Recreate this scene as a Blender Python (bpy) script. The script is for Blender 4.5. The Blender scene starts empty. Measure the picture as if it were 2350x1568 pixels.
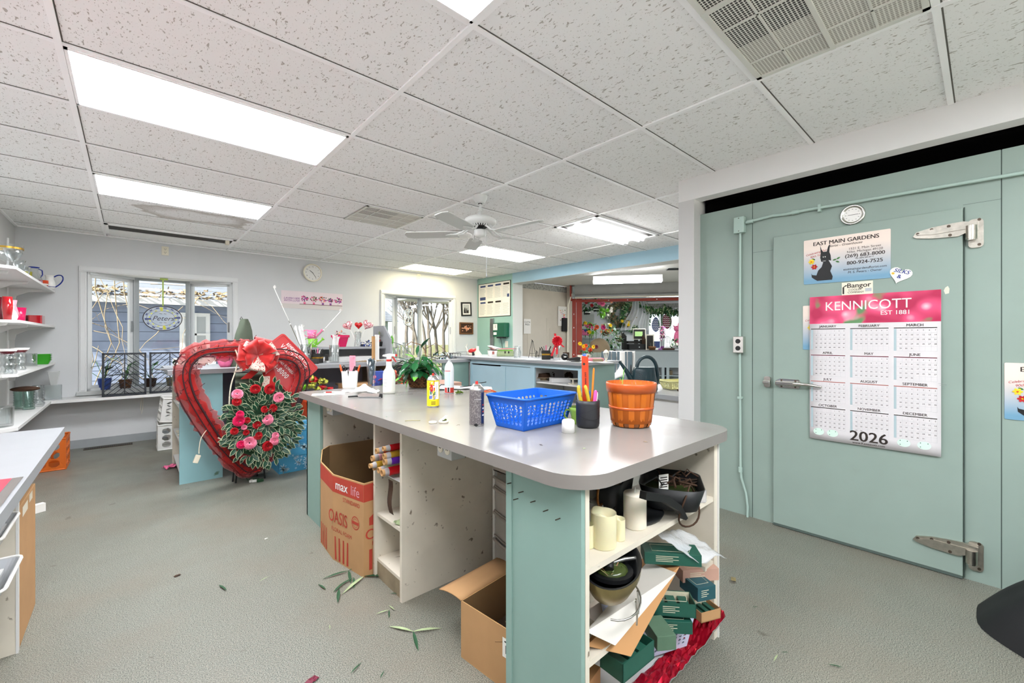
import bpy,bmesh,math,random
from mathutils import Vector,Matrix,Euler
R = random.Random(7)
S = bpy.context.scene
COL = S.collection
PI = math.pi
# ---------------------------------------------------------------- camera
CAMH,YAW,FPX,HOR = 1.275,0.731,976.46,777.1
cam = bpy.data.cameras.new('camera');cam_o = bpy.data.objects.new('camera',cam);COL.objects.link(cam_o)
cam_o.location = (0,0,CAMH);cam_o.rotation_euler = (PI/2,0,-YAW)
cam.sensor_width = 36;cam.lens = FPX/2350*36;cam.shift_y = (HOR-784)/2350;cam.clip_start = .05;cam.clip_end = 300
S.camera = cam_o
S.view_settings.view_transform = 'Standard';S.view_settings.look = 'None'
S.view_settings.gamma = 1;S.view_settings.use_curve_mapping = False
S.view_settings.exposure = 2.72
# ---------------------------------------------------------------- daylight
wd = bpy.data.worlds.new('sky');S.world = wd;wd.use_nodes = True
_n = wd.node_tree.nodes;_l = wd.node_tree.links;_n.clear()
_o = _n.new('ShaderNodeOutputWorld');_b = _n.new('ShaderNodeBackground');_s = _n.new('ShaderNodeTexSky')
_s.sky_type = 'HOSEK_WILKIE';_s.turbidity = 4;_s.ground_albedo = .4
_s.sun_direction = Vector((-.8,-.25,.55)).normalized()
_h = _n.new('ShaderNodeHueSaturation');_h.inputs['Saturation'].default_value = .45;_h.inputs['Value'].default_value = 1
_l.new(_s.outputs[0],_h.inputs['Color']);_l.new(_h.outputs[0],_b.inputs[0]);_b.inputs[1].default_value = 1.2
_l.new(_b.outputs[0],_o.inputs[0])
sun = bpy.data.lights.new('sun','SUN');sun.energy = 3.2;sun.angle = .02;sun.color = (1,.95,.86)
sun_o = bpy.data.objects.new('sun',sun);COL.objects.link(sun_o)
sun_o.rotation_euler = Vector((-.8,-.25,.55)).to_track_quat('Z','Y').to_euler()
# panels of light inside the troffers and daylight coming in at the two bay windows and the added back one
GX,GY,GT,CZ = -.223,2.563,.6096,2.50         # ceiling grid: first long tee, first cross tee, module, height
def area(name,x,y,z,sx,sy,power,rot=(0,0,0),col=(1,1,1)):
    l = bpy.data.lights.new(name,'AREA');l.shape = 'RECTANGLE';l.size = sx;l.size_y = sy;l.energy = power;l.color = col
    o = bpy.data.objects.new(name,l);COL.objects.link(o);o.location = (x,y,z);o.rotation_euler = rot
    return o
LIT = [(0,0,1),(0,3,1),(0,-3,1),(0,-6,1),(1,-6,1),(3,3,1),(3,6,.6)]     # troffers with their tubes on (column, row, brightness)
for _x,_w in ((.34,1.4),(4.02,1.4)):
    _p = area('window_daylight',_x,7.2,1.36,_w,1.35,1,(-PI/2,0,0));_p.data.cycles.is_portal = True
_p = area('window_daylight',1.15,-2.98,1.4,3.4,1.7,1,(PI/2,0,0));_p.data.cycles.is_portal = True  # portal of the back window that was added for ceiling light
# ---------------------------------------------------------------- helpers
def srgb(h):
    if isinstance(h,str):
        c = [int(h[i:i+2],16)/255 for i in (0,2,4)]
    else: c = h
    return tuple((x/12.92 if x <= .04045 else ((x+.055)/1.055)**2.4) for x in c)
MATS = {}
def mat(name,col='808080',rough=.5,metal=0,spec=.5,bump=0,bs=60,var=0,vs=6,alpha=1,trans=0,emit=0,ior=1.45,coat=0,sss=0,col2=None,c2s=3,c2t=.55,c2w=.08,sheen=0,ecol=None,stretch=None):
    m = bpy.data.materials.new(name);m.use_nodes = True
    nt = m.node_tree;N = nt.nodes;L = nt.links;b = N['Principled BSDF']
    c = srgb(col)+(1,)
    b.inputs['Base Color'].default_value = c;b.inputs['Roughness'].default_value = rough
    b.inputs['Metallic'].default_value = metal;b.inputs['Specular IOR Level'].default_value = spec
    b.inputs['IOR'].default_value = ior;b.inputs['Alpha'].default_value = alpha
    b.inputs['Transmission Weight'].default_value = trans;b.inputs['Coat Weight'].default_value = coat
    b.inputs['Sheen Weight'].default_value = sheen
    if sss: b.inputs['Subsurface Weight'].default_value = sss;b.inputs['Subsurface Radius'].default_value = (.02,.01,.006)
    if emit:
        b.inputs['Emission Color'].default_value = srgb(ecol or col)+(1,);b.inputs['Emission Strength'].default_value = emit
    if var or col2 or bump:
        tc = N.new('ShaderNodeTexCoord');src = tc.outputs['Object']
        if stretch:
            mp = N.new('ShaderNodeMapping');mp.inputs['Scale'].default_value = stretch;L.new(src,mp.inputs[0]);src = mp.outputs[0]
    cur = None
    if var:
        nz = N.new('ShaderNodeTexNoise');nz.inputs['Scale'].default_value = vs;nz.inputs['Detail'].default_value = 4;L.new(src,nz.inputs[0])
        r = N.new('ShaderNodeMapRange');r.inputs['From Min'].default_value = .3;r.inputs['From Max'].default_value = .7
        r.inputs['To Min'].default_value = 1-var;r.inputs['To Max'].default_value = 1+var;L.new(nz.outputs[0],r.inputs[0])
        mx = N.new('ShaderNodeVectorMath');mx.operation = 'SCALE';mx.inputs[0].default_value = c[:3];L.new(r.outputs[0],mx.inputs['Scale'])
        cur = mx.outputs[0]
    if col2:
        nz = N.new('ShaderNodeTexNoise');nz.inputs['Scale'].default_value = c2s;nz.inputs['Detail'].default_value = 6;L.new(src,nz.inputs[0])
        r = N.new('ShaderNodeMapRange');r.inputs['From Min'].default_value = c2t;r.inputs['From Max'].default_value = c2t+c2w;L.new(nz.outputs[0],r.inputs[0])
        mx = N.new('ShaderNodeMix');mx.data_type = 'RGBA';mx.inputs[6].default_value = c;mx.inputs[7].default_value = srgb(col2)+(1,)
        if cur: L.new(cur,mx.inputs[6])
        L.new(r.outputs[0],mx.inputs[0]);cur = mx.outputs[2]
    if cur: L.new(cur,b.inputs['Base Color'])
    if bump:
        nz = N.new('ShaderNodeTexNoise');nz.inputs['Scale'].default_value = bs;nz.inputs['Detail'].default_value = 3;L.new(src,nz.inputs[0])
        bp = N.new('ShaderNodeBump');bp.inputs['Strength'].default_value = bump;bp.inputs['Distance'].default_value = .004
        L.new(nz.outputs[0],bp.inputs['Height']);L.new(bp.outputs[0],b.inputs['Normal'])
    MATS[name] = m
    return m
def ray(x,y):
    s,c = math.sin(YAW),math.cos(YAW);r = (x-1175)/FPX
    return s+r*c,c-r*s,(HOR-y)/FPX
def at(x,y,X=None,Y=None,Z=None,t=None):      # the point of a known surface seen at photo pixel x, y
    dx,dy,dz = ray(x,y)
    if t is None: t = X/dx if X is not None else Y/dy if Y is not None else (Z-CAMH)/dz
    return Vector((t*dx,t*dy,CAMH+t*dz))
class MB:
    """collects shapes; build() links them as ONE mesh object"""
    def __init__(s,m=None): s.v = [];s.f = [];s.k = [];s.s = [];s.ms = [];s.X = Matrix();s.c = 0;m and s.m(m)
    def m(s,name):
        if name not in s.ms: s.ms.append(name)
        s.c = s.ms.index(name);return s
    def x(s,M=None): s.X = M if M is not None else Matrix();return s
    def loc(s,*p,rz=0,rx=0,ry=0,sc=1): s.X = Matrix.Translation(p) @ Euler((rx,ry,rz)).to_matrix().to_4x4() @ Matrix.Diagonal((sc,sc,sc,1)) if not isinstance(sc,tuple) else Matrix.Translation(p) @ Euler((rx,ry,rz)).to_matrix().to_4x4() @ Matrix.Diagonal(sc+(1,));return s
    def add(s,V,F,sm=False):
        n = len(s.v);X = s.X
        s.v += [X @ Vector(p) for p in V];s.f += [tuple(n+i for i in f) for f in F];s.k += [s.c]*len(F);s.s += [sm]*len(F);return s
    def box(s,x0,x1,y0,y1,z0,z1,b=0):
        if b:
            bm = bmesh.new();bmesh.ops.create_cube(bm,size=1)
            for v in bm.verts: v.co = Vector(((x0+x1)/2+v.co.x*(x1-x0),(y0+y1)/2+v.co.y*(y1-y0),(z0+z1)/2+v.co.z*(z1-z0)))
            bmesh.ops.bevel(bm,geom=bm.edges[:],offset=b,segments=2,affect='EDGES',profile=.5)
            bm.verts.index_update();s.add([v.co for v in bm.verts],[[v.index for v in f.verts] for f in bm.faces]);bm.free();return s
        V = [(x,y,z) for z in (z0,z1) for y in (y0,y1) for x in (x0,x1)]
        return s.add(V,[(0,2,3,1),(4,5,7,6),(0,1,5,4),(2,6,7,3),(0,4,6,2),(1,3,7,5)])
    def quad(s,*p): return s.add(p,[tuple(range(len(p)))])
    def lathe(s,pr,n=24,c=(0,0,0),sm=True,sx=1,sy=1,a0=0,a1=2*PI):
        full = abs(a1-a0-2*PI) < 1e-6;k = n if full else n+1;V = [];F = []
        for r,z in pr:
            for i in range(k):
                a = a0+(a1-a0)*i/n;V.append((c[0]+r*sx*math.cos(a),c[1]+r*sy*math.sin(a),c[2]+z))
        for j in range(len(pr)-1):
            for i in range(n):
                a,b = j*k+i,j*k+(i+1) % k
                F.append((a,b,b+k,a+k))
        s.add(V,F,sm)
        return s
    def cyl(s,c,r,h,n=20,r2=None,cap=True):
        r2 = r if r2 is None else r2;V = [];F = []
        for rr,z in ((r,0),(r2,h)):
            for i in range(n): V.append((c[0]+rr*math.cos(2*PI*i/n),c[1]+rr*math.sin(2*PI*i/n),c[2]+z))
        s.add(V,[(i,(i+1) % n,(i+1) % n+n,i+n) for i in range(n)],True)
        if cap: s.add(V,[tuple(range(n))[::-1],tuple(range(n,2*n))])
        return s
    def sph(s,c,r,n=14,sx=1,sy=1,sz=1):
        m = max(6,n//2+1)
        return s.lathe([(max(r*math.sin(PI*i/m),1e-4),-r*math.cos(PI*i/m)*sz) for i in range(m+1)],n,c,True,sx,sy)
    def tube(s,P,r,n=8,closed=False,cap=True):
        P = [Vector(p) for p in P];k = len(P);V = [];F = [];rs = r if isinstance(r,(list,tuple)) else [r]*k
        nr = None
        for i,p in enumerate(P):
            t = (P[(i+1) % k]-P[i-1]) if closed else (P[min(i+1,k-1)]-P[max(i-1,0)])
            t = t.normalized() if t.length > 1e-9 else Vector((0,0,1))
            if nr is None: nr = t.orthogonal().normalized()
            else:
                nr = nr-t*nr.dot(t);nr = nr.normalized() if nr.length > 1e-6 else t.orthogonal().normalized()
            bn = t.cross(nr)
            for j in range(n):
                a = 2*PI*j/n;V.append(p+(nr*math.cos(a)+bn*math.sin(a))*rs[i])
        for i in range(k if closed else k-1):
            for j in range(n):
                a = i*n+j;b = i*n+(j+1) % n;i2 = (i+1) % k
                F.append((a,b,i2*n+(j+1) % n,i2*n+j))
        s.add(V,F,True)
        if cap and not closed: s.add(V,[tuple(range(n))[::-1],tuple(range((k-1)*n,k*n))])
        return s
    def prism(s,poly,z0,z1,ax='z'):
        f = {'z': lambda a,b,h: (a,b,h),'y': lambda a,b,h: (a,h,b),'x': lambda a,b,h: (h,a,b)}[ax];n = len(poly)
        V = [f(a,b,z0) for a,b in poly]+[f(a,b,z1) for a,b in poly]
        return s.add(V,[tuple(range(n))[::-1],tuple(range(n,2*n))]+[(i,(i+1) % n,(i+1) % n+n,i+n) for i in range(n)])
    def grid(s,fn,nu,nv,sm=True):
        V = [fn(i/nu,j/nv) for j in range(nv+1) for i in range(nu+1)]
        return s.add(V,[(j*(nu+1)+i,j*(nu+1)+i+1,(j+1)*(nu+1)+i+1,(j+1)*(nu+1)+i) for j in range(nv) for i in range(nu)],sm)
    def text(s,txt,size,c=(0,0,0),ax='y',al='CENTER',ex=.0006,shear=0,bold=0,sp=1,rot=0,wid=1):
        """letters as thin raised solids; ax: the way the letters face ('-y','-x','z','y','x')"""
        V,F = glyphs(txt,al,shear,0,sp)
        Mx = {'z': Matrix(),'-y': Matrix.Rotation(PI/2,4,'X'),'-x': Matrix.Rotation(-PI/2,4,'Z') @ Matrix.Rotation(PI/2,4,'X'),
              'y': Matrix.Rotation(PI,4,'Z') @ Matrix.Rotation(PI/2,4,'X'),'x': Matrix.Rotation(PI/2,4,'Z') @ Matrix.Rotation(PI/2,4,'X')}[ax]
        X = s.X;s.X = X @ Matrix.Translation(c) @ Mx @ Matrix.Rotation(rot,4,'Z') @ Matrix.Diagonal((size*wid,size,1,1))
        [s.add([(p[0]+q,p[1],ex+k*.00015) for p in V],F) for k,q in enumerate((-bold*.6,0,bold*.6) if bold else (0,))];s.X = X;return s
    def build(s,name,parent=None,solid=0,bevel=0):
        me = bpy.data.meshes.new(name);me.from_pydata(s.v,[],s.f)
        for n in s.ms: me.materials.append(MATS[n])
        me.polygons.foreach_set('material_index',s.k);me.polygons.foreach_set('use_smooth',s.s);me.update()
        o = bpy.data.objects.new(name,me);COL.objects.link(o)
        if parent: o.parent = parent
        if solid: md = o.modifiers.new('solid','SOLIDIFY');md.thickness = solid;md.offset = 0
        if bevel: md = o.modifiers.new('bevel','BEVEL');md.width = bevel;md.segments = 2;md.limit_method = 'ANGLE'
        return o
_G = {}
def glyphs(txt,al,shear,bold,sp):
    k = (txt,al,shear,bold,sp)
    if k not in _G:
        cu = bpy.data.curves.new('t','FONT');cu.body = txt;cu.align_x = al;cu.size = 1;cu.shear = shear;cu.offset = bold;cu.resolution_u = 3;cu.space_character = sp
        o = bpy.data.objects.new('t',cu);COL.objects.link(o);dg = bpy.context.evaluated_depsgraph_get()
        me = bpy.data.meshes.new_from_object(o.evaluated_get(dg));_G[k] = ([tuple(v.co) for v in me.vertices],[tuple(p.vertices) for p in me.polygons])
        bpy.data.objects.remove(o);bpy.data.meshes.remove(me);bpy.data.curves.remove(cu)
    return _G[k]
def tag(o,label=None,cat=None,group=None,kind=None):
    if label: o['label'] = label
    if cat: o['category'] = cat
    if group: o['group'] = group
    if kind: o['kind'] = kind
    return o
def thing(name,label,cat,loc=(0,0,0),rz=0,group=None,rx=0,ry=0,sc=1):
    o = bpy.data.objects.new(name,None);COL.objects.link(o);o.location = loc;o.rotation_euler = (rx,ry,rz);o.scale = (sc,)*3
    o.empty_display_size = .05
    return tag(o,label,cat,group)
def one(mb,name,label,cat,loc=(0,0,0),rz=0,group=None,rx=0,ry=0,sc=1,solid=0,kind=None,bevel=0):
    o = mb.build(name,None,solid,bevel);o.location = loc;o.rotation_euler = (rx,ry,rz);o.scale = (sc,)*3
    return tag(o,label,cat,group,kind)
def struct(mb,name,parent=None,bevel=0):
    o = mb.build(name,parent,0,bevel)
    if not parent: o['kind'] = 'structure'
    return o
def dup(o,loc,rz=None,label=None,group=None,parent=None,sc=None):
    c = o.copy();COL.objects.link(c)
    if parent: c.parent = parent
    else:
        c.location = loc
        if rz is not None: c.rotation_euler.z = rz
        if label: c['label'] = label
        if group: c['group'] = group
        if sc: c.scale = (sc,)*3
    for ch in o.children: dup(ch,None,parent=c)
    return c
def bez(a,b,c,d,n=12):
    a,b,c,d = map(Vector,(a,b,c,d));return [a*(1-t)**3+b*3*t*(1-t)**2+c*3*t*t*(1-t)+d*t**3 for t in [i/n for i in range(n+1)]]
def rrect(w,h,r,n=4,x=0,y=0):
    P = []
    for cx,cy,a0 in ((w/2-r,h/2-r,0),(-w/2+r,h/2-r,PI/2),(-w/2+r,-h/2+r,PI),(w/2-r,-h/2+r,1.5*PI)):
        for i in range(n+1): a = a0+PI/2*i/n;P.append((x+cx+r*math.cos(a),y+cy+r*math.sin(a)))
    return P
def noise3(x,y,z=0):
    from mathutils import noise
    return noise.noise(Vector((x,y,z)))

def face_frame(a,c,n,lift=.001):
    """matrix with local x along the face, y up, z out of the face"""
    a,c,n = Vector(a),Vector(c),Vector(n).normalized()
    if (c-a).cross(Vector((0,0,1))).dot(n) < 0: a,c = c,a
    x = (c-a).normalized();y = n.cross(x);o = a+n*lift
    return Matrix(((x.x,y.x,n.x,o.x),(x.y,y.y,n.y,o.y),(x.z,y.z,n.z,o.z),(0,0,0,1)))
def adopt(o,t,name):
    bpy.context.view_layer.update();m = o.matrix_world.copy();o.parent = t;o.matrix_parent_inverse = t.matrix_world.inverted();o.matrix_world = m;o.name = name
    for k in ('label','category','group'):
        if k in o: del o[k]
    return o
# ---------------------------------------------------------------- room materials
def fissured():
    m = mat('ceiling_tile','e9e9e7',.95,spec=.2);nt = m.node_tree;N = nt.nodes;L = nt.links;b = N['Principled BSDF']
    tc = N.new('ShaderNodeTexCoord');mp = N.new('ShaderNodeMapping');mp.inputs['Scale'].default_value = (1,.42,1);L.new(tc.outputs['Object'],mp.inputs[0])
    fac = None
    for sc,th,w in ((88,.66,.02),(200,.68,.02)):
        nz = N.new('ShaderNodeTexNoise');nz.inputs['Scale'].default_value = sc;nz.inputs['Detail'].default_value = 1.5;nz.inputs['Distortion'].default_value = .6;L.new(mp.outputs[0],nz.inputs[0])
        r = N.new('ShaderNodeMapRange');r.inputs['From Min'].default_value = th;r.inputs['From Max'].default_value = th+w;L.new(nz.outputs[0],r.inputs[0])
        if fac is None: fac = r.outputs[0]
        else:
            a = N.new('ShaderNodeMath');a.operation = 'MAXIMUM';L.new(fac,a.inputs[0]);L.new(r.outputs[0],a.inputs[1]);fac = a.outputs[0]
    mx = N.new('ShaderNodeMix');mx.data_type = 'RGBA';mx.inputs[6].default_value = srgb('f6f6f5')+(1,);mx.inputs[7].default_value = srgb('bdb9b3')+(1,)
    L.new(fac,mx.inputs[0])
    # a brown water stain: an irregular ring around one tile by the window wall
    geo = N.new('ShaderNodeNewGeometry');sp = N.new('ShaderNodeVectorMath');sp.operation = 'SUBTRACT';sp.inputs[1].default_value = (.52,5.32,2.503);L.new(geo.outputs['Position'],sp.inputs[0])
    sc = N.new('ShaderNodeVectorMath');sc.operation = 'MULTIPLY';sc.inputs[1].default_value = (1.15,2.0,1);L.new(sp.outputs[0],sc.inputs[0])
    ln = N.new('ShaderNodeVectorMath');ln.operation = 'LENGTH';L.new(sc.outputs[0],ln.inputs[0])
    nz = N.new('ShaderNodeTexNoise');nz.inputs['Scale'].default_value = 3;nz.inputs['Detail'].default_value = 5;L.new(geo.outputs['Position'],nz.inputs[0])
    ad = N.new('ShaderNodeMath');ad.operation = 'MULTIPLY_ADD';ad.inputs[1].default_value = .8;L.new(nz.outputs[0],ad.inputs[0]);L.new(ln.outputs['Value'],ad.inputs[2])
    cr = N.new('ShaderNodeValToRGB');e = cr.color_ramp.elements;e[0].position = .70;e[0].color = (.08,.08,.08,1);e[1].position = .92;e[1].color = (.55,.55,.55,1)
    k = e.new(.955);k.color = (.3,.3,.3,1);k = e.new(.97);k.color = (0,0,0,1);k = e.new(.2);k.color = (.06,.06,.06,1)
    L.new(ad.outputs[0],cr.inputs[0])
    m2 = N.new('ShaderNodeMix');m2.data_type = 'RGBA';m2.inputs[7].default_value = srgb('8d7f6c')+(1,);L.new(cr.outputs[0],m2.inputs[0]);L.new(mx.outputs[2],m2.inputs[6])
    L.new(m2.outputs[2],b.inputs['Base Color'])
    bp = N.new('ShaderNodeBump');bp.inputs['Strength'].default_value = .5;bp.inputs['Distance'].default_value = .003;bp.invert = True;L.new(fac,bp.inputs['Height']);L.new(bp.outputs[0],b.inputs['Normal'])
def carpet():
    m = mat('floor_vinyl','a8a698',.5,spec=.5);nt = m.node_tree;N = nt.nodes;L = nt.links;b = N['Principled BSDF']
    tc = N.new('ShaderNodeTexCoord');src = tc.outputs['Object']
    def nz(sc,d=3): n = N.new('ShaderNodeTexNoise');n.inputs['Scale'].default_value = sc;n.inputs['Detail'].default_value = d;L.new(src,n.inputs[0]);return n.outputs[0]
    def mr(s,a,b_,c=0,d=1): r = N.new('ShaderNodeMapRange');r.inputs['From Min'].default_value = a;r.inputs['From Max'].default_value = b_;r.inputs['To Min'].default_value = c;r.inputs['To Max'].default_value = d;L.new(s,r.inputs[0]);return r.outputs[0]
    def mix(f,A,B):
        x = N.new('ShaderNodeMix');x.data_type = 'RGBA';L.new(f,x.inputs[0])
        for i,q in ((6,A),(7,B)):
            if isinstance(q,str): x.inputs[i].default_value = srgb(q)+(1,)
            else: L.new(q,x.inputs[i])
        return x.outputs[2]
    fine = mr(nz(260,2),.36,.64)
    c1 = mix(fine,'3f433d','97978b')
    pink = mr(nz(180,2),.6,.68,0,.5)
    c2 = mix(pink,c1,'a08d7f')
    dirt = mr(nz(1.6,8),.46,.72,0,.55)
    c3 = mix(dirt,c2,'796e60')
    sp = mr(nz(7,7),.70,.73,0,.75)
    c4 = mix(sp,c3,'4f473d')
    sp2 = mr(nz(31,3),.75,.77,0,.8)
    c5 = mix(sp2,c4,'4a4438')
    L.new(c5,b.inputs['Base Color'])
    L.new(mr(nz(2.2,5),.35,.65,.28,.46),b.inputs['Roughness'])
    wv = N.new('ShaderNodeTexWave');wv.inputs['Scale'].default_value = 48;wv.inputs['Distortion'].default_value = 2.5;wv.inputs['Detail'].default_value = 2;wv.inputs['Detail Scale'].default_value = 3;wv.bands_direction = 'Y';L.new(src,wv.inputs[0])
    ad = N.new('ShaderNodeMath');ad.operation = 'ADD';L.new(wv.outputs['Fac'],ad.inputs[0]);L.new(fine,ad.inputs[1])
    bp = N.new('ShaderNodeBump');bp.inputs['Strength'].default_value = .35;bp.inputs['Distance'].default_value = .0015;L.new(ad.outputs[0],bp.inputs['Height']);L.new(bp.outputs[0],b.inputs['Normal'])
fissured();carpet()
mat('grid_white','ffffff',.4);mat('tee_gap_shadow','625f5a',.9)
mat('wall_paint','d3d4d5',.75,var=.025,vs=1.5)
mat('wall_white','e6e5e4',.75,var=.02,vs=2)
mat('wall_blue','9fc0cf',.6,var=.03,vs=2)
mat('wall_mint','98bdb5',.6,var=.03,vs=2)
mat('wall_jamb','cfcfc9',.7)
mat('trim_white','dedfdf',.45)
mat('base_grey','9b9fa1',.6,var=.05)
mat('void_shade','0c0c0c',.95,spec=0)
mat('cooler_mint','8e9f96',.45,var=.035,vs=4,bump=.05,bs=30,col2='7f8e80',c2s=2.3,c2t=.68,c2w=.12)
mat('cooler_side','a4b4ac',.45,var=.03,vs=4)
mat('seam_dark','4d5a55',.8)
mat('chrome','d8d6d0',.18,metal=1,var=.05)
mat('old_chrome','b9b4aa',.3,metal=1,var=.15,vs=40)
mat('steel','a9abad',.35,metal=1)
mat('screw','5a4f45',.5,metal=.8)
mat('black','141416',.5);mat('black_gloss','101114',.2);mat('white_plastic','eceae6',.35);mat('grey_plastic','b8bab8',.4)
mat('ivory','e9e2cf',.4);mat('lamp_on','ffffff',.5,emit=4.3,ecol='f8fbff');mat('lamp_warm','fff6d8',.5,emit=2,ecol='fff2c4');mat('tube_on','ffffff',.5,emit=7)
mat('frame_white','dcdedf',.4);mat('frame_grey','a6abad',.45)
def paneglass(nm,tint,lo,hi,pw,rough=.02):
    m = bpy.data.materials.new(nm);m.use_nodes = True;N = m.node_tree.nodes;L = m.node_tree.links;N.clear()
    o = N.new('ShaderNodeOutputMaterial');t = N.new('ShaderNodeBsdfTransparent');g = N.new('ShaderNodeBsdfGlossy');x = N.new('ShaderNodeMixShader');f = N.new('ShaderNodeMapRange');w = N.new('ShaderNodeLayerWeight');w.inputs[0].default_value = .5;q = N.new('ShaderNodeMath');q.operation = 'POWER';q.inputs[1].default_value = pw;L.new(w.outputs['Facing'],q.inputs[0]);L.new(q.outputs[0],f.inputs[0]);f.inputs['To Min'].default_value = lo;f.inputs['To Max'].default_value = hi
    t.inputs[0].default_value = tint+(1,);g.inputs['Roughness'].default_value = rough;
    L.new(f.outputs[0],x.inputs[0]);L.new(t.outputs[0],x.inputs[1]);L.new(g.outputs[0],x.inputs[2]);L.new(x.outputs[0],o.inputs[0]);MATS[nm] = m
paneglass('pane_glass',(.96,.97,.97),.03,.6,5);paneglass('glass',(.93,.95,.95),.07,.9,2.2,.04)
# ---------------------------------------------------------------- shell
XL,YW,XB,XH,XC = -.935,7.047,5.354,3.194,3.30
b = MB('floor_vinyl');b.box(XL-.1,7.6,-3.1,7.2,-.1,0);struct(b,'floor')
b = MB('ceiling_tile');b.box(XL-.1,XB+.1,-3.1,YW+.1,CZ+.004,CZ+.06);struct(b,'ceiling')
# suspended grid, one trim object
b = MB('grid_white')
xs = [GX+k*2*GT for k in range(0,5)]
for x in xs: b.box(x-.012,x+.012,-3,YW,CZ-.004,CZ+.006)
for j in range(-9,8):
    y = GY+j*GT
    b.box(XL,XB,y-.012,y+.012,CZ-.002,CZ+.005)
b.box(XL,XB,YW-.022,YW,CZ-.006,CZ+.004);b.box(XL,XL+.022,-3,YW,CZ-.006,CZ+.004)
b.m('tee_gap_shadow')  # dark strips painted as the shadow line along each tee gap
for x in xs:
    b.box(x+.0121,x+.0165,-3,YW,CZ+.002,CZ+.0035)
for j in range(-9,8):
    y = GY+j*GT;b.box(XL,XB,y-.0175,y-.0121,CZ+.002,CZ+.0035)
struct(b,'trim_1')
def wall_y(name,y,thick,x0,x1,z0,z1,holes,m):
    b = MB(m);xs_ = sorted({x0,x1}|{h[0] for h in holes}|{h[1] for h in holes});
    for a,c in zip(xs_,xs_[1:]):
        hs = [h for h in holes if h[0] <= a and h[1] >= c]
        if hs: b.box(a,c,y,y+thick,z0,hs[0][2]);b.box(a,c,y,y+thick,hs[0][3],z1)
        else: b.box(a,c,y,y+thick,z0,z1)
    return struct(b,name)
WIN = [(-.385,1.065,.655,2.06),(3.295,4.745,.655,2.06)]
wall_y('wall_far',YW,.16,XL-.1,XB+.3,0,CZ+.05,WIN,'wall_paint')
mat('wall_soft','cbcac9',.75,var=.02,vs=2);b = MB('wall_soft');b.box(XL-.1,XL,-3.1,YW,0,CZ+.05);struct(b,'wall_left')
b = MB('wall_white');b.box(XL-.1,-.6,-3.1,-3.0,0,CZ+.05);b.box(2.9,5.4,-3.1,-3.0,0,CZ+.05);b.box(-.6,2.9,-3.1,-3,0,.5);b.box(-.6,2.9,-3.1,-3,2.3,CZ+.05);struct(b,'wall_back')
b = MB('frame_white');b.box(-.6,2.9,-3.07,-3.0,.5,.56);b.box(-.6,2.9,-3.07,-3,2.24,2.3)  # unseen back window, added to send daylight onto the ceiling
for x in (-.6,.55,1.7,2.84): b.box(x,x+.06,-3.07,-3,.56,2.24)
w = struct(b,'window_4');b = MB('pane_glass');b.box(-.58,2.88,-3.05,-3.045,.56,2.24);b.build('pane',w)
# white wall with the wide opening that the walk-in cooler stands behind
b = MB('wall_white');b.box(XH,XC,-3,1.609,2.337,CZ+.05);b.m('wall_soft');b.box(XH,XC,1.486,1.609,0,2.337);b.box(XC,XB,1.50,1.609,0,CZ+.05)
struct(b,'wall_right')
b = MB('void_shade');b.box(XC+.004,XB,-3,1.49,CZ-.08,CZ-.01);b.box(XB-.02,XB,-3,1.49,2.2,CZ+.04);b.box(XC+.1,XB,1.47,1.49,2.2,CZ+.04);b.box(XC+.1,XB,-3,-2.98,2.2,CZ+.04)  # near-black sheets painted in for the unlit gap above the cooler
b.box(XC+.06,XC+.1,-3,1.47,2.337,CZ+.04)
struct(b,'shade_above_cooler')
# blue wall with the pass-through opening (beam above)
b = MB('wall_mint');b.box(XB,XB+.25,5.95,YW,0,CZ+.05);b.m('wall_blue');b.box(XB-.002,XB+.25,1.5,5.96,2.315,CZ+.05);b.m('wall_jamb');b.box(XB+.001,XB+.2505,5.945,5.95,0,2.315);b.box(XB+.004,XB+.246,1.6,5.95,2.31,2.3145)
struct(b,'wall_blue')
b = MB('base_grey');b.box(XL,XB,YW-.014,YW,0,.095);struct(b,'baseboard_far')
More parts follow.
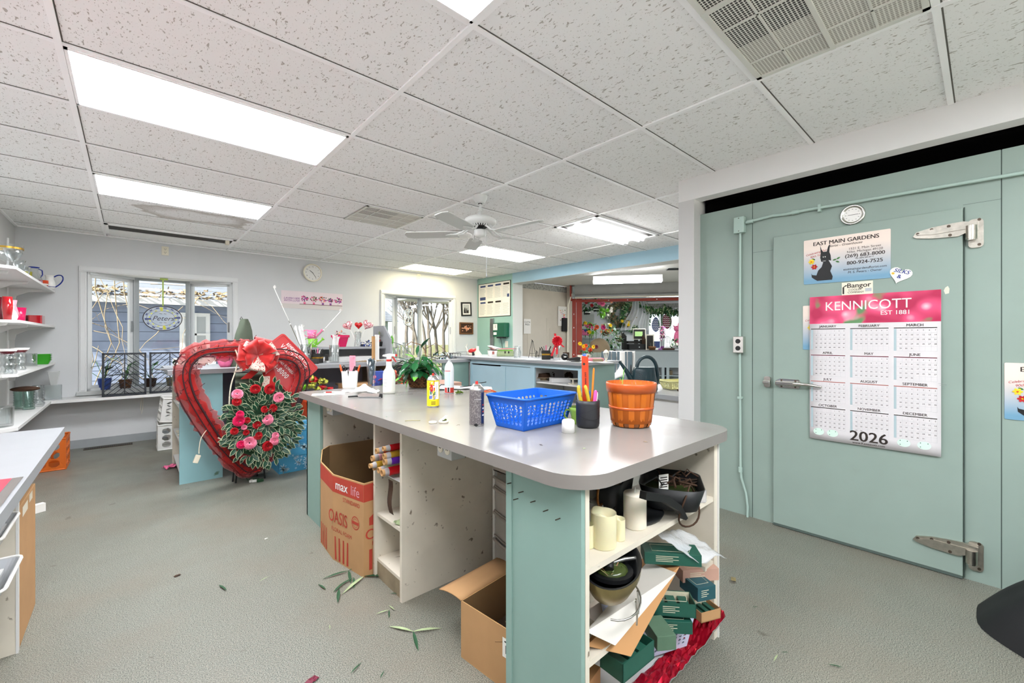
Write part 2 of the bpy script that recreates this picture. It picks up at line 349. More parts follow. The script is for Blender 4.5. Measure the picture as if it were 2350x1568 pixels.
# ---------------------------------------------------------------- walk-in cooler front
b = MB('cooler_mint')
for a,c in ((-3,-.052),(-.050,1.1115),(1.1145,1.50)): b.box(XC,XC+.09,a+.001,c-.001,0,2.237)
b.m('seam_dark');b.box(XC+.003,XC+.09,-3,1.5,0,2.236)
b.box(XC-.0006,XC,.974,1.112,1.885,1.8865);b.box(XC-.0006,XC,-.05,.083,1.985,1.9865)
struct(b,'wall_cooler')
door = MB('cooler_mint');door.box(XC-.03,XC-.001,.083,.974,.018,1.967,.004)
door.m('seam_dark');door.box(XC-.012,XC-.0006,.076,.081,.01,1.97);door.box(XC-.028,XC-.001,.085,.972,.004,.018)
d = struct(door,'door_1')
DX = XC-.03
def hinge(z,flip):
    b = MB('old_chrome');X = DX
    # tapered strap on the door (local y towards the hinge side)
    P = [(.275,z-.012),(.262,z+.010),(.2,z+.026),(.12,z+.034),(.083,z+.036),(.06,z+.030),(.028,z+.026),(.028,z-.016),(.06,z-.02),(.1,z-.040),(.2,z-.034),(.262,z-.022)]
    b.prism([(y,zz) for y,zz in P][::-1],X-.012,X,'x');b.prism([(.262,z-.004),(.2,z+.014),(.06,z+.012),(.06,z-.006),(.2,z-.014)],X-.018,X-.012,'x')
    b.cyl((X-.012,.052,z-.062),.022,.07);b.m('chrome');b.cyl((X-.012,.052,z-.066),.018,.06)
    b.m('old_chrome');b.prism([(y+.037,zz+z-.03) for y,zz in rrect(.055,.15,.018)],XC-.012,XC,'x');b.box(X-.004,XC,.028,.072,z-.01,z+.03)
    b.m('screw')
    for y,zz in ((.255,0),(.2,.014),(.135,.02),(.13,-.028)): b.x(Matrix.Translation((X-.0125,y,z+zz)) @ Matrix.Rotation(PI/2,4,'Y'));b.cyl((0,0,-.003),.0075,.004,10)
    for zz in (.04,-.09): b.x(Matrix.Translation((XC-.0125,.025,z+zz)) @ Matrix.Rotation(PI/2,4,'Y'));b.cyl((0,0,-.002),.007,.003,10)
    o = b.build('hinge',d);return o
hinge(1.855,0);hinge(.165,0)
b = MB('chrome');X = DX;z = .975
b.prism([(y+.885,zz+z) for y,zz in [(-.062,.03),(.045,.03),(.07,.015),(.07,-.015),(.045,-.03),(-.062,-.03),(-.075,-.012),(-.075,.012)]][::-1],X-.012,X,'x')
b.box(X-.042,X-.012,.83,.95,z-.014,z+.014,.005)
b.tube([(X-.03,.85,z+.002),(X-.045,.80,z+.004),(X-.05,.74,z+.002),(X-.05,.7,z-.004)],[.012,.012,.010,.006],8)
b.sph((X-.05,.695,z-.005),.008)
b.box(X-.03,X,.985,1.03,z-.012,z+.012,.004);b.prism([(y+1.015,zz+z) for y,zz in rrect(.04,.075,.012)],XC-.016,XC,'x');b.m('screw')
for y in (.92,.84): 
    for zz in (.02,-.02): b.x(Matrix.Translation((X-.0125,y,z+zz)) @ Matrix.Rotation(PI/2,4,'Y'));b.cyl((0,0,-.002),.006,.003,8)
b.build('handle',d)
# conduit run
mat('pipe_mint','a9bfb6',.4)
b = MB('pipe_mint');X = XC-.02
b.tube([(X,1.15,2.105),(X,1.06,2.112),(X,.98,2.118),(X,.9,2.11),(X,.84,2.113),(X,-.6,2.083),(X,-2.9,2.05)],.0095,8)
b.tube([(X,1.188,2.04),(X,1.19,1.29)],.0085,8);b.tube([(X,1.19,1.17),(X,1.186,.34),(X,1.18,.27),(X,1.15,.17),(X,1.138,.08),(X,1.14,.0)],.0085,8)
for y,z in ((.845,2.112),(1.12,2.107)): b.x(Matrix.Translation((X,y,z)) @ Matrix.Rotation(PI/2,4,'X'));b.cyl((0,0,-.02),.014,.04,12)
b.x();b.cyl((X,1.187,.31),.014,.035,12);b.box(X-.012,XC,.705,.72,2.085,2.13);b.box(X-.012,XC,1.175,1.203,.84,.855)
one(b,'conduit','thin metal conduit painted mint running across and down the cooler wall','conduit')
b = MB('pipe_mint');b.box(XC-.045,XC-.001,1.155,1.225,2.035,2.15,.004);b.m('screw');b.box(XC-.0465,XC-.045,1.186,1.193,2.045,2.05);b.box(XC-.0465,XC-.045,1.186,1.193,2.137,2.142)
one(b,'junction_box','small mint painted junction box at the bend of the conduit','junction box')
b = MB('chrome');b.box(XC-.05,XC,1.158,1.228,1.17,1.29,.004);b.m('black')
for z in (1.255,1.205): b.x(Matrix.Translation((XC-.0505,1.193,z)) @ Matrix.Rotation(PI/2,4,'Y'));b.cyl((0,0,-.001),.017,.002,14)
one(b,'metal_outlet_box','chrome faced duplex outlet box on the cooler wall conduit','outlet')
b = MB('chrome');b.x(Matrix.Translation((XC,.548,2.033)) @ Matrix.Rotation(-PI/2,4,'Y'))
b.lathe([(.0001,.004),(.044,.004),(.05,.012),(.056,.016),(.062,.012),(.063,0)],28);b.m('white_plastic');b.cyl((0,0,.004),.044,.003,24);b.m('black');b.box(-.001,.001,-.028,.022,.0075,.0085)
for a in range(12): b.box(.034*math.cos(a*PI/6)-.001,.034*math.cos(a*PI/6)+.001,.034*math.sin(a*PI/6)-.003,.034*math.sin(a*PI/6)+.003,.0072,.008)
one(b,'thermometer','round thermometer gauge in a chrome ring above the cooler door','thermometer')
# ---------------------------------------------------------------- windows (bays)
def bay(n,x0,x1,xa,xb,z0=.655,z1=2.06,dep=.33):
    b = MB('trim_white');t = .062
    for a,c,e,f in ((x0-t,x0+.004,z0-.002,z1-.004),(x1-.004,x1+t,z0-.002,z1-.004),(x0-t,x1+t,z1-.0035,z1+t)):
        b.box(a,c,YW-.018,YW,e,f,.004);b.box(a+.012,c-.012,YW-.026,YW-.016,e+.012,f-.012,.003)
    b.m('grey_plastic');b.box(x0-t-.02,x1+t+.02,YW-.04,YW,z0-.045,z0,.004)
    w = struct(b,'window_%d' % n)
    b = MB('frame_white');y1 = YW+dep;P = [(x0,YW),(xa,y1),(xb,y1),(x1,YW)]
    # seat and head boards
    b.prism([(x0,YW-.001),(x1,YW-.001),(xb,y1+.03),(xa,y1+.03)],z0-.03,z0-.0005);b.prism([(x0,YW-.001),(x1,YW-.001),(xb,y1+.03),(xa,y1+.03)],z1+.0005,z1+.04)
    b.build('window_board',w)
    for i in range(3):
        (ax,ay),(bx,by) = P[i],P[i+1];L = math.hypot(bx-ax,by-ay);M = Matrix.Translation((ax,ay,0)) @ Matrix.Rotation(math.atan2(by-ay,bx-ax),4,'Z')
        f = MB('frame_grey' if i == 1 else 'frame_white').x(M);s = .028
        f.box(0,s,-.02,.03,z0,z1);f.box(L-s,L,-.02,.03,z0,z1);f.box(0,L,-.02,.03,z0,z0+s);f.box(0,L,-.02,.03,z1-s,z1)
        if i != 1:
            f.m('frame_white');f.box(s,s+.03,0,.035,z0+s,z1-s);f.box(L-s-.045,L-s,0,.035,z0+s,z1-s);f.box(s,L-s,0,.035,z1-s-.035,z1-s);f.box(s,L-s,0,.035,z0+s,z0+s+.035)
            f.m('steel');f.box(L-s-.03,L-s-.012,-.012,0,1.36,1.5)
        fo = f.build('sash',w)
        g = MB('pane_glass').x(M);g.box(.01,L-.01,.02,.024,z0+.01,z1-.01);g.build('pane',fo)
    b = MB('frame_grey')
    for x,y in P[1:3]: b.cyl((x,y,z0),.035,z1-z0,8)
    b.build('mullion',w)
bay(1,-.385,1.065,.05,.60);bay(2,3.295,4.745,3.69,4.19)
def outlet(x,z,lab):
    b = MB('ivory');b.box(x-.036,x+.036,YW-.007,YW,z-.057,z+.057,.003);b.m('black')
    for dz in (.02,-.024):
        for dx in (-.009,.007): b.box(x+dx,x+dx+.003,YW-.0078,YW-.007,z+dz,z+dz+.012)
        b.box(x-.003,x+.003,YW-.0078,YW-.007,z+dz-.01,z+dz-.004)
    one(b,'wall_outlet',lab,'outlet',group=None)
outlet(.332,2.40,'ivory outlet plate high on the wall above the wide left window')
outlet(3.991,2.415,'ivory outlet plate high on the wall above the window with the bird suncatcher')
b = MB('screw');b.box(-.40,.02,6.86,6.97,.0,.006)
for i in range(22): b.m('black');b.box(-.385+i*.0185,-.375+i*.0185,6.875,6.955,.006,.0075)
one(b,'floor_register','brown slotted floor vent by the baseboard below the left window','floor vent')
# ---------------------------------------------------------------- lights, vents, fan
mat('lens_dark','2a2826',.7);mat('reflector','f4f4f2',.3)
def troffer(i,j,m,lab):
    x0,x1,y0,y1 = GX+2*i*GT+.014,GX+2*(i+1)*GT-.014,GY+j*GT+.014,GY+(j+1)*GT-.014
    if i == 0 or i == 3 or i == 1: pass
    t = thing('ceiling_light',lab,'ceiling light',((x0+x1)/2,(y0+y1)/2,CZ));w,h = (x1-x0)/2,(y1-y0)/2
    b = MB('grid_white');
    for a in ((-w,w,-h,-h+.012),(-w,w,h-.012,h),(-w,-w+.012,-h,h),(w-.012,w,-h,h)): b.box(*a,-.008,.003)
    b.build('frame',t)
    b = MB(m);b.box(-w+.012,w-.012,-h+.012,h-.012,-.004,.003);b.build('diffuser',t)
def off(i,j): return GX+(2*i+1)*GT,GY+(j+.5)*GT
L_ = {(0,0): 'large lit ceiling light panel nearest above the left aisle',(0,3): 'second lit ceiling light panel, just in front of the stained tile',(0,-3): 'lit ceiling light panel cut off by the top edge of the photo',
      (0,-6): 'ceiling light panel above the space behind the camera, left',(1,-6): 'ceiling light panel above the space behind the camera, right',(3,3): 'lit ceiling light panel behind the ceiling fan',(3,6): 'dim yellowish ceiling light panel close to the window wall'}
for i,j,k in LIT: troffer(i,j,'lamp_on' if k == 1 else 'lamp_warm',L_[(i,j)])
# open fixture with two bare tubes (3,0) and the dead, half-open one (0,6)
def openfix(i,j,lab,on):
    x,y = off(i,j);t = thing('ceiling_light',lab,'ceiling light',(x,y,CZ));w,h = GT-.014,GT/2-.014
    b = MB('grid_white')
    for a in ((-w,w,-h,-h+.03),(-w,w,h-.03,h),(-w,-w+.03,-h,h),(w-.03,w,-h,h)): b.box(*a,-.012,.003)
    b.build('frame',t);b = MB('lens_dark');b.box(-w+.03,w-.03,-h+.03,h-.03,-.003,.002);b.build('housing',t)  # flat dark plate painted for the fixture's shaded recess
    for k,yy in enumerate((-.1,.12) if on else ()):
        b = MB('reflector')
        b.prism([(yy-.085,-.004),(yy-.04,-.03),(yy+.04,-.03),(yy+.085,-.004)],-w+.06,w-.06,'x') if on else b.prism([(yy-.1,-.004),(yy-.03,-.03),(yy+.08,-.03),(yy+.09,-.004)],-w+.03,w-.05,'x')
        b.build('reflector',t)
        if on:
            for q in (-.03,.03): b = MB('tube_on').x(Matrix.Translation((-w+.08,yy+q,-.045)) @ Matrix.Rotation(PI/2,4,'Y'));b.cyl((0,0,0),.013,2*w-.16,10);b.build('tube',t)
    if not on:
        b = MB('reflector');b.box(-w+.03,w-.05,-h+.03,-h+.075,-.006,-.003);b.build('bar',t);b = MB('reflector');b.box(-w+.03,w-.03,-h+.29,h-.03,-.012,-.004);b.build('door_panel',t)
        b = MB('ivory');b.box(w-.1,w-.06,-h+.08,-h+.14,-.05,-.004);b.build('socket',t)
openfix(3,0,'open ceiling light with bare bright tubes to the right of the fan',True)
openfix(0,6,'dead ceiling light with a dark open slot next to the window wall',False)
mat('mesh_white','dcdcd4',.5)
def perf():
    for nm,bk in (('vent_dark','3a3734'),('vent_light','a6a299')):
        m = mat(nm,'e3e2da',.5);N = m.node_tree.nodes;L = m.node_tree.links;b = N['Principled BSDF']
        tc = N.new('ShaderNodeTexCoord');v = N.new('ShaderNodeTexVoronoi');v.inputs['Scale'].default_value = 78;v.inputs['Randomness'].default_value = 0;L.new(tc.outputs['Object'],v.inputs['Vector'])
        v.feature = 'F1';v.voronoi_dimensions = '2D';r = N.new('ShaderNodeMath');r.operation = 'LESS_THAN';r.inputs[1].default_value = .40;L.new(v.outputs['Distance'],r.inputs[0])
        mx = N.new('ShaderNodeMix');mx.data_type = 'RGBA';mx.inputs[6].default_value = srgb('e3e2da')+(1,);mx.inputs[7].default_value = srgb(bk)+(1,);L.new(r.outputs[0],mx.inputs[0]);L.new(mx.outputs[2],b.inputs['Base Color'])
perf()
def vent(x0,x1,y0,y1,lab,quad):
    t = thing('ceiling_vent',lab,'vent',((x0+x1)/2,(y0+y1)/2,CZ));w,h = (x1-x0)/2-.014,(y1-y0)/2-.014
    b = MB('mesh_white')
    for a in ((-w,w,-h,-h+.02),(-w,w,h-.02,h),(-w,-w+.02,-h,h),(w-.02,w,-h,h)): b.box(*a,-.008,.002)
    b.box(-.01,.01,-h,h,-.011,.002) if quad > 1 else None;b.box(-w,w,-.008,.008,-.010,.002)
    for k in range(-3 if quad > 1 else -1,4 if quad > 1 else 2,2): b.box(k*w/4-.004 if quad > 1 else k*w/2-.004,k*w/4+.004 if quad > 1 else k*w/2+.004,-h,h,-.007,.001)
    for k in (-1,1): b.box(-w,w,k*h/2-.004,k*h/2+.004,-.007,.001)
    b.build('frame',t)
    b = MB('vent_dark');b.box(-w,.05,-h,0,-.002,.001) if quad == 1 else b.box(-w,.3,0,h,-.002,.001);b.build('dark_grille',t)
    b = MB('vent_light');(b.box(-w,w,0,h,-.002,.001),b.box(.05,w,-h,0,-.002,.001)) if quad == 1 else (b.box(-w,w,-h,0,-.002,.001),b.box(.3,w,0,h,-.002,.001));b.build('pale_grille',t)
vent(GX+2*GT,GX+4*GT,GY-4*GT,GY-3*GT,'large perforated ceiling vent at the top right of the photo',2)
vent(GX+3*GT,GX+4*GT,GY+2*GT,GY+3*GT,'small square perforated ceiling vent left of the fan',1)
# flush round lamp
b = MB('white_plastic');b.lathe([(.0001,-.028),(.10,-.028),(.155,-.022),(.165,-.012),(.165,0)],32);b.m('steel');b.cyl((0,0,-.031),.014,.004,10)
for a in range(10): b.cyl((.13*math.cos(a*PI/5),.13*math.sin(a*PI/5),-.0275),.004,.002,6)
one(b,'ceiling_diffuser','flat round white ceiling fitting behind the fan motor','ceiling fitting',(2.868,4.142,CZ-.004))
# fan
mat('fan_white','dfe0de',.35);mat('blade','cfd0cd',.5)
f = thing('ceiling_fan','white five-blade ceiling fan with a pull chain','ceiling fan',(2.236,2.903,CZ))
b = MB('fan_white');b.lathe([(.062,0),(.062,-.012),(.055,-.035),(.04,-.06),(.03,-.066),(.0001,-.066)],24);b.build('canopy',f)
b = MB('black');b.cyl((0,0,-.07),.018,.006,14);b.m('fan_white');b.cyl((0,0,-.18),.011,.115,12);b.cyl((0,0,-.137),.02,.012,12);b.build('downrod',f)
b = MB('fan_white');b.lathe([(.0001,-.135),(.05,-.137),(.11,-.145),(.135,-.16),(.14,-.178),(.13,-.2),(.10,-.212),(.075,-.215)],32);b.build('motor',f)
b = MB('lens_dark');b.lathe([(.098,-.211),(.07,-.225),(.0001,-.225)],28);b.m('fan_white')
for k in range(30):
    a = 2*PI*k/30;b.x(Matrix.Rotation(a,4,'Z'));b.box(.05,.105,-.004,.004,-.224,-.213)
b.x();b.build('louvres',f)
b = MB('black');b.cyl((0,0,-.25),.03,.03,16);b.m('fan_white');b.lathe([(.0001,-.25),(.05,-.25),(.052,-.258),(.05,-.29),(.04,-.305),(.0001,-.312)],24);b.m('black');b.cyl((.052,0,-.27),.004,.01,6);b.build('switch_housing',f)
for k in range(5):
    a = math.radians(62+72*k);M = Matrix.Rotation(a,4,'Z')
    b = MB('blade').x(M @ Matrix.Translation((0,0,-.232)) @ Matrix.Rotation(math.radians(11),4,'X'))
    b.prism([(.2,-.05),(.24,-.062),(.60,-.066),(.65,-.045),(.655,.02),(.63,.06),(.24,.058),(.2,.046)],-.003,.003);bl = b.build('blade',f)
    b = MB('fan_white').x(M);b.tube([(.05,0,-.165),(.1,.025,-.185),(.15,.03,-.222),(.2,.02,-.234),(.26,0,-.236)],[.008]*5,8);b.tube([(.05,0,-.165),(.1,-.025,-.185),(.15,-.03,-.222),(.2,-.02,-.234),(.26,0,-.236)],[.008]*5,8)
    b.prism([(.19,-.03),(.25,-.035),(.3,0),(.25,.035),(.19,.03)],-.241,-.236);b.build('bracket',bl)
b = MB('steel');b.tube([(.035,-.04,-.29),(.037,-.04,-.5),(.037,-.04,-.62)],.0018,6);b.lathe([(.001,-.66),(.006,-.655),(.006,-.64),(.002,-.62)],8,(.037,-.04,0));b.build('pull_chain',f)
for _c in f.children: _c.location.z = -.094 if _c.name.startswith('blade') else 0 if _c.name.startswith(('canopy','downrod')) else -.045
# ---------------------------------------------------------------- outdoors
mat('lawn','74764c',.95,var=.2,vs=2,col2='635f44',c2s=1.2);mat('patio','9d9a92',.9,var=.08,vs=3)
def siding(name,c,sc=7.2,line='5b6675'):
    m = mat(name,c,.8);N = m.node_tree.nodes;L = m.node_tree.links;bs = N['Principled BSDF']
    tc = N.new('ShaderNodeTexCoord');sp = N.new('ShaderNodeSeparateXYZ');L.new(tc.outputs['Object'],sp.inputs[0])
    mu = N.new('ShaderNodeMath');mu.operation = 'MULTIPLY';mu.inputs[1].default_value = sc;L.new(sp.outputs[2],mu.inputs[0])
    fr = N.new('ShaderNodeMath');fr.operation = 'FRACT';L.new(mu.outputs[0],fr.inputs[0])
    lt = N.new('ShaderNodeMath');lt.operation = 'LESS_THAN';lt.inputs[1].default_value = .1;L.new(fr.outputs[0],lt.inputs[0])
    nz = N.new('ShaderNodeTexNoise');nz.inputs['Scale'].default_value = 5;nz.inputs['Detail'].default_value = 5;L.new(tc.outputs['Object'],nz.inputs[0])
    sc_ = N.new('ShaderNodeMapRange');sc_.inputs['To Min'].default_value = .8;sc_.inputs['To Max'].default_value = 1.2;L.new(nz.outputs[0],sc_.inputs[0])
    vm = N.new('ShaderNodeVectorMath');vm.operation = 'SCALE';vm.inputs[0].default_value = srgb(c);L.new(sc_.outputs[0],vm.inputs['Scale'])
    mx = N.new('ShaderNodeMix');mx.data_type = 'RGBA';mx.inputs[7].default_value = srgb(line)+(1,);L.new(vm.outputs[0],mx.inputs[6]);L.new(lt.outputs[0],mx.inputs[0]);L.new(mx.outputs[2],bs.inputs['Base Color'])
siding('siding_blue','7f8ba3',4.6,'5b667a');siding('shingle','747b85',9,'50565e');siding('siding_pale','a3b5b0',8,'7d8f8c')
mat('vine','8a7d68',.9);mat('bark','5a544d',.9,var=.2);mat('dry_leaf','7d6c52',.9,var=.3,vs=20)
b = MB('lawn');b.box(-40,60,7.65,80,-.35,-.12);struct(b,'ground_yard')
mat('ground_bounce','e4e1d8',.9,var=.05,vs=1);b = MB('ground_bounce');b.box(-30,40,-40,-3.15,-.2,-.1);struct(b,'ground_front')  # unseen ground kept near white to bounce sun through the added window
b = MB('patio');b.box(-8,5.5,7.65,13.2,-.12,-.09);struct(b,'ground_patio')
b = MB('siding_blue')
t = thing('neighbour_house','blue-grey sided house with a shingle roof outside the left bay window','house',(1.5,13,-.1))
b.box(-9,2.6,0,6,0,2.36);b.build('wall',t)
b = MB('shingle');b.prism([(-.35,2.28),(3,4.4),(6.4,2.28),(6.4,2.2),(-.35,2.2)][::-1],-9.4,3.0,'x');b.build('roof',t)
b = MB('frame_white');b.box(-9.4,3.0,-.47,-.33,2.16,2.3);b.build('gutter',t)
for x0,x1,z0,z1,nm in ((-4.15,-2.75,1.05,1.95,'window'),(-.62,-.02,.95,2.0,'window')):
    b = MB('frame_white');b.box(x0,x1,-.06,0,z0,z1);b.m('frame_grey');b.box(x0+.09,x1-.09,-.065,-.055,z0+.09,z1-.09);w_ = b.build(nm,t)
    b = MB('frame_white');b.box((x0+x1)/2-.03,(x0+x1)/2+.03,-.08,-.06,z0,z1);b.box(x0,x1,-.08,-.06,(z0+z1)/2-.025,(z0+z1)/2+.025);b.build('bars',w_)
b = MB('frame_white');b.box(-.75,.1,-.05,0,0,.9);b.build('door_panel',t)
b = MB('dry_leaf')
for i in range(900):
    p = Vector((R.uniform(-4.3,3.0),12.5+R.uniform(-.2,.5),2.25+R.uniform(-.05,.16)));a = R.random()*6;q = Vector((math.cos(a),math.sin(a),R.uniform(-.5,.5)))*R.uniform(.05,.14);w_ = Vector((.012,0,.015))
    b.quad(p-w_,p+w_,p+q+w_,p+q-w_)
one(b,'leaf_litter','tan dead leaves and vine stems caught along the gutter of the blue-grey house','leaves',kind='stuff')
b = MB('vine')
for i in range(46):
    x = R.uniform(-2.2,.3) if i < 36 else R.uniform(.3,2.2);y = R.uniform(9.5,10.5);z = R.uniform(-.1,2.7);P = [Vector((x,y,z))];d = Vector((R.uniform(-1,1),R.uniform(-.3,.3),R.uniform(-1,.6))).normalized()
    for k in range(9): d = (d+Vector((R.uniform(-.4,.4),R.uniform(-.1,.1),R.uniform(-.5,.3)))).normalized();P.append(P[-1]+d*.22)
    b.tube(P,[R.uniform(.004,.011)*(1-k/14) for k in range(10)],4)
for x in (-.95,-.8,-.5,-.42,-.1,-.22): b.tube([(x,10,2.9),(x+R.uniform(-.1,.1),10,2.1),(x+R.uniform(-.5,.2),10.1,1.2),(x+R.uniform(-.5,.5),10.1,.4)],.011,4)
one(b,'bare_vines','tangle of bare tan vines hanging outside the left bay window','vines',kind='stuff')
def tree(x,y,h,lab,seed,grp):
    r = random.Random(seed);b = MB('bark')
    def br(p,d,L,rad,lv):
        P = [p];
        for k in range(4): d = (d+Vector((r.uniform(-.16,.16),r.uniform(-.16,.16),r.uniform(-.03,.12)))).normalized();P.append(P[-1]+d*L/4)
        b.tube(P,[rad*(1-.12*k) for k in range(5)],5 if lv < 2 else 3,cap=False)
        if lv < 5:
            for k in range(5 if lv < 2 else 4):
                q = P[r.choice((2,3,4)) if lv else r.choice((2,3,4))];a = r.uniform(0,2*PI);e = (d*.75+Vector((math.cos(a),math.sin(a),.3))*r.uniform(.4,.9)).normalized();br(q,e,L*r.uniform(.5,.72),rad*.5,lv+1)
    br(Vector((0,0,0)),Vector((0,0,1)),h*.42,h*.014,0)
    return one(b,'bare_tree',lab,'tree',(x,y,-.13),group=grp)
for i,(px,t_,h) in enumerate([(930,21,8),(962,30,9),(985,24,8),(1003,34,10),(1018,27,8.5),(1032,38,10),(947,36,10),(975,40,11),(1045,30,10)]):
    p = at(px,777,t=t_);tree(p.x,p.y,h,'bare leafless tree beyond the lawn seen through the right bay window',i,'bare trees beyond the lawn')
t = thing('pale_shed','pale green sided outbuilding seen through the middle pane of the right bay window','building',(7.6,15.5,-.12),rz=.3)
b = MB('siding_pale');b.box(-3.2,-.2,0,3,0,2.1);b.build('wall',t);b = MB('shingle');b.prism([(-.3,2.05),(1.5,3.1),(3.3,2.05)][::-1],-3.5,.1,'x');b.build('roof',t)
b = MB('frame_grey');b.prism([(4.3,2.55),(4.3,2.1),(6.2,2.1),(6.2,2.55)],7.6,8.6,'y');b.x();struct(b,'trim_2')
# ---------------------------------------------------------------- leaves and blooms
def leafshape(b,p,d,up,L,w,curl=.2):
    d = Vector(d).normalized();s = d.cross(Vector(up));s = s.normalized() if s.length > 1e-3 else d.orthogonal().normalized();n = s.cross(d).normalized();p = Vector(p);V = []
    for k,ww in ((0,.12),(.3,.85),(.6,.9),(.85,.4),(1,.03)):
        c = p+d*L*k-n*curl*L*k*k;V += [c-s*w/2*ww+n*.08*w,c-n*0,c+s*w/2*ww+n*.08*w]
    b.add(V,[(i*3+j,i*3+j+1,i*3+j+4,i*3+j+3) for i in range(4) for j in range(2)],True)
def foliage(b,c,r,n,L,w,mats,rnd=R,flat=1):
    for i in range(n):
        b.m(rnd.choice(mats));v = Vector((rnd.gauss(0,1),rnd.gauss(0,1)*flat,rnd.gauss(0,1))).normalized();rr = rnd.uniform(.45,1)
        p = Vector(c)+Vector((v.x*r[0],v.y*r[1],v.z*r[2]))*rr
        leafshape(b,p,v+Vector((rnd.uniform(-.7,.7),rnd.uniform(-.7,.7),rnd.uniform(-.7,.5))),(0,0,1),L*rnd.uniform(.7,1.2),w,rnd.uniform(0,.5))
def bloom(b,c,r,mt,d=(0,-1,0),n=8,ctr=None,layers=2):
    M = Matrix.Translation(c) @ Vector(d).to_track_quat('Z','Y').to_matrix().to_4x4();X = b.X;b.X = X @ M;b.m(mt)
    for l in range(layers):
        rr = r*(1-.33*l)
        for k in range(n):
            a = 2*PI*k/n+l*.4;ca,sa = math.cos(a),math.sin(a);h = r*(.12+.22*l)
            V = [(0,0,0)]+[(ca*rr*q-sa*rr*s,sa*rr*q+ca*rr*s,h*q*q*1.6) for q,s in ((.55,-.32),(.95,-.22),(1.02,0),(.95,.22),(.55,.32))];b.add(V,[(0,1,2,3),(0,3,4,5)],True)
    if ctr: b.m(ctr)
    b.sph((0,0,r*.16),r*.24,8);b.X = X
for n_,c_ in dict(leaf_dark='1f4a2c',leaf_mid='35702f',leaf_lime='7fc13a',leaf_pale='9fae83',leaf_dry='8a7b52',leaf_brown='6b5a3c',fl_red='b3151f',fl_orange='e8602c',fl_yellow='f0cf2a',fl_pink='e7719b',fl_purple='9a3f9c',fl_white='f1ece4',fl_peach='eea884',fl_blue='3b56a8',fl_magenta='d42a6f',fl_wine='6d1f35').items(): mat(n_,c_,.6,var=.15,vs=30)
# ---------------------------------------------------------------- passage room behind the blue wall and the shop beyond
mat('beige_wall','cbc3b5',.75,var=.04,vs=3,col2='a89880',c2s=5,c2t=.7);mat('border_paper','a9a9a2',.8,col2='8c8d88',c2s=22,c2t=.5,c2w=.03);mat('shop_white','dadcdc',.7);mat('teal_carpet','5f8285',.95,bump=.2)
mat('red_paint','9c3524',.5,var=.1);mat('roller_grey','9a9a97',.4,var=.04);mat('shop_top','8e9092',.45);mat('plaster','dcd9d3',.9,bump=1,bs=14)
YP = 6.28;C0 = Vector((7.29,YP,0));E1 = Vector((.558,-.830,0)).normalized();E2 = Vector((.830,.558,0)).normalized()
FR = Matrix(((E1.x,E2.x,0,C0.x),(E1.y,E2.y,0,C0.y),(0,0,1,0),(0,0,0,1)))      # local x along the roller door, local y into the shop
b = MB('beige_wall');b.box(XB+.25,7.4,YP,YP+.1,0,2.43);b.box(XB+.2,XB+.25,5.95,YP,0,2.43)
b.m('border_paper');b.box(XB+.25,7.3,YP-.004,YP,2.30,2.43)
b.m('beige_wall')
for x0,x1,z1 in ((6.05,6.4,1.28),(6.62,7.0,1.36),(6.72,7.2,1.14)): # faint door casings
    b.box(x0,x0+.012,YP-.006,YP,0,z1+.35);b.box(x0,x1,YP-.006,YP,z1+.34,z1+.35)
struct(b,'wall_passage')
b = MB('plaster');b.prism([(XB+.25,1.5),(XB+.25,YP),(7.29,YP),(9.9,2.4),(9.9,1.5)],2.435,2.5);struct(b,'ceiling_passage')
b = MB('floor_vinyl');b.prism([(7.6,1.5),(7.6,5.9),(7.5,5.97),(9.9,2.4),(9.9,1.5)],-.1,-.001);struct(b,'floor_passage')
b = MB('teal_carpet').x(FR);b.box(.0,5,.0,6.2,-.05,.001);struct(b,'floor_shop')
b = MB('shop_white').x(FR);b.box(-.1,5,0,6.2,2.46,2.5);b.m('plaster');struct(b,'ceiling_shop')
b = MB('beige_wall').x(FR);b.box(.0,.12,-.06,.06,0,2.43);struct(b,'wall_roller')
b = MB('shop_white').x(FR);b.box(-.1,-.0,.06,6.2,0,2.46);b.box(4.9,5,0,6.2,0,2.46);b.m('border_paper');b.box(0,.004,.06,5.0,2.32,2.46);struct(b,'wall_shop_left')
SB = 4.9            # back wall of the shop, local y
# back wall with a wide window
b = MB('shop_white').x(FR);b.box(-.1,2.0,SB,SB+.1,0,2.46);b.box(2.0,5,SB,SB+.1,0,.95);b.box(2.0,5,SB,SB+.1,2.12,2.46);b.m('border_paper');b.box(0,5,SB-.004,SB,2.26,2.4);struct(b,'wall_shop_back')
b = MB('frame_grey').x(FR);b.box(2.0,2.06,SB-.02,SB+.06,.95,2.12);b.box(2.42,2.52,SB-.02,SB+.06,.95,2.12);b.box(3.3,3.4,SB-.02,SB+.06,.95,2.12);b.box(4.85,4.95,SB-.02,SB+.06,.95,2.12);b.box(2.0,5,SB-.02,SB+.06,2.06,2.12);b.box(2.0,5,SB-.06,SB+.06,.93,.98)
w = struct(b,'window_3');b = MB('pane_glass').x(FR);b.box(2.03,4.9,SB+.02,SB+.025,.96,2.1);b.build('pane',w)
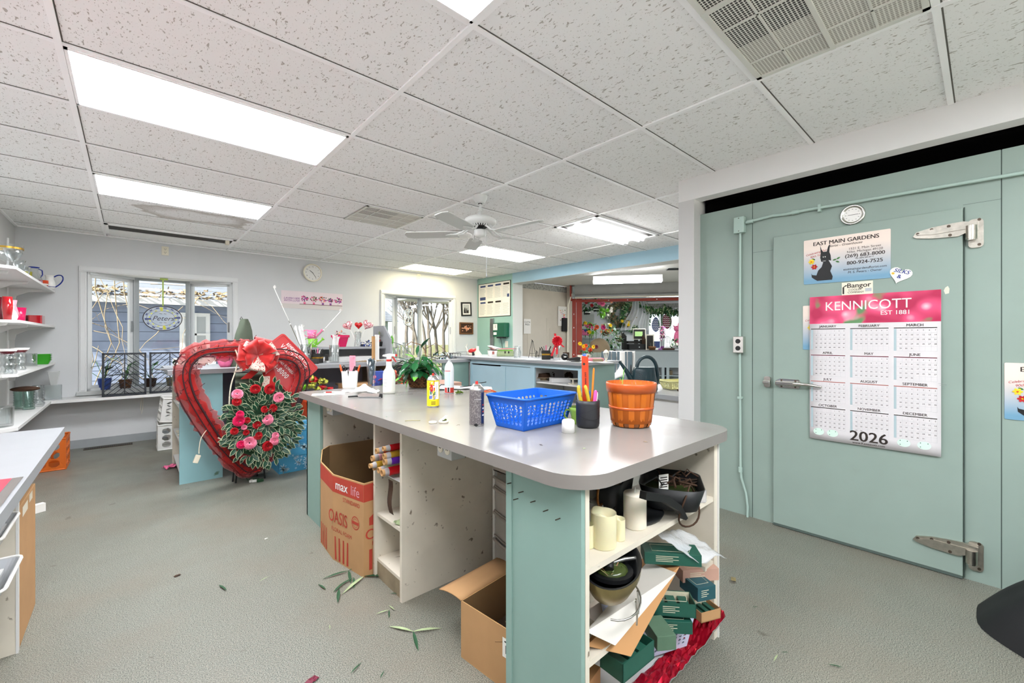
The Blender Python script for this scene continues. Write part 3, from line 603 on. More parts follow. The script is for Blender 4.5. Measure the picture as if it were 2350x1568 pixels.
# steel roller door, up
t = thing('roller_door','rolled-up grey steel shutter in a red steel frame between the two rooms','roller door',(0,0,0));t.matrix_world = FR
b = MB('red_paint');b.box(.12,.20,-.05,.02,0,2.16);b.box(.21,.33,-.02,.05,0,2.16);b.m('white_plastic')
for z in (.9,1.2,1.5,1.8): b.box(.15,.165,-.052,-.05,z,z+.03)
b.build('post',t);b = MB('red_paint');b.box(.2,4.4,-.03,.04,2.08,2.14);b.m('white_plastic');
for x in (.9,1.3,1.9): b.box(x,x+.02,-.033,-.03,2.10,2.12)
b.build('beam',t)
b = MB('roller_grey');b.lathe([(.19,0),(.19,4.3)],28,sm=True);
for v in range(len(b.v)): p = b.v[v];b.v[v] = Vector((p.z+.2,-.14+p.x*.9,2.35+p.y))
b.box(.2,4.5,-.30,-.02,2.17,2.2);b.build('drum',t)
b = MB('ivory');b.box(.2,4.4,-.26,-.20,2.145,2.17);b.build('bottom_bar',t)
b = MB('red_paint');b.prism([(-.25,2.2),(-.05,2.1),(-.0,2.1),(-.05,2.43),(-.25,2.43)],.09,.12,'x');b.build('bracket',t)
b = MB('ivory');b.x(Matrix.Translation(at(1304,700,t=9.25)));b.tube([(.12,0,.25),(0,0,0),(-.02,0,-1.5),(.02,0,-2)],.016,6);b.x();one(b,'drain_pipe','bent cream pipe in the corner beside the red roller door post','pipe')
t = thing('wrap_light','long glowing fluorescent wrap light on the textured ceiling of the passage','ceiling light',tuple(at(1439,646,t=6.9)));t.rotation_euler.z = -.95
b = MB('lamp_on');b.prism([(-.09,.015),(-.09,0),(-.07,-.022),(.07,-.022),(.09,0),(.09,.015)],-.53,.53,'x');b.build('diffuser',t);b = MB('white_plastic');b.box(-.545,-.53,-.095,.095,-.028,.02);b.box(.53,.545,-.095,.095,-.028,.02);b.box(-.54,.54,-.05,.05,.015,.09);b.build('housing',t)
p = at(1546,617,Z=2.434);b = MB('grey_plastic');b.cyl((0,0,-.006),.13,.007,18);b.m('black')
for k in range(-4,5): b.box(-.1,.1,k*.025-.006,k*.025+.006,-.008,-.006)
one(b,'round_vent','round slatted vent in the passage ceiling near the white pillar','vent',tuple(p),rz=-.9)
# poster, black box and notice on the passage wall
mat('paper','efece6',.8);mat('paper_cream','e9e1cf',.8)
def flatw(px,py,Y): return at(px,py,Y=Y)
p = at(1280,748,Y=YP-.01);b = MB('paper');b.box(0,.40,-.012,-.008,0,.43)
for i in range(26): b.m(R.choice(['fl_pink','leaf_pale','fl_blue','fl_peach','leaf_mid']));x,z = R.uniform(.03,.35),R.uniform(.04,.38);b.box(x,x+.025,-.0135,-.012,z,z+.014)
b.m('fl_pink');b.prism([(.14,.07),(.25,.07),(.23,.2),(.16,.2)],-.014,-.012,'y');b.m('fl_peach');b.prism([(.17+.03*math.cos(a*PI/4)+.025,.24+.03*math.sin(a*PI/4)) for a in range(8)],-.014,-.012,'y')
one(b,'flower_chart','white sheet with small coloured flower drawings on the beige passage wall','poster',(p.x,p.y,p.z-.0))
p = at(1288,761,Y=YP-.01);b = MB('black');b.box(0,.2,-.06,0,0,.3,.01);one(b,'wall_box','dark grey box mounted below the flower sheet on the passage wall','box',(p.x,p.y,p.z))
p = at(1201,766,Y=YP-.01);b = MB('paper');b.box(0,.2,-.012,-.01,0,.3);b.m('black');b.text('CLOTH\nPRESS',.05,(.1,-.0125,.22),'-y',bold=.01)
one(b,'paper_notice','small white notice taped beside the edge of the passage opening','notice',(p.x,p.y,p.z))
# ---------------------------------------------------------------- furniture
mat('laminate','83807c',.22,var=.05,vs=2.5,col2='79736b',c2s=3,c2t=.6,c2w=.2,bump=.03,bs=20);mat('laminate_edge','827c78',.4,var=.04)
mat('mint_paint','88a59c',.5,var=.04,vs=5,col2='7d9c90',c2s=9,c2t=.74,c2w=.03);mat('teal_paint','8fb9be',.5,var=.05,vs=4,col2='61806f',c2s=6,c2t=.7,c2w=.05);mat('blue_paint','b0cedb',.5,var=.04,vs=3)
mat('dirty_wood','d9d0c0',.65,var=.07,vs=6,col2='7f7263',c2s=24,c2t=.66,c2w=.06);mat('raw_edge','a08c70',.8,var=.1);mat('grime','8f8068',.8,var=.2,vs=12)
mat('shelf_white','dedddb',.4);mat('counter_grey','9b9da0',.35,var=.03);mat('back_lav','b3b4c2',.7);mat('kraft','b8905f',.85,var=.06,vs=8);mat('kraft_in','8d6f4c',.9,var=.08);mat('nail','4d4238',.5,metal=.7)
def rtop(x0,x1,y0,y1,z0,z1,rs,name_m,edge_m,b=None,n=8):
    """worktop with its own radius at each corner (x1y1, x0y1, x0y0, x1y0)"""
    P = []
    for (cx,cy,a0),r in zip(((x1,y1,0),(x0,y1,PI/2),(x0,y0,PI),(x1,y0,1.5*PI)),rs):
        ccx = cx-r if cx == x1 else cx+r;ccy = cy-r if cy == y1 else cy+r
        for i in range(n+1): a = a0+PI/2*i/n;P.append((ccx+r*math.cos(a),ccy+r*math.sin(a)))
    b = b or MB(edge_m);b.m(edge_m);k = len(P)
    V = [(x,y,z0) for x,y in P]+[(x,y,z1) for x,y in P];b.add(V,[(i,(i+1) % k,(i+1) % k+k,i+k) for i in range(k)],True);b.add(V,[tuple(range(k))[::-1]])
    b.m(name_m);b.add([(x,y,z1) for x,y in P],[tuple(range(k))]);return b
# island: worktop + body
b = rtop(.905,1.97,.725,3.33,.847,.888,(.02,.02,.135,.135),'laminate','laminate_edge');b.m('grime')
wt = one(b,'island_worktop','grey laminate worktop of the large centre worktable, rounded at its near corners','worktop')
t = thing('work_island','mint sided work island with dirty cream compartments under the laminate top','work table',(.97,.77,0));adopt(wt,t,'worktop')
b = MB('mint_paint').loc(-.97,-.77,0);b.box(.955,.972,.77,1.09,0,.8465);b.box(.95,.956,1.062,1.09,0,.84);b.m('nail')
b.build('front_panel',t)
for y,z in ((1.065,.79),(1.01,.775),(.955,.76),(.9,.748),(.85,.738),(1.035,.745)): b = MB('nail').loc(-.97,-.77,0);b.tube([(.956,y,z),(.93,y-.004,z+.003)],.0018,5);b.build('nail',t)
b = MB('mint_paint').loc(-.97,-.77,0);b.box(.952,.97,3.0,3.29,0,.8465);b.box(.952,1.85,3.27,3.29,0,.846);b.build('end_panel',t)
b = MB('dirty_wood').loc(-.97,-.77,0)
for x0,x1,y0,y1 in ((.972,1.85,3.0,3.02),(.972,1.85,2.18,2.2),(.972,1.85,1.878,1.898),(.972,1.48,1.07,1.09),(.972,.99,.768,1.07),(1.835,1.866,.768,1.09)):
    b.box(x0,x1,y0,y1,0,.8465)
b.box(1.835,1.85,1.898,3.0,0,.8465);b.box(1.47,1.486,.99,1.08,0,.8465)
b.build('upright',t)
b = MB('shelf_white').loc(-.97,-.77,0);b.box(1.866,1.873,.762,1.09,0,.8465);b.build('outer_panel',t)
def shelfp(x0,x1,y0,y1,z0,z1,nm='shelf',m='dirty_wood'):
    b = MB(m).loc(-.97,-.77,0);b.box(x0,x1,y0,y1,z0,z1);b.build(nm,t)
shelfp(.99,1.835,.772,1.07,.585,.604);b = MB('dirty_wood').loc(-.97,-.77,0);b.prism([(.99,.772),(1.15,.772),(1.15,.94),(1.76,.94),(1.76,.772),(1.835,.772),(1.835,1.07),(.99,1.07)],.315,.334);b.build('shelf',t);shelfp(.972,1.866,.772,1.085,.03,.05,m='shelf_white')
shelfp(.985,1.83,1.898,2.18,.325,.342);shelfp(.985,1.83,1.898,2.18,.085,.1);shelfp(.985,1.0,1.898,2.18,.0,.085,'kickboard','grime')
def plugbox(x,y,lab,rz=0):
    b = MB('grey_plastic');b.box(-.02,.05,-.055,.055,-.075,0,.003);b.m('ivory')
    for yy in (-.026,.026):
        b.m('ivory');b.x(Matrix.Translation((-.0205,yy,-.037)) @ Matrix.Rotation(PI/2,4,'Y'));b.cyl((0,0,-.003),.018,.004,16);b.m('black');b.box(-.008,.0,-.007,-.004,-.0042,-.003);b.box(-.008,.0,.004,.007,-.0042,-.003);b.x()
    one(b,'plug_box',lab,'outlet',(x,y,.8465),rz)
plugbox(1.0,1.52,'grey twin outlet box under the worktop edge near the drawers');plugbox(1.0,2.9,'grey twin outlet box under the far left corner of the worktop')
# left table and its base
b = rtop(XL+.002,-.262,-.6,3.3,.757,.80,(.003,.01,.003,.003),'counter_grey','counter_grey');wt = one(b,'side_table_top','long grey laminate table top along the left edge of the photo','table top')
t = thing('side_table','long grey laminate table on stained cream panels along the left edge of the photo','table',(-.6,2.62,0));adopt(wt,t,'worktop')
for y in (2.62,-.4): b = MB('dirty_wood').loc(.6,-2.62,0);b.box(XL+.002,-.345,y,y+.02,0,.7565);b.m('shelf_white');b.box(-.345,-.338,y-.003,y+.022,0,.7565);b.build('upright',t)
for z in (.55,.395): b = MB('shelf_white').loc(.6,-2.62,0);b.box(-.88,-.36,2.2,2.62,z-.012,z);b.build('rail',t)
# wall shelves on the left
def wshelf(z,y0,x1,lab,d=.022,w=True):
    t = thing('wall_shelf',lab,'shelf',(XL,(y0+YW)/2,z))
    b = MB('shelf_white').loc(-XL,-(y0+YW)/2,0);b.prism([(XL+.001,y0),(x1-.07,y0),(x1,y0+.05),(x1,YW-.002),(XL+.001,YW-.002)],-d,0);b.build('board',t)
    for y in (6.66,5.85,5.0):
        b = MB('shelf_white').loc(-XL,-(y0+YW)/2,0);b.prism([(XL+.012,-d-.001),(x1-.06,-d-.001),(x1-.07,-d-.02),(XL+.14,-d-.035),(XL+.06,-d-.08),(XL+.05,-d-.14),(XL+.012,-d-.14)],y-.012,y+.012,'y');b.build('bracket',t)
    return t
wshelf(1.814,4.78,-.635,'highest white wall shelf on the left, holding pitchers and clear vases');wshelf(1.418,4.93,-.635,'second white wall shelf on the left, holding pink and red vases');wshelf(1.006,4.85,-.635,'third white wall shelf on the left, holding green dishes and wavy glasses')
b = MB('shelf_white');b.prism([(XL+.001,4.85),(-.72,4.85),(-.635,4.91),(-.635,6.72),(XL+.001,6.72)],.575,.6);one(b,'low_shelf','lowest white wall shelf on the left, where the window ledge begins','shelf')
b = MB('shelf_white');b.box(XL+.001,1.6,6.7205,YW-.0005,.57,.602);one(b,'window_ledge','long white ledge board running along the wall below the left bay window','ledge')
b = MB('grid_white')
for y in (6.66,5.85,5.0): b.box(XL,XL+.012,y-.012,y+.012,.5,2.3)
one(b,'shelf_standard','slotted white metal rails on the left wall that carry the shelf brackets','shelf rails')
# long counter under the hutch
b = rtop(.235,3.419,4.65,5.56,.96,1.0,(.003,)*4,'counter_grey','counter_grey');wt = one(b,'long_counter_top','long grey counter top behind the heart wreath, crossing the back of the shop','counter top')
t = thing('long_counter','long grey topped counter with a teal end panel behind the heart wreath','counter',(.32,4.70,0));adopt(wt,t,'worktop')
def P(m,*a,nm='panel',**k):
    b = MB(m).loc(-.32,-4.70,0);b.box(*a,**k);return b.build(nm,t)
P('teal_paint',.317,.632,4.69,4.71,0,.9595,nm='end_panel');P('shelf_white',.614,.63,4.71,5.54,0,.9595,nm='inner_panel');P('dirty_wood',.317,.614,5.535,5.555,0,.9595,nm='back_panel')
for z in (.09,.36,.66): P('shelf_white',.325,.613,4.711,5.534,z-.018,z,nm='shelf')
P('back_lav',.631,3.415,5.5,5.52,0,.9595,nm='back_board');P('mint_paint',3.0,3.415,4.69,4.71,0,.9595,nm='right_panel');P('raw_edge',2.28,2.31,4.75,5.5,0,.9595,nm='divider');P('shelf_white',1.2,1.22,4.75,5.5,0,.9595,nm='divider')
t = thing('hutch_shelf','grey raised shelf standing on the back of the long counter','shelf',(1.6,5.36,1.0))
b = MB('counter_grey').loc(-1.6,-5.36,-1.0);b.box(.75,2.44,5.15,5.52,1.147,1.172);b.build('board',t)
b = MB('counter_grey').loc(-1.6,-5.36,-1.0);b.prism([(5.02,1.001),(5.53,1.001),(5.53,1.44),(5.22,1.44),(5.02,1.27)],2.441,2.462,'x');b.build('side_panel',t)
for x in (.76,1.62): b = MB('counter_grey').loc(-1.6,-5.36,-1.0);b.box(x,x+.02,5.2,5.5,1.001,1.147);b.build('support',t)
b = MB('counter_grey').loc(-1.6,-5.36,-1.0);b.box(.75,2.44,5.5,5.515,1.001,1.147);b.build('back',t)
# blue cabinet peninsula
b = rtop(3.35,4.06,2.70,5.2,1.0005,1.03,(.003,.003,.003,.003),'counter_grey','counter_grey');wt = one(b,'blue_cabinet_top','grey laminate top of the blue cabinet at the middle of the shop','counter top')
t = thing('blue_cabinet','pale blue cabinet with two sliding doors and an open niche at its right end','cabinet',(3.42,3.7,0));adopt(wt,t,'worktop')
def Q(m,*a,nm='panel'):
    b = MB(m).loc(-3.42,-3.7,0);b.box(*a);return b.build(nm,t)
Q('blue_paint',3.42,3.44,2.76,4.66,.945,.9975,nm='top_rail');Q('blue_paint',3.42,3.44,4.63,4.66,0,.945,nm='stile');Q('blue_paint',3.42,3.44,3.43,3.5,0,.945,nm='stile');Q('blue_paint',3.42,3.44,2.76,2.80,0,.945,nm='stile')
Q('mint_paint',3.44,4.01,2.76,2.78,0,.9975,nm='end_panel');Q('shelf_white',3.99,4.01,2.78,5.15,0,.9975,nm='back_panel');Q('shelf_white',3.44,3.99,3.49,3.51,0,.9975,nm='divider')
Q('blue_paint',3.43,3.438,3.95,4.63,.06,.925,nm='sliding_door');Q('blue_paint',3.4405,3.449,3.5,4.05,.06,.94,nm='sliding_door')
Q('shelf_white',3.46,3.99,2.781,3.49,.768,.785,nm='shelf');Q('shelf_white',3.45,3.99,2.781,3.49,.05,.07,nm='shelf');Q('shelf_white',3.44,3.99,4.66,5.15,0,.9975,nm='end_box')
# desk by the pillar
b = rtop(3.55,4.36,1.64,2.42,.73,.77,(.003,)*4,'counter_grey','counter_grey');wt = one(b,'desk_top','low grey desk top behind the white pillar','desk top')
t = thing('desk','low white desk with a grey top behind the white pillar','desk',(3.6,2.0,0));adopt(wt,t,'worktop')
for a in ((3.6,3.62,1.66,2.4),(3.62,4.3,1.66,1.68),(3.62,4.3,2.38,2.4)): b = MB('shelf_white').loc(-3.6,-2.0,0);b.box(*a,0,.7295);b.build('panel',t)
# ---------------------------------------------------------------- shop counter
t = thing('shop_counter','white front counter with grey top and open shelves in the far flower shop','counter',(0,0,0));t.matrix_world = FR
c0 = at(1430,803,t=11.6);import_ = FR.inverted() @ c0;SX,SY = import_.x,import_.y
b = MB('shop_top');b.box(SX,SX+3,SY,SY+.6,.93,.965);b.build('top',t)
b = MB('shop_white');b.box(SX+.03,SX+3,SY+.02,SY+.04,.5,.93);b.build('front',t)
for x in (.03,1.0,1.12,1.95,2.8): b = MB('shop_white');b.box(SX+x,SX+x+.07,SY+.02,SY+.55,0,.5 if x != .03 else .93);b.build('divider',t)
b = MB('shop_white');b.box(SX+.03,SX+3,SY+.5,SY+.56,0,.93);b.build('back',t)
for z in (.02,.27): b = MB('shop_white');b.box(SX+.05,SX+3,SY+.03,SY+.5,z,z+.02);b.build('shelf',t)
t = thing('shop_fill_light','unseen ceiling light strip added to brighten the far flower shop','ceiling light',tuple(FR @ Vector((2.2,2.5,2.46))));t.rotation_euler.z = -.95  # out of view, added to light the shop interior
b = MB('tube_on');b.box(-.7,.7,-.16,.16,-.05,-.02);b.build('diffuser',t);b = MB('white_plastic');b.box(-.72,.72,-.17,.17,-.02,0);b.build('housing',t)
# ---------------------------------------------------------------- things on the island worktop
ZT = .888
mat('basket_blue','145cc4',.35,var=.04);mat('slat_dark','8a4a12',.4,var=.2,vs=10,coat=.3);mat('orange_wood','c2640c',.35,var=.12,vs=14,col2='7d3a0c',c2s=7,c2t=.56,c2w=.15,coat=.3);mat('orange_band','b8521a',.35,var=.1,vs=9,coat=.3);mat('orange_in','c9661a',.5)
mat('can_grey','5d5759',.4,col2='7b7674',c2s=170,c2t=.5,c2w=.06);mat('can_navy','1d2c52',.3);mat('can_silver','c3c1bd',.25,metal=.9);mat('red_cap','c12a22',.4);mat('can_white','e3e5ea',.3);mat('can_yellow','e8cf1d',.35);mat('can_red','b8352b',.4);mat('label_aqua','b9cfd0',.5)
mat('milky','e8eae2',.25,trans=.15,sss=.2);mat('clear_plastic','ffffff',.08,trans=1,ior=1.3);mat('liquid','f2f3ea',.3,sss=.3);mat('wicker','6b4526',.75,var=.3,vs=60,bump=.3,bs=90);mat('wicker_dark','3d2615',.8)
mat('leaf_plant','1e5a30',.28,var=.2,vs=12,col2='3f8a3c',c2s=4,c2t=.6);mat('leaf_new','6fb744',.3,var=.15,vs=9);mat('stem_brown','7a5a3c',.7);mat('soil','3a2a1c',.95,bump=.5)
mat('black_cup','25262a',.45,bump=.15,bs=20);mat('mug_green','8cb04a',.25);mat('tape_cream','e8ddc3',.5);mat('moss','4f6420',.95,var=.3,vs=40);mat('cloth_white','e6e4e0',.8);mat('orange_handle','c8531f',.4);mat('plier_yellow','b59a24',.35,col2='6a5c1a',c2s=60,c2t=.62);mat('pink_paper','ef8f9f',.8,col2='e8758c',c2s=40,c2t=.58);mat('blue_foil','7f99ad',.2,metal=.5,col2='3f5560',c2s=30,c2t=.5);mat('pen_blue','3c6fd6',.3);mat('pen_pink','d84e98',.3);mat('wood_orange','e8761c',.4);mat('ruler','c23a12',.5);mat('ink','2a211c',.7);mat('twig','8d8253',.8)
# blue laundry-style basket: four walls with rows of round holes
def holed(b,p0,p1,p2,p3,cols,rows,r,m0,m1,m2,m3):
    """wall p0 p1 (bottom) p3 p2 (top) pierced by cols x rows holes; m*: margins left right bottom top (fractions)"""
    p0,p1,p2,p3 = map(Vector,(p0,p1,p2,p3))
    def S_(u,v): return (p0*(1-u)+p1*u)*(1-v)+(p3*(1-u)+p2*u)*v
    W_ = ((p1-p0).length+(p2-p3).length)/2;H_ = (p3-p0).length
    us = [0,m0]+[m0+(1-m0-m1)*i/cols for i in range(1,cols+1)]+[1];vs = [0,m2]+[m2+(1-m2-m3)*j/rows for j in range(1,rows+1)]+[1]
    for i in range(len(us)-1):
        for j in range(len(vs)-1):
            a,c,e,f = us[i],us[i+1],vs[j],vs[j+1]
            if i in (0,len(us)-2) or j in (0,len(vs)-2): b.add([S_(a,e),S_(c,e),S_(c,f),S_(a,f)],[(0,1,2,3)]);continue
            k = 8;rr = r*R.choice((.8,1,1,1.15));cu,cv = (a+c)/2,(e+f)/2;ru,rv = min(rr/W_,(c-a)*.46),min(rr*1.15/H_,(f-e)*.46)
            inn = [S_(cu+ru*math.cos(2*PI*q/k+PI/8),cv+rv*math.sin(2*PI*q/k+PI/8)) for q in range(k)]
            ouu = [(c,cv+(f-cv)*.41),(cu+(c-cu)*.41,f),(cu-(c-cu)*.41,f),(a,cv+(f-cv)*.41),(a,cv-(f-cv)*.41),(cu-(c-cu)*.41,e),(cu+(c-cu)*.41,e),(c,cv-(f-cv)*.41)]
            out = [S_(*q) for q in ouu];V = out+inn;F = [(q,(q+1) % k,(q+1) % k+k,q+k) for q in range(k)]
            F2 = [(0,8,7)];b.add(V,F)
            cn = [S_(c,f),S_(a,f),S_(a,e),S_(c,e)];b.add(out+cn,[(0,8,1),(2,9,3),(4,10,5),(6,11,7)])
def tub(b,w0,d0,w1,d1,h,cols,colsd,rows,r,m=(.07,.07,.1,.2)):
    B = [(-w0/2,-d0/2,.004),(w0/2,-d0/2,.004),(w0/2,d0/2,.004),(-w0/2,d0/2,.004)];T = [(-w1/2,-d1/2,h),(w1/2,-d1/2,h),(w1/2,d1/2,h),(-w1/2,d1/2,h)]
    for i,cc in zip(range(4),(cols,colsd,cols,colsd)): j = (i+1) % 4;holed(b,B[i],B[j],T[j],T[i],cc,rows,r,*m)
    b.add(B,[(0,1,2,3)])
t = thing('plastic_basket','bright blue plastic basket with rows of round holes on the island worktop','basket',(1.352,1.372,ZT),.05)
b = MB('basket_blue');tub(b,.285,.165,.335,.235,.137,11,7,6,.0105,(.05,.05,.12,.2));o = b.build('body',t,solid=.003)
b = MB('basket_blue');P_ = [(x,y,.137) for x,y in rrect(.335+.012,.235+.012,.02)];b.tube(P_,.005,6,closed=True);b.box(-.14,.14,-.08,.08,.0,.004);b.build('rim',t)
# orange bushel bucket
t = thing('bushel_bucket','orange split-wood style bucket on the near corner of the island worktop','bucket',tuple(at(1448,976,Z=ZT+.0005)),.2)
b = MB('orange_wood');n = 24
for k in range(n):
    a0,a1 = 2*PI*k/n,2*PI*(k+.97)/n;off_ = .0035 if k % 2 else 0;b.m('slat_dark' if k % 2 == 0 else 'orange_wood')
    b.lathe([(.078+off_,.004),(.083+off_,.012),(.100+off_,.15),(.1035+off_,.165)],4,a0=a0,a1=a1)
b.build('staves',t)
b = MB('orange_band');b.lathe([(.103,.152),(.107,.152),(.110,.185),(.1085,.192),(.105,.192),(.1015,.152)],48);b.lathe([(.0925,.078),(.0965,.078),(.098,.09),(.0945,.09)],48);b.m('orange_in');b.lathe([(.105,.191),(.088,.02),(.0001,.02)],40);b.build('bands',t)
b = MB('wicker_dark');b.cyl((0,0,0),.079,.006,32);b.build('base',t)
b = MB('leaf_new');p = Vector((-.07,.0,.15));b.tube([p,p+Vector((.004,0,.05)),p+Vector((.015,0,.09))],.0015,5);leafshape(b,p+Vector((0,0,.05)),(-.7,0,.5),(0,1,0),.035,.006);leafshape(b,p+Vector((.01,0,.08)),(.2,0,1),(0,1,0),.03,.006)
q = b.build('grass_sprig',None);q.location = t.location;tag(q,'thin green sprig poking out of the orange bucket','sprig')
# pen cup and what stands in it
cup = at(1349,980,Z=ZT);cx,cy = cup.x,cup.y
b = MB('black_cup');b.lathe([(.0001,.0),(.042,.0),(.048,.006),(.0505,.02),(.0515,.10),(.0515,.118),(.048,.118),(.047,.03),(.044,.012),(.0001,.01)],36)
for z in (.028,.05,.075,.092): b.m('black');b.tube([(.0518*math.cos(a),.0518*math.sin(a),z+.012*math.sin(a*1.5+z*90)) for a in [PI*1.0+i*PI/14 for i in range(16)]],.0006,4)
one(b,'pen_cup','black ridged cup crammed with pens and pliers on the island worktop','cup',(cx,cy,ZT+.0005))
def stick(name,mb,lab,cat,dx,dy,tx=0,ty=0,z=.013): return one(mb,name,lab,cat,(cx+dx,cy+dy,ZT+z),rx=tx,ry=ty)
rzc = -YAW
Cx = lambda u,v: (u*math.cos(rzc)-v*math.sin(rzc),u*math.sin(rzc)+v*math.cos(rzc))      # offsets seen from the camera: right, away
def inst(name,mb,lab,cat,u,v,lean=0,z=.013):
    dx,dy = Cx(u,v);o = one(mb,name,lab,cat,(cx+dx,cy+dy,ZT+z));o.rotation_euler = (0,lean,rzc);return o
b = MB('ruler');b.prism([(-.0135,0),(.0155,0),(.0165,.29),(.004,.297),(-.0115,.297),(-.0125,.29)],-.0015,.0015,'y');b.m('ink');b.text('EAST MAIN GARDENS',.0105,(-.001,-.0017,.175),'-y',rot=-PI/2,bold=.04);b.x(Matrix.Translation((-.003,-.0016,.262)) @ Matrix.Rotation(PI/2,4,'X'));b.lathe([(.0001,.0002),(.006,.0)],12);b.x();b.v = b.v;
b.cyl((0,0,0),.0,.0,3);inst('ruler',b,'red wooden ruler with dark printing sticking up from the black cup','ruler',-.008,.005,-.02)
b = MB('pen_blue');b.box(-.008,.006,-.001,.001,.0,.303)
for k in range(4): b.box(-.008+k*.005,-.006+k*.005,-.001,.001,.303,.308)
inst('comb',b,'blue toothed strip just behind the top of the red ruler','comb',-.006,.017,-.02)
b = MB('wood_orange');b.tube([(0,0,0),(0,0,.235),(0,0,.243),(0,0,.245)],[.0045,.0045,.003,.001],8);inst('pencil',b,'tall orange pencil standing beside the red ruler','pencil',.014,.012,.06)
def handlepair():
    b = MB('plier_yellow');b.tube([(-.006,0,.0),(-.009,0,.05),(-.02,0,.10),(-.030,0,.15),(-.031,0,.168),(-.03,0,.172)],[.006,.006,.008,.0085,.007,.002],8)
    b.tube([(.004,0,.0),(.01,0,.05),(.014,0,.10),(.004,0,.145),(-.002,0,.168),(-.003,0,.172)],[.006,.006,.008,.0085,.007,.002],8);b.m('steel');b.box(-.012,.01,-.004,.004,-.0,.03);return b
inst('pliers',handlepair(),'mustard handled pliers standing handles-up in the black cup','pliers',-.012,-.018,0)
for u,v,c_,h,ln,lab in ((-.034,-.006,'white_plastic',.148,-.10,'fat white marker leaning at the left of the black cup'),(.022,-.014,'pen_pink',.15,.16,'bright pink marker leaning right in the black cup'),(.034,-.002,'white_plastic',.14,.16,'thin white pen at the right of the black cup'),(.037,.014,'fl_wine',.142,.18,'dark red pen at the far right of the black cup'),(.012,.028,'pen_blue',.142,.05,'blue pen behind the pliers in the black cup'),(-.041,.012,'steel',.135,-.14,'grey metal pen at the far left of the black cup')):
    b = MB(c_);r_ = .0075 if 'marker' in lab else .0045;b.tube([(0,0,0),(0,0,h-.008),(0,0,h)],[r_,r_,r_*.5],10);b.m('black');b.box(-r_-.002,-r_,-.001,.001,h-.04,h-.01) if 'pen' in lab else b.box(-.001,.001,-r_-.0005,-r_,.05,.06);inst('pen' if 'pen' in lab else 'marker',b,lab,'pen',u*.8,v,ln*.6)
# mug, cap
b = MB('mug_green');b.lathe([(.0001,0),(.026,0),(.03,.006),(.034,.03),(.042,.06),(.046,.075),(.044,.0755),(.038,.05),(.03,.012),(.0001,.01)],30);b.tube([(-.036,0,.06),(-.055,0,.063),(-.066,0,.05),(-.062,0,.03),(-.045,0,.014),(-.03,0,.012)],.0045,8);one(b,'mug','lime green mug half hidden behind the black cup','mug',tuple(at(1328,972,Z=ZT+.0005)),-YAW)
b = MB('white_plastic');b.lathe([(.0001,.053),(.018,.053),(.024,.05),(.0262,.043),(.027,.0),(.025,0),(.0235,.04)],30);one(b,'white_cap','small plain white plastic cap in front of the blue basket','cap',tuple(at(1304,992,Z=ZT+.0005)))  # loose white plastic cap standing on its own
# spray cans
def can(h,r,body,cap='red',name='spray_can',lab='',loc=None,rz=0,extra=None):
    t = thing(name,lab,'spray can',loc,rz)
    b = MB('can_silver');b.lathe([(r*.96,.0),(r,.003),(r,.006)],30);b.lathe([(r,h),(r*1.02,h+.002),(r*.95,h+.006),(r*.8,h+.016),(r*.62,h+.022),(r*.6,h+.022),(r*.56,h+.027),(r*.2,h+.026)],30);b.m(body);b.lathe([(r,.006),(r,h)],30);b.m('can_silver');b.cyl((0,0,.0),r*.96,.002,24);b.build('body',t)
    b = MB('red_cap');b.cyl((0,0,h+.024),.007,.015,14,.006);b.build('nozzle',t)
    if extra: extra(t)
    return t
def lab1(t):
    b = MB('can_navy');b.lathe([(.0332,.012),(.0332,.148)],8,a0=-.85,a1=.45)
    b.m('ink');b.lathe([(.0333,.10),(.0333,.101)],10,a0=-2.3,a1=-.85);b.m('black');b.prism([(0,0),(.012,.007),(0,.014),(-.012,.007)],-.0335,-.0332,'y')
    for i,z in enumerate((.045,.06,.075,.09)): b.m('can_red' if i % 2 else 'white_plastic');b.lathe([(.0334,z),(.0334,z+.006)],4,a0=-.65,a1=-.25)
    b.m('white_plastic');b.lathe([(.0334,.118),(.0334,.119)],6,a0=-1.8,a1=-.8);b.build('label',t)
can(.157,.033,'can_grey',lab='dark grey speckled spray can with a navy stripe, left of the blue basket',loc=tuple(at(1094,976,Z=ZT+.0005)),extra=lab1,rz=-YAW)
def lab2(t):
    b = MB('white_plastic');b.lathe([(.0352,.045),(.0352,.143)],16,a0=-1.95,a1=-.35);rr = random.Random(3)
    for i in range(46):
        a = rr.uniform(-1.95,-1.1);z = rr.uniform(.05,.14);b.m(rr.choice(['fl_red','fl_orange','fl_red','fl_yellow'] if z > .09 else ['fl_blue','fl_purple','fl_yellow','leaf_mid']));w_ = rr.uniform(.12,.22)
        b.lathe([(.0354+i*.00001,z-.009),(.0354+i*.00001,z+.009)],3,a0=a-w_/2,a1=a+w_/2)
    b.m('ink')
    for k in range(9): b.lathe([(.0356,.06+k*.008),(.0356,.062+k*.008)],3,a0=-.95+.04*(k % 3),a1=-.75)
    for k in range(3): b.lathe([(.0354,.015+k*.007),(.0354,.018+k*.007)],6,a0=-1.7,a1=-1.0)
    b.build('label',t)
can(.150,.0350,'can_yellow',lab='yellow spray can with red and blue flowers printed on its white label',loc=tuple(at(994,933,Z=ZT+.0005)),extra=lab2,rz=-YAW)
t = thing('aerosol_can','tall white aerosol can with aqua text panel and red base band beyond the yellow can','spray can',tuple(at(1031,902,Z=ZT+.0005)),-YAW)
b = MB('can_white');b.lathe([(.0001,0),(.031,0),(.033,.003),(.033,.165),(.031,.185),(.024,.205),(.014,.218),(.0001,.218)],30);b.build('body',t)
b = MB('grey_plastic');b.lathe([(.012,.216),(.012,.226),(.008,.232),(.0001,.232)],16);b.build('nozzle',t)
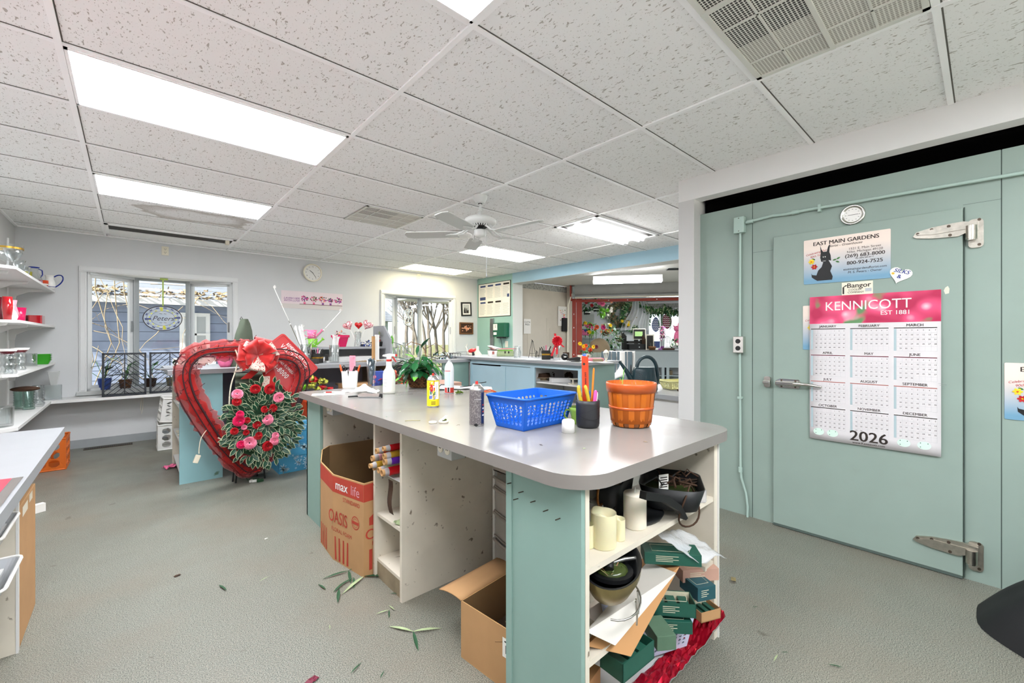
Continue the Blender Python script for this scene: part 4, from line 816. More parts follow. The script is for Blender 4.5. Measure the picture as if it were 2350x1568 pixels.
b = MB('can_red');b.lathe([(.0332,.004),(.0332,.04)],24,a0=-2.6,a1=.3);b.lathe([(.0332,.155),(.0332,.16)],12,a0=-2.6,a1=-1.2);b.m('label_aqua');b.lathe([(.0333,.048),(.0333,.15)],12,a0=-2.6,a1=-1.25)
for k in range(9): b.m('white_plastic');b.lathe([(.0335,.06+k*.01),(.0335,.061+k*.01)],6,a0=-2.5,a1=-1.35)
b.m('can_white');b.lathe([(.0335,.01),(.0335,.045)],6,a0=-1.9,a1=-1.25);b.m('ink');b.lathe([(.0337,.01),(.0337,.042)],6,a0=-1.8,a1=-1.4);b.build('label',t)
# trigger spray bottle
t = thing('spray_bottle','cloudy white trigger spray bottle with a red collar and handwriting','spray bottle',tuple(at(893,903,Z=ZT+.0005)),-YAW)
b = MB('milky');b.lathe([(.0001,0),(.038,0),(.0425,.004),(.0435,.02),(.0435,.135),(.038,.158),(.024,.178),(.02,.2),(.022,.215),(.019,.23)],30,sy=.75);b.build('bottle',t)
b = MB('red_cap');b.cyl((0,0,.226),.019,.014,20);b.build('collar',t)
b = MB('white_plastic');b.prism([(-.014,.24),(.014,.24),(.018,.262),(.045,.262),(.045,.275),(.0,.28),(-.04,.272),(-.045,.262),(-.016,.258)],-.011,.011,'y');b.m('red_cap');b.box(.044,.056,-.008,.008,.262,.276)
b.build('head',t);b = MB('red_cap');b.tube([(.022,0,.258),(.034,0,.246),(.045,0,.225),(.052,0,.222)],[.005,.006,.004,.003],8);b.build('trigger',t)
b = MB('ink')
for k,(z,w_) in enumerate(((.11,.03),(.1,.028),(.075,.026),(.055,.02))):
    b.tube([(-.03+i*w_/14,-.0335*math.sqrt(max(0,1-((-.03+i*w_/14)/.0445)**2)),z+.0025*math.sin(i*2.3+k)) for i in range(15)],.0005,3)
b.build('handwriting',t)
# basket plant
t = thing('potted_peace_lily','leafy green plant in a brown woven basket on the far side of the worktop','potted plant',tuple(at(963,889,Z=ZT+.0005)))
b = MB('wicker');b.lathe([(.0001,.002),(.066,.002),(.072,.01),(.092,.09),(.098,.105),(.094,.11),(.088,.1),(.07,.03)],32)
for j in range(9):
    for k in range(20):
        a = 2*PI*(k+.5*(j % 2))/20;r_ = .0735+.0215*j/8.;b.m('wicker' if R.random() < .75 else 'wicker_dark');b.sph((r_*math.cos(a),r_*math.sin(a),.01+j*.0112),.0095,6,1,1,.65)
b.build('basket',t);b = MB('soil');b.cyl((0,0,.085),.088,.008,24);b.build('soil',t)
rr = random.Random(11)
def bigleaf(b,base,tip,w,droop=.3):
    base,tip = Vector(base),Vector(tip);b.tube(bez((0,0,.09),(base.x*.3,base.y*.3,base.z*.8+.05),base*.8+Vector((0,0,.02)),base,6),.0022,5);leafshape(b,base,tip-base,(0,0,1),(tip-base).length,w,droop)
b = MB('leaf_plant')
for k in range(74):
    b.m('leaf_plant' if rr.random() < .82 else 'leaf_new');a = rr.uniform(0,2*PI);r_ = rr.uniform(.03,.15);z = rr.uniform(.13,.27)-r_*.35;q = Vector((math.cos(a)*r_,math.sin(a)*r_,z));l = rr.uniform(.09,.13)
    bigleaf(b,q,q+Vector((math.cos(a)*.75,math.sin(a)*.75,rr.uniform(-.75,.35)))*l,rr.uniform(.042,.06),rr.uniform(.1,.5))
U = lambda u,v,z: Vector((Cx(u,v)[0],Cx(u,v)[1],z))
for (u,z),(u2,z2),w_,m_ in (((.02,.31),(.075,.40),.06,'leaf_plant'),((-.13,.33),(-.2,.37),.05,'leaf_plant'),((.12,.25),(.16,.30),.028,'leaf_plant'),((-.15,.24),(-.22,.20),.02,'leaf_plant'),((.09,.2),(.2,.13),.06,'leaf_new'),((-.08,.2),(-.22,.18),.055,'leaf_plant'),((.0,.33),(-.02,.26),.05,'leaf_plant'),((-.03,.12),(.05,.2),.05,'leaf_new')):
    b.m(m_);bigleaf(b,U(u,-.03,z),U(u2,-.05,z2),w_,.2)
b.m('stem_brown');b.tube([U(.06,-.03,.09),U(.062,-.03,.2),U(.05,-.03,.29),U(.02,-.03,.335),U(-.06,-.03,.36),U(-.1,-.03,.33)],[.006,.0055,.005,.004,.003,.003],7);b.tube([U(.04,-.02,.3),U(.13,-.02,.35),U(.2,-.02,.30),U(.24,-.02,.23)],.0022,5);b.tube([U(.07,.0,.1),U(.1,0,.25)],.003,5)
b.build('leaves',t)
# white caddy with scissors, pink note
cp = at(803,889,Z=ZT+.0005)
b = MB('white_plastic');P1 = rrect(.108,.085,.016);P2 = rrect(.124,.098,.018);V = [(x,y,0) for x,y in P1]+[(x,y,.13) for x,y in P2]+[(x*.95,y*.94,.13) for x,y in P2]+[(x*.93,y*.92,.01) for x,y in P1];n = len(P1)
b.add(V,[(i+j*n,(i+1) % n+j*n,(i+1) % n+(j+1)*n,i+(j+1)*n) for j in range(3) for i in range(n)]+[tuple(range(n))[::-1],tuple(range(3*n,4*n))]);one(b,'tool_caddy','white square plastic caddy of scissors at the far end of the island','caddy',tuple(cp),-YAW+.35)
def incad(name,b,lab,cat,u,v,z=.015,lean=0): dx,dy = Cx(u,v);o = one(b,name,lab,cat,(cp.x+dx,cp.y+dy,cp.z+z));o.rotation_euler = (0,lean,rzc);return o
b = MB('pink_paper');b.box(-.024,.024,-.001,.001,0,.235);b.m('fl_wine')
for k in range(7): b.box(-.018,.01+.002*(k % 3),-.0013,-.001,.15+k*.011,.1515+k*.011)
incad('pink_note',b,'tall pink paper slip standing in the white caddy','note',.015,.015)
def knife(c1):
    b = MB(c1);b.tube([(0,0,.1),(0,0,.12),(0,0,.165),(0,0,.17)],[.005,.009,.007,.003],8);b.m('steel');b.box(-.006,.006,-.001,.001,0,.1);return b
incad('garden_snips',knife('orange_handle'),'orange handled tool leaning left out of the white caddy','tool',-.035,-.005,.015,-.25);incad('garden_snips',knife('orange_handle'),'orange handled tool leaning right out of the white caddy','tool',.03,.0,.015,.3)
b = MB('black');b.tube([(0,0,.08),(-.012,0,.12),(-.016,0,.15),(-.004,0,.16),(.006,0,.14),(0,0,.1)],.0045,7);b.m('steel');b.box(-.005,.005,-.001,.001,0,.09);incad('scissors',b,'black looped scissors at the left inside of the white caddy','scissors',-.02,-.02,.015,-.1)
b = MB('black');b.tube([(0,0,.1),(.012,0,.13),(.02,0,.155),(.026,0,.14),(.012,0,.11),(0,0,.1)],.0045,7);b.m('steel');b.box(-.005,.005,-.001,.001,.0,.1);incad('scissors',b,'black handled scissors beside the pink note in the white caddy','scissors',.02,-.022,.015,.05)
b = MB('black');b.prism([(-.005,.13),(.005,.13),(.0,.09)],-.057,-.054,'y');b.m('steel');b.box(-.004,.004,-.057,-.052,.13,.15);incad('hook_blade',b,'thin dark blade hooked over the front of the white caddy','blade',.008,0,0)
# tall glass of foil picks
gp = at(852,886,Z=ZT+.0005)
b = MB('glass');b.lathe([(.0001,0),(.022,0),(.026,.004),(.032,.1),(.04,.21),(.0385,.21),(.03,.1),(.024,.012),(.0001,.012)],24);one(b,'tall_glass','tall flared clear glass vase beside the white caddy','vase',tuple(gp))
rr = random.Random(5)
for k in range(12):
    a = rr.uniform(0,6.3);b = MB('blue_foil');r0 = rr.uniform(0,.012);q = Vector((math.cos(a),math.sin(a),0));b.tube([q*r0+Vector((0,0,.0)),q*(r0+.006)+Vector((0,0,.1)),q*rr.uniform(.015,.032)+Vector((0,0,rr.uniform(.19,.215)))],[.0025,.004,.005],5)
    one(b,'foil_stick','grey-blue foil wrapped stick standing in the flared glass by the white caddy','stick',(gp.x,gp.y,gp.z+.0125),group='foil sticks in the flared glass')
# papers, pen, stapler, knife
def sheet(px,py,w,h,rz,lab,z=ZT,m='paper',crump=0,name='paper_sheet'):
    p = at(px,py,Z=z);b = MB(m)
    if crump: rr = random.Random(int(px));b.grid(lambda u,v: ((u-.5)*w,(v-.5)*h,.004+crump*abs(noise3(u*3+px,v*3))*1.6),12,12,False)
    else: b.box(-w/2,w/2,-h/2,h/2,0,.0012)
    return one(b,name,lab,'paper',(p.x,p.y,z+.0006),rz)
sheet(754,905,.21,.1,-.35,'blank white slip of paper at the far left end of the island worktop');sheet(820,897,.2,.14,-.2,'white sheet under the crumpled receipt on the worktop')
b = MB('paper');rr = random.Random(4);b.grid(lambda u,v: ((u-.5)*.17,(v-.5)*.12,.005+.055*max(0,1-2.2*abs(u-.35))*(.4+v*.6)+.02*abs(noise3(u*6,v*6))),14,10,False);p = at(840,903,Z=ZT);one(b,'receipt','crumpled folded white receipt behind the stapler','receipt',(p.x,p.y,ZT+.002),-.6)
t = thing('red_pen','white pen with a red grip lying near the far left corner of the worktop','pen',tuple(at(772,900,Z=ZT+.0055)),-YAW+.25)
b = MB('white_plastic').x(Matrix.Rotation(PI/2,4,'Y'));b.tube([(0,0,-.085),(0,0,-.07)],[.001,.004],8);b.tube([(0,0,-.03),(0,0,.07),(0,0,.085)],[.0045,.004,.002],8);b.build('barrel',t);b = MB('red_cap').x(Matrix.Rotation(PI/2,4,'Y'));b.tube([(0,0,-.07),(0,0,-.03)],[.005,.005],8);b.build('grip',t)
t = thing('stapler','silver stapler lying on the island worktop in front of the crumpled receipt','stapler',tuple(at(850,913,Z=ZT+.0005)),-YAW-.05)
b = MB('steel');b.box(-.075,.075,-.014,.014,0,.007,.002);b.build('base',t);b = MB('chrome');b.prism([(-.078,.008),(.06,.008),(.066,.028),(-.06,.03),(-.078,.022)],-.013,.013,'y');b.build('arm',t);b = MB('black');b.box(.06,.078,-.012,.012,.0,.026,.003);b.m('can_silver');b.box(-.03,-.01,-.0135,-.013,.014,.02);b.build('nose',t)
b = MB('black');b.tube([(-.07,0,.006),(-.02,0,.008),(0,0,.007)],[.005,.006,.005],7);b.m('steel');b.box(0,.06,-.006,.006,.005,.007);one(b,'utility_knife','small knife with a black handle lying left of the stapler','knife',tuple(at(825,912,Z=ZT+.0005)),-YAW+.25)
# white folded cloth thing with black strap, moss clump, orange string, tape rings, twig
b = MB('cloth_white');b.grid(lambda u,v: ((u-.5)*.44,(v-.5)*.16+.04*math.sin(u*4),.006+.03*math.sin(PI*v)*(.5+.5*math.sin(u*5+1))*(1-.5*u)+.006*noise3(u*6,v*6)),24,8);b.m('black');b.tube([(-.19,-.06,.012),(-.16,-.065,.04),(-.13,-.05,.038),(-.12,-.06,.01)],.004,6);b.tube([(-.02,-.05,.02),(.06,-.03,.026),(.12,.0,.04),(.18,.01,.05)],.0035,6);p = at(1062,893,Z=ZT);one(b,'rolled_cloth','long white folded wrap with a black strap behind the tall white aerosol can','cloth',(p.x,p.y,ZT+.001),-YAW+.1)
b = MB('moss');rr = random.Random(9)
for k in range(46): b.sph((rr.gauss(0,.014),rr.gauss(0,.009),.006+abs(rr.gauss(0,.006))),rr.uniform(.003,.006),6)
one(b,'moss_clump','small clump of green moss to the right of the white aerosol can','moss',tuple(at(1053,904,Z=ZT+.0005)))
b = MB('orange_handle');b.tube([(-.05,0,.005),(-.03,.01,.012),(.0,.02,.018),(.03,.01,.01),(.045,-.005,.005),(.02,-.01,.006)],.004,6);b.tube([(-.05,0,.005),(-.02,-.012,.006),(.02,.0,.01)],.004,6);one(b,'wire_cutters','orange handled cutters peeking out behind the blue basket','cutters',tuple(at(1124,901,Z=ZT+.0005)),-YAW)
b = MB('tape_cream');b.lathe([(.011,0),(.018,0),(.018,.007),(.011,.007),(.011,0)],26);one(b,'tape_ring','flat cream tape ring lying empty on the worktop, the left of two','tape',tuple(at(993,971,Z=ZT+.0005)),0)
b = MB('tape_cream');b.lathe([(.012,0),(.022,0),(.022,.009),(.012,.009),(.012,0)],26);b.m('paper');b.grid(lambda u,v: ((u-.5)*.03,(v-.5)*.02,.01+.02*u+.008*noise3(u*4,v*5)),6,5,False);b.m('moss');
for k in range(7): b.sph((-.005+k*.003,.002*(k % 3),.011),.004,6)
one(b,'tape_ring','cream tape ring with torn paper on it, the right of two on the worktop','tape',tuple(at(1018,970,Z=ZT+.0005)))
b = MB('twig');b.tube([(-.035,0,.002),(0,.002,.004),(.035,.0,.003)],.0014,5);one(b,'twig','thin dry twig lying on the worktop left of the tape rings','twig',tuple(at(947,967,Z=ZT+.0003)),-YAW+.12)
rr = random.Random(21)
for i,(px,py,m_) in enumerate(((919,945,'leaf_pale'),(886,957,'leaf_dark'),(814,937,'leaf_dry'),(1052,976,'wicker_dark'),(1342,1030,'leaf_pale'),(1240,1022,'wicker_dark'),(1480,1015,'leaf_dry'),(1504,968,'leaf_pale'))):
    b = MB(m_);leafshape(b,(-.006,0,.0015),(1,.2,.1),(0,0,1),.016,.006);leafshape(b,(0,0,.0015),(-.3,1,.1),(0,0,1),.01,.004);one(b,'leaf_scrap','tiny dried leaf scrap on the grey island worktop','leaf',tuple(at(px,py,Z=ZT+.0003)),rr.uniform(0,6),group='leaf scraps on the worktop')
# ---------------------------------------------------------------- under and inside the island
mat('box_red','b5402f',.8,var=.08,vs=10);mat('foil_red','c01a20',.25,metal=.3,var=.2,vs=20);mat('foil_orange','c8491e',.3,metal=.2);mat('foil_gold','b8902c',.3,metal=.4,var=.2);mat('foil_pink','d49aa4',.35);mat('foil_purple','5c23a0',.3,metal=.3);mat('tube_card','b3895a',.8);mat('tube_hole','6b4c2e',.9);mat('cello','e8e6ea',.1,trans=.6)
def mk_kraft(name,c):
    mat(name,c,.85,var=.05,vs=9)
# tall flower box, its side towards the aisle carries red printing
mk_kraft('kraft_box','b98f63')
t = thing('flower_box','tall open cardboard box printed in red standing in the far knee space of the island','cardboard box',(0,0,0))
Pn = [(1.0,2.97),(.94,2.93),(.885,2.78),(.87,2.52),(.925,2.215),(1.30,2.215),(1.42,2.9)];hh = [.545,.535,.515,.505,.515,.52,.56]
Pn = [Vector((x,y,0)) for x,y in Pn];hh = [.55,.54,.505,.49,.50,.52,.56]
for i in range(len(Pn)):
    j = (i+1) % len(Pn);a,c = Pn[i],Pn[j];b = MB('kraft_box');n_ = (c-a).cross(Vector((0,0,1))).normalized();n_ = n_ if n_.dot((a+c)/2-Vector((1.15,2.55,0))) > 0 else -n_;inn = n_*-.006
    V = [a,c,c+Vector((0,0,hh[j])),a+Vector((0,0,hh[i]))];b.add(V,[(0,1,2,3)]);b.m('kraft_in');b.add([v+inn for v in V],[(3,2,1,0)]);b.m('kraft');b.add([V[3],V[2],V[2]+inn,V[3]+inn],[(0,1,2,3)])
    if i in (2,3,4):
        o_ = n_*.0008;T0 = lambda u,z: a*(1-u)+c*u+Vector((0,0,z))+o_
        h0,h1 = hh[i],hh[j];b.m('box_red');b.add([T0(0,h0*.8),T0(1,h1*.8),T0(1,h1*.985),T0(0,h0*.985)],[(0,1,2,3)])
        L_ = (c-a).length;b.X = face_frame(a,c,n_,.0012)
        if i == 3: b.m('white_plastic');b.text('max',.075,(L_*.30,.415,0),'z',bold=.03);b.m('foil_pink');b.text('life',.075,(L_*.74,.415,0),'z');b.m('box_red');b.text('STANDARD',.032,(L_*.62,.36,0),'z',bold=.02);b.text('OASIS',.10,(L_*.18,.22,0),'z',bold=.02,wid=.75);b.text('FLORAL FOAM',.032,(L_*.3,.17,0),'z')
        if i == 3: b.lathe([(.032,0),(.037,0)],20,(L_*.75,.27,0));b.lathe([(.022,0),(.024,0)],20,(L_*.75,.27,0));b.box(L_*.75-.03,L_*.75+.03,.262,.278,0,.0002)
        if i in (2,3):
            for k in range(4): b.prism([(L_*(.08+.13*k),.01),(L_*(.08+.13*k)+.018,.01),(L_*(.04+.14*k)+.02,.14),(L_*(.04+.14*k)+.008,.14)],0,.0002)
        if i == 4:
            b.m('foil_pink');b.text('Designed for life',.024,(L_*.45,.44,0),'z');b.m('box_red');b.text('OASIS',.08,(L_*.30,.195,0),'z',bold=.01);b.text('FLORAL',.03,(L_*.26,.16,0),'z')
            for k in range(6): b.box(.03+k*.032,.047+k*.032,.03,.14,0,.0002)
            b.prism([(.03,.27),(.12,.265),(.16,.3),(.16,.335),(.10,.36),(.03,.31)],0,.0002)
        b.X = Matrix()
    b.build('side',t)
# cellophane rolls
rolls = [(868,1035,.014,'foil_orange','orange',1.55),(884,1030,.012,'foil_red','clear red',1.5),(858,1052,.015,'foil_pink','pale pink',1.5),(885,1047,.014,'foil_gold','gold',1.5),(886,1060,.016,'foil_purple','purple',1.45),(853,1069,.012,'foil_gold','thin gold',1.5),(862,1074,.012,'blue_foil','silver blue',1.5),(873,1079,.015,'leaf_pale','green edged',1.5),(881,1085,.017,'foil_red','bright red',1.45)]
SZ = {}
for px,py,r_,m_,nm,x1 in rolls:
    p = at(px,py,X=.93 if px > 856 else .90);t = thing('cellophane_roll',nm+' cellophane roll sticking out of the narrow island cubby','cellophane roll',tuple(p),group='cellophane rolls in the island cubby')
    M = Matrix.Rotation(PI/2,4,'Y') @ Matrix.Rotation(0,4,'Z');L_ = .46;b = MB(m_).x(M);b.lathe([(r_+.004,.02),(r_+.004,L_)],18);b.m('cello');b.lathe([(r_+.001,.0),(r_+.0045,.021)],18);b.build('film',t)
    b = MB('tube_card').x(M);b.lathe([(r_,.005),(r_,-.012),(r_*.72,-.012),(r_*.72,.2)],18);b.m('tube_hole');b.cyl((0,0,.05),r_*.72,.002,16);b.build('core',t)
b = MB('shelf_white');b.box(-.005,.5,-.08,.09,-.004,0);p = at(875,1090,X=.93);q = one(b,'roll_ledge','narrow white ledge in the island cubby carrying the cellophane rolls','ledge',(.985,1.99,p.z-.022));b.v = []
q.data.transform(Matrix.Diagonal((.9,1,1,1)))
b = MB('wicker_dark');b.grid(lambda u,v: (.955+.01*math.sin(v*6),1.94+u*.045+.018*math.sin(v*5),p.z-.02-v*.16),4,10);one(b,'brown_ribbon','dark brown ribbon end hanging below the cellophane rolls','ribbon',solid=.001)
b = MB('leaf_pale');b.grid(lambda u,v: ((u-.5)*.14,(v-.5)*.1,.004+.02*abs(noise3(u*5,v*5))),8,8,False);b.m('leaf_mid');b.box(-.05,.03,-.045,-.02,.012,.016);one(b,'seed_packet','crinkled green and clear packet on the middle shelf of the island cubby','packet',(1.06,1.97,.343),.4)
# drawer tower
mat('cloudy','b9b4ad',.3,trans=.25,spec=.4);mat('drawer_lip','a39a90',.35)
t = thing('drawer_tower','cloudy plastic drawer tower with bowed fronts under the island','drawer unit',(1.52,1.62,0))
for i in range(4):
    z = .06+i*.135 if i else .05;h = .125
    b = MB('cloudy');n = 8;F_ = [(-.02-.035*math.sin(PI*k/n),-.19+.38*k/n) for k in range(n+1)];P_ = F_+[(.3,.19),(.3,-.19)]
    if i < 3: b.prism(P_,z,z+h);
    else: b.prism(P_,z,z+.05)
    dr = b.build('drawer',t);b = MB('drawer_lip');b.tube([(x-.012,y,z+h if i < 3 else z+.05) for x,y in F_],.008,6);b.tube([(x-.006,y,z) for x,y in F_],.005,6);b.build('handle',dr)
for x,y in ((-.015,-.2),(-.015,.2),(.29,-.2),(.29,.2)): b = MB('white_plastic');b.box(x-.01,x+.01,y-.008,y+.008,0,.56);b.build('post',t)
t = thing('grey_tray','dull grey plastic tray standing on top of the drawer tower','tray',(1.5,1.62,.562));b = MB('drawer_lip');b.prism([(-.19,.10),(.19,.10),(.16,.0),(-.16,.0)],-.04,-.034,'x');b.box(-.04,.2,-.16,.16,0,.006);b.box(-.05,.2,.17,.185,.06,.1);b.build('body',t);b = MB('ivory');b.box(-.046,-.04,-.125,-.115,.06,.09);b.build('clip',t)
# open carton on the floor
t = thing('carton','open kraft carton with a raised flap on the floor beside the near green panel','cardboard box',(0,0,0))
q0 = at(1058,1508,Z=0);top = q0.z;dY = .30;b = MB('kraft_box');x0,y0 = q0.x,q0.y;x1,y1 = x0+.5,y0+.0;hgt = .235
ax = Vector((.42,-.14,0)).normalized()*.42;ay = Vector((.14,.42,0)).normalized()*.27;a0 = Vector((x0,y0,0))
ax = (at(1172,1595,Z=0)-a0);ax = ax.normalized()*.30;ay = Vector((-ax.y,ax.x,0)).normalized()*.32
up = Vector((0,0,.225));th = .004
for (p0,p1),nm in (((a0,a0+ax),'front'),((a0+ax,a0+ax+ay),'side'),((a0+ax+ay,a0+ay),'back'),((a0+ay,a0),'side')):
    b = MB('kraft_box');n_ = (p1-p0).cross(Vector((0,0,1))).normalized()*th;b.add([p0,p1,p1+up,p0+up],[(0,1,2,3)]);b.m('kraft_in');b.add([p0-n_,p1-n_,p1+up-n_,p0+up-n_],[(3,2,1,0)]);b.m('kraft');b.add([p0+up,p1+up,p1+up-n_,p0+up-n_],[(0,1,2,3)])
    if nm == 'front':
        b.X = face_frame(p0,p1,-n_ if n_.dot((p0+p1)/2-(a0+ax/2+ay/2)) < 0 else n_);b.m('paper');b.box(.23,.30,.12,.19,0,.0003);b.m('black')
        for k in range(9): b.box(.245+k*.005,.2475+k*.005,.135,.165,.0003,.0006)
        b.box(.24,.29,.175,.18,.0003,.0006);b.X = Matrix()
    b.build('side_panel',t)
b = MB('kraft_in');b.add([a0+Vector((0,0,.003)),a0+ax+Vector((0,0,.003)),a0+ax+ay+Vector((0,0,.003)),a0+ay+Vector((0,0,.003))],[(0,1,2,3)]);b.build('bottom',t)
b = MB('kraft_box');f0,f1 = a0+up,a0+ay+up;out = -ax.normalized()*.14;b.grid(lambda u,v: f0*(1-u)+f1*u+out*v*(1-.2*u)+Vector((0,0,.03*v*(1-v)*4*.3-.01*v+.02*v*u)),4,5);b.build('flap',t,solid=.004)
b = MB('kraft_box');f0,f1 = a0+ax+up*.9,a0+ax+ay+up*.9;b.grid(lambda u,v: f0*(1-u)+f1*u-ax.normalized()*.11*v+Vector((0,0,-.05*v)),3,3);b.build('flap',t,solid=.004)
b = MB('moss');rr = random.Random(2)
for k in range(60): c = a0+ax*rr.uniform(.3,.8)+ay*rr.uniform(.2,.8)+Vector((0,0,.06+rr.uniform(0,.05)));b.m(rr.choice(['moss','leaf_dry','wicker_dark']));b.tube([c,c+Vector((rr.uniform(-.03,.03),rr.uniform(-.03,.03),rr.uniform(-.02,.03))),c+Vector((rr.uniform(-.06,.06),rr.uniform(-.06,.06),rr.uniform(-.03,.02)))],.0015,4)
b.m('soil');b.add([a0+ax*.05+Vector((0,0,.055)),a0+ax*.95+Vector((0,0,.055)),a0+ax*.95+ay*.95+Vector((0,0,.055)),a0+ax*.05+ay*.95+Vector((0,0,.055))],[(0,1,2,3)]);one(b,'dry_moss','dry moss and stems inside the open kraft carton','moss',kind='stuff')
# near end shelves: candles and pans on the first shelf
ZS = .604;ZS2 = .334;ZS3 = .05
mat('wax','e6dfb9',.4,sss=.3);mat('wax_white','e9e1d0',.45,sss=.3,var=.03);mat('pan','131416',.45,var=.2,vs=20);mat('green_water','3f4a25',.15,var=.3,vs=9);mat('bronze','8a5a2c',.35,metal=.7);mat('box_green','1f5547',.45,var=.1,vs=12);mat('box_worn','56725c',.7,var=.12,vs=14);mat('box_teal','24525a',.45,var=.08);mat('box_in','d6cfb5',.8);mat('box_pinkish','c39a88',.7);mat('basket_pale','c6cfe6',.4);mat('foil_crimson','b5102c',.22,metal=.7,var=.3,vs=7);mat('bubble','e6e9ec',.2,alpha=.45,bump=1,bs=90);mat('board_white','d8d3cb',.7,var=.03);mat('card_tan','b8895a',.85,var=.05);mat('gold_old','8f7f55',.35,metal=.8,var=.2,vs=18)
def candle(px,py,r_,h,lab,m='wax',open_=False,wick=False,Zs=ZS):
    p = at(px,py,Z=Zs);t = thing('candle',lab,'candle',(p.x,p.y,Zs+.0005));b = MB(m)
    n = 28;pr = [(r_*.97,0),(r_,.003),(r_,h-.004)];b.lathe([(.0001,0)]+pr,n)
    if open_:
        V = [];
        for k in range(n): a = 2*PI*k/n;z = h-.012*max(0,math.cos(a*1.0+1.2))-.004*math.sin(3*a);V += [(r_*math.cos(a),r_*math.sin(a),h-.004),(r_*.96*math.cos(a),r_*.96*math.sin(a),z),(r_*.86*math.cos(a),r_*.86*math.sin(a),z),(r_*.8*math.cos(a),r_*.8*math.sin(a),h-.045)]
        b.add(V,[(4*k+j,4*((k+1) % n)+j,4*((k+1) % n)+j+1,4*k+j+1) for k in range(n) for j in range(3)]+[tuple(4*k+3 for k in range(n))],True)
    else: b.lathe([(r_,h-.004),(r_*.94,h),(.0001,h)],n)
    b.build('wax',t)
    if wick: b = MB('paper');b.tube([(0,0,h),(.001,0,h+.01),(.003,0,h+.018)],.0015,5);b.build('wick',t)
candle(1385,1252,.041,.112,'wide ivory flameless candle with a wavy rim on the top end shelf',open_=True);candle(1420,1238,.021,.074,'slim ivory candle just right of the wavy rimmed one',open_=True);candle(1349,1255,.02,.078,'ivory candle partly hidden behind the near green panel edge',open_=True);candle(1457,1208,.040,.12,'tall white pillar candle with a wick on the top end shelf','wax_white',wick=True)
b = MB('glass');b.lathe([(.0001,0),(.034,0),(.036,.01),(.034,.06),(.032,.06),(.03,.01)],20);p = at(1392,1196,Z=ZS);one(b,'votive_glass','small clear glass votive behind the wavy rimmed candle','glass',(p.x,min(p.y,1.02),ZS+.0005))
b = MB('glass').x(Matrix.Rotation(PI/2,4,'X'));b.lathe([(.0001,-.03),(.036,-.03),(.042,0)],24);b.m('bronze');b.lathe([(.040,0),(.045,0),(.045,.008),(.040,.008),(.040,0)],28);p = at(1387,1134,Y=.93);one(b,'glass_jar','glass jar on its side with a bronze rim, top left of the end shelf','jar',(p.x,.95,ZS+.1),.35)
b = MB('shelf_white');b.box(-.05,.08,-.04,.04,0,.0545);one(b,'small_box','small pale box under the sideways jar on the top end shelf','box',(p.x,.985,ZS+.0005))
def pan(name,lab,loc,rz,w,d,h,rx=0,ry=0,fill=None,n=6):
    t = thing(name,lab,'tray',loc,rz,rx=rx,ry=ry);b = MB('pan');P1 = rrect(w*.8,d*.8,min(w,d)*.25,n);P2 = rrect(w,d,min(w,d)*.3,n);k = len(P1);V = [(x,y,0) for x,y in P1]+[(x,y,h) for x,y in P2]+[(x*.965,y*.965,h) for x,y in P2]+[(x*.965,y*.965,.006) for x,y in P1]
    b.add(V,[(i+j*k,(i+1) % k+j*k,(i+1) % k+(j+1)*k,i+(j+1)*k) for j in range(3) for i in range(k)],True);b.add(V,[tuple(range(k))[::-1],tuple(range(3*k,4*k))]);b.build('body',t)
    if fill: b = MB(fill);b.add([(x*1.03,y*1.03,h*.45) for x,y in P1],[tuple(range(k))]);b.build('foam',t)
    return t
pan('planter_tray','large black oval tray of cords and stems on the right of the top end shelf',(1.64,.86,ZS+.012),.5,.37,.24,.085,ry=.08,fill='green_water')
pan('planter_tray','dark blue-black tray behind the cord filled one on the top end shelf',(1.42,1.0,ZS+.006),.35,.30,.15,.13,ry=0)
b = MB('pan');b.lathe([(.0001,0),(.10,0),(.11,.012),(.1,.016),(.0001,.014)],30,sy=.6);p = at(1487,1175,Z=ZS+.03);one(b,'black_saucer','flat black oval saucer right of the tall pillar candle','saucer',(p.x,.86,ZS+.001))
b = MB('black');b.prism([(-.15,.045),(.0,.035),(.11,-.0),(.17,-.045),(.155,-.052),(.1,-.02),(-.02,.012),(-.15,.02)],-.012,.012,'y');p = at(1500,1165,Y=.79);one(b,'black_strap','stiff black strap sloping down in front of the black trays','strap',(p.x+.0,.75,p.z+.02),0,ry=.25)
b = MB('wicker_dark');P_ = [(1.55+.075*math.cos(a),.74+.0*a,.69+.085*math.sin(a)) for a in [i*2*PI/24 for i in range(25)]];p = at(1573,1160,Y=.76);P_ = [Vector((p.x+.07*math.cos(a),.745+.012*math.sin(a*2),p.z+.075*math.sin(a))) for a in [i*2*PI/24 for i in range(24)]]
b.tube(P_,.0035,6,closed=True);rr = random.Random(6)
for k in range(16): c = Vector((1.62+rr.uniform(-.08,.1),.84+rr.uniform(-.05,.05),ZS+.085+rr.uniform(0,.03)));b.tube([c,c+Vector((rr.uniform(-.06,.06),rr.uniform(-.05,.05),rr.uniform(.0,.03))),c+Vector((rr.uniform(-.1,.1),rr.uniform(-.06,.06),.0))],rr.uniform(.002,.005),5)
one(b,'cord_tangle','brown looped cord spilling over the rim of the large black tray','cord')
b = MB('black');b.tube([Vector((1.52,.9,.75)),Vector((1.58,.86,.79)),Vector((1.7,.84,.80)),Vector((1.77,.86,.77))],.003,6);b.tube([Vector((1.40,.84,.74)),Vector((1.46,.82,.76)),Vector((1.50,.82,.72)),Vector((1.56,.84,.71)),Vector((1.6,.82,.74))],.003,6);one(b,'black_cable','thin black cable looping above the large black tray','cable')
b = MB('paper');b.box(-.022,.022,-.0005,.0005,-.03,.03);b.m('ink');
for k in range(5): b.box(-.016,.016,-.001,-.0005,-.02+k*.009,-.016+k*.009)
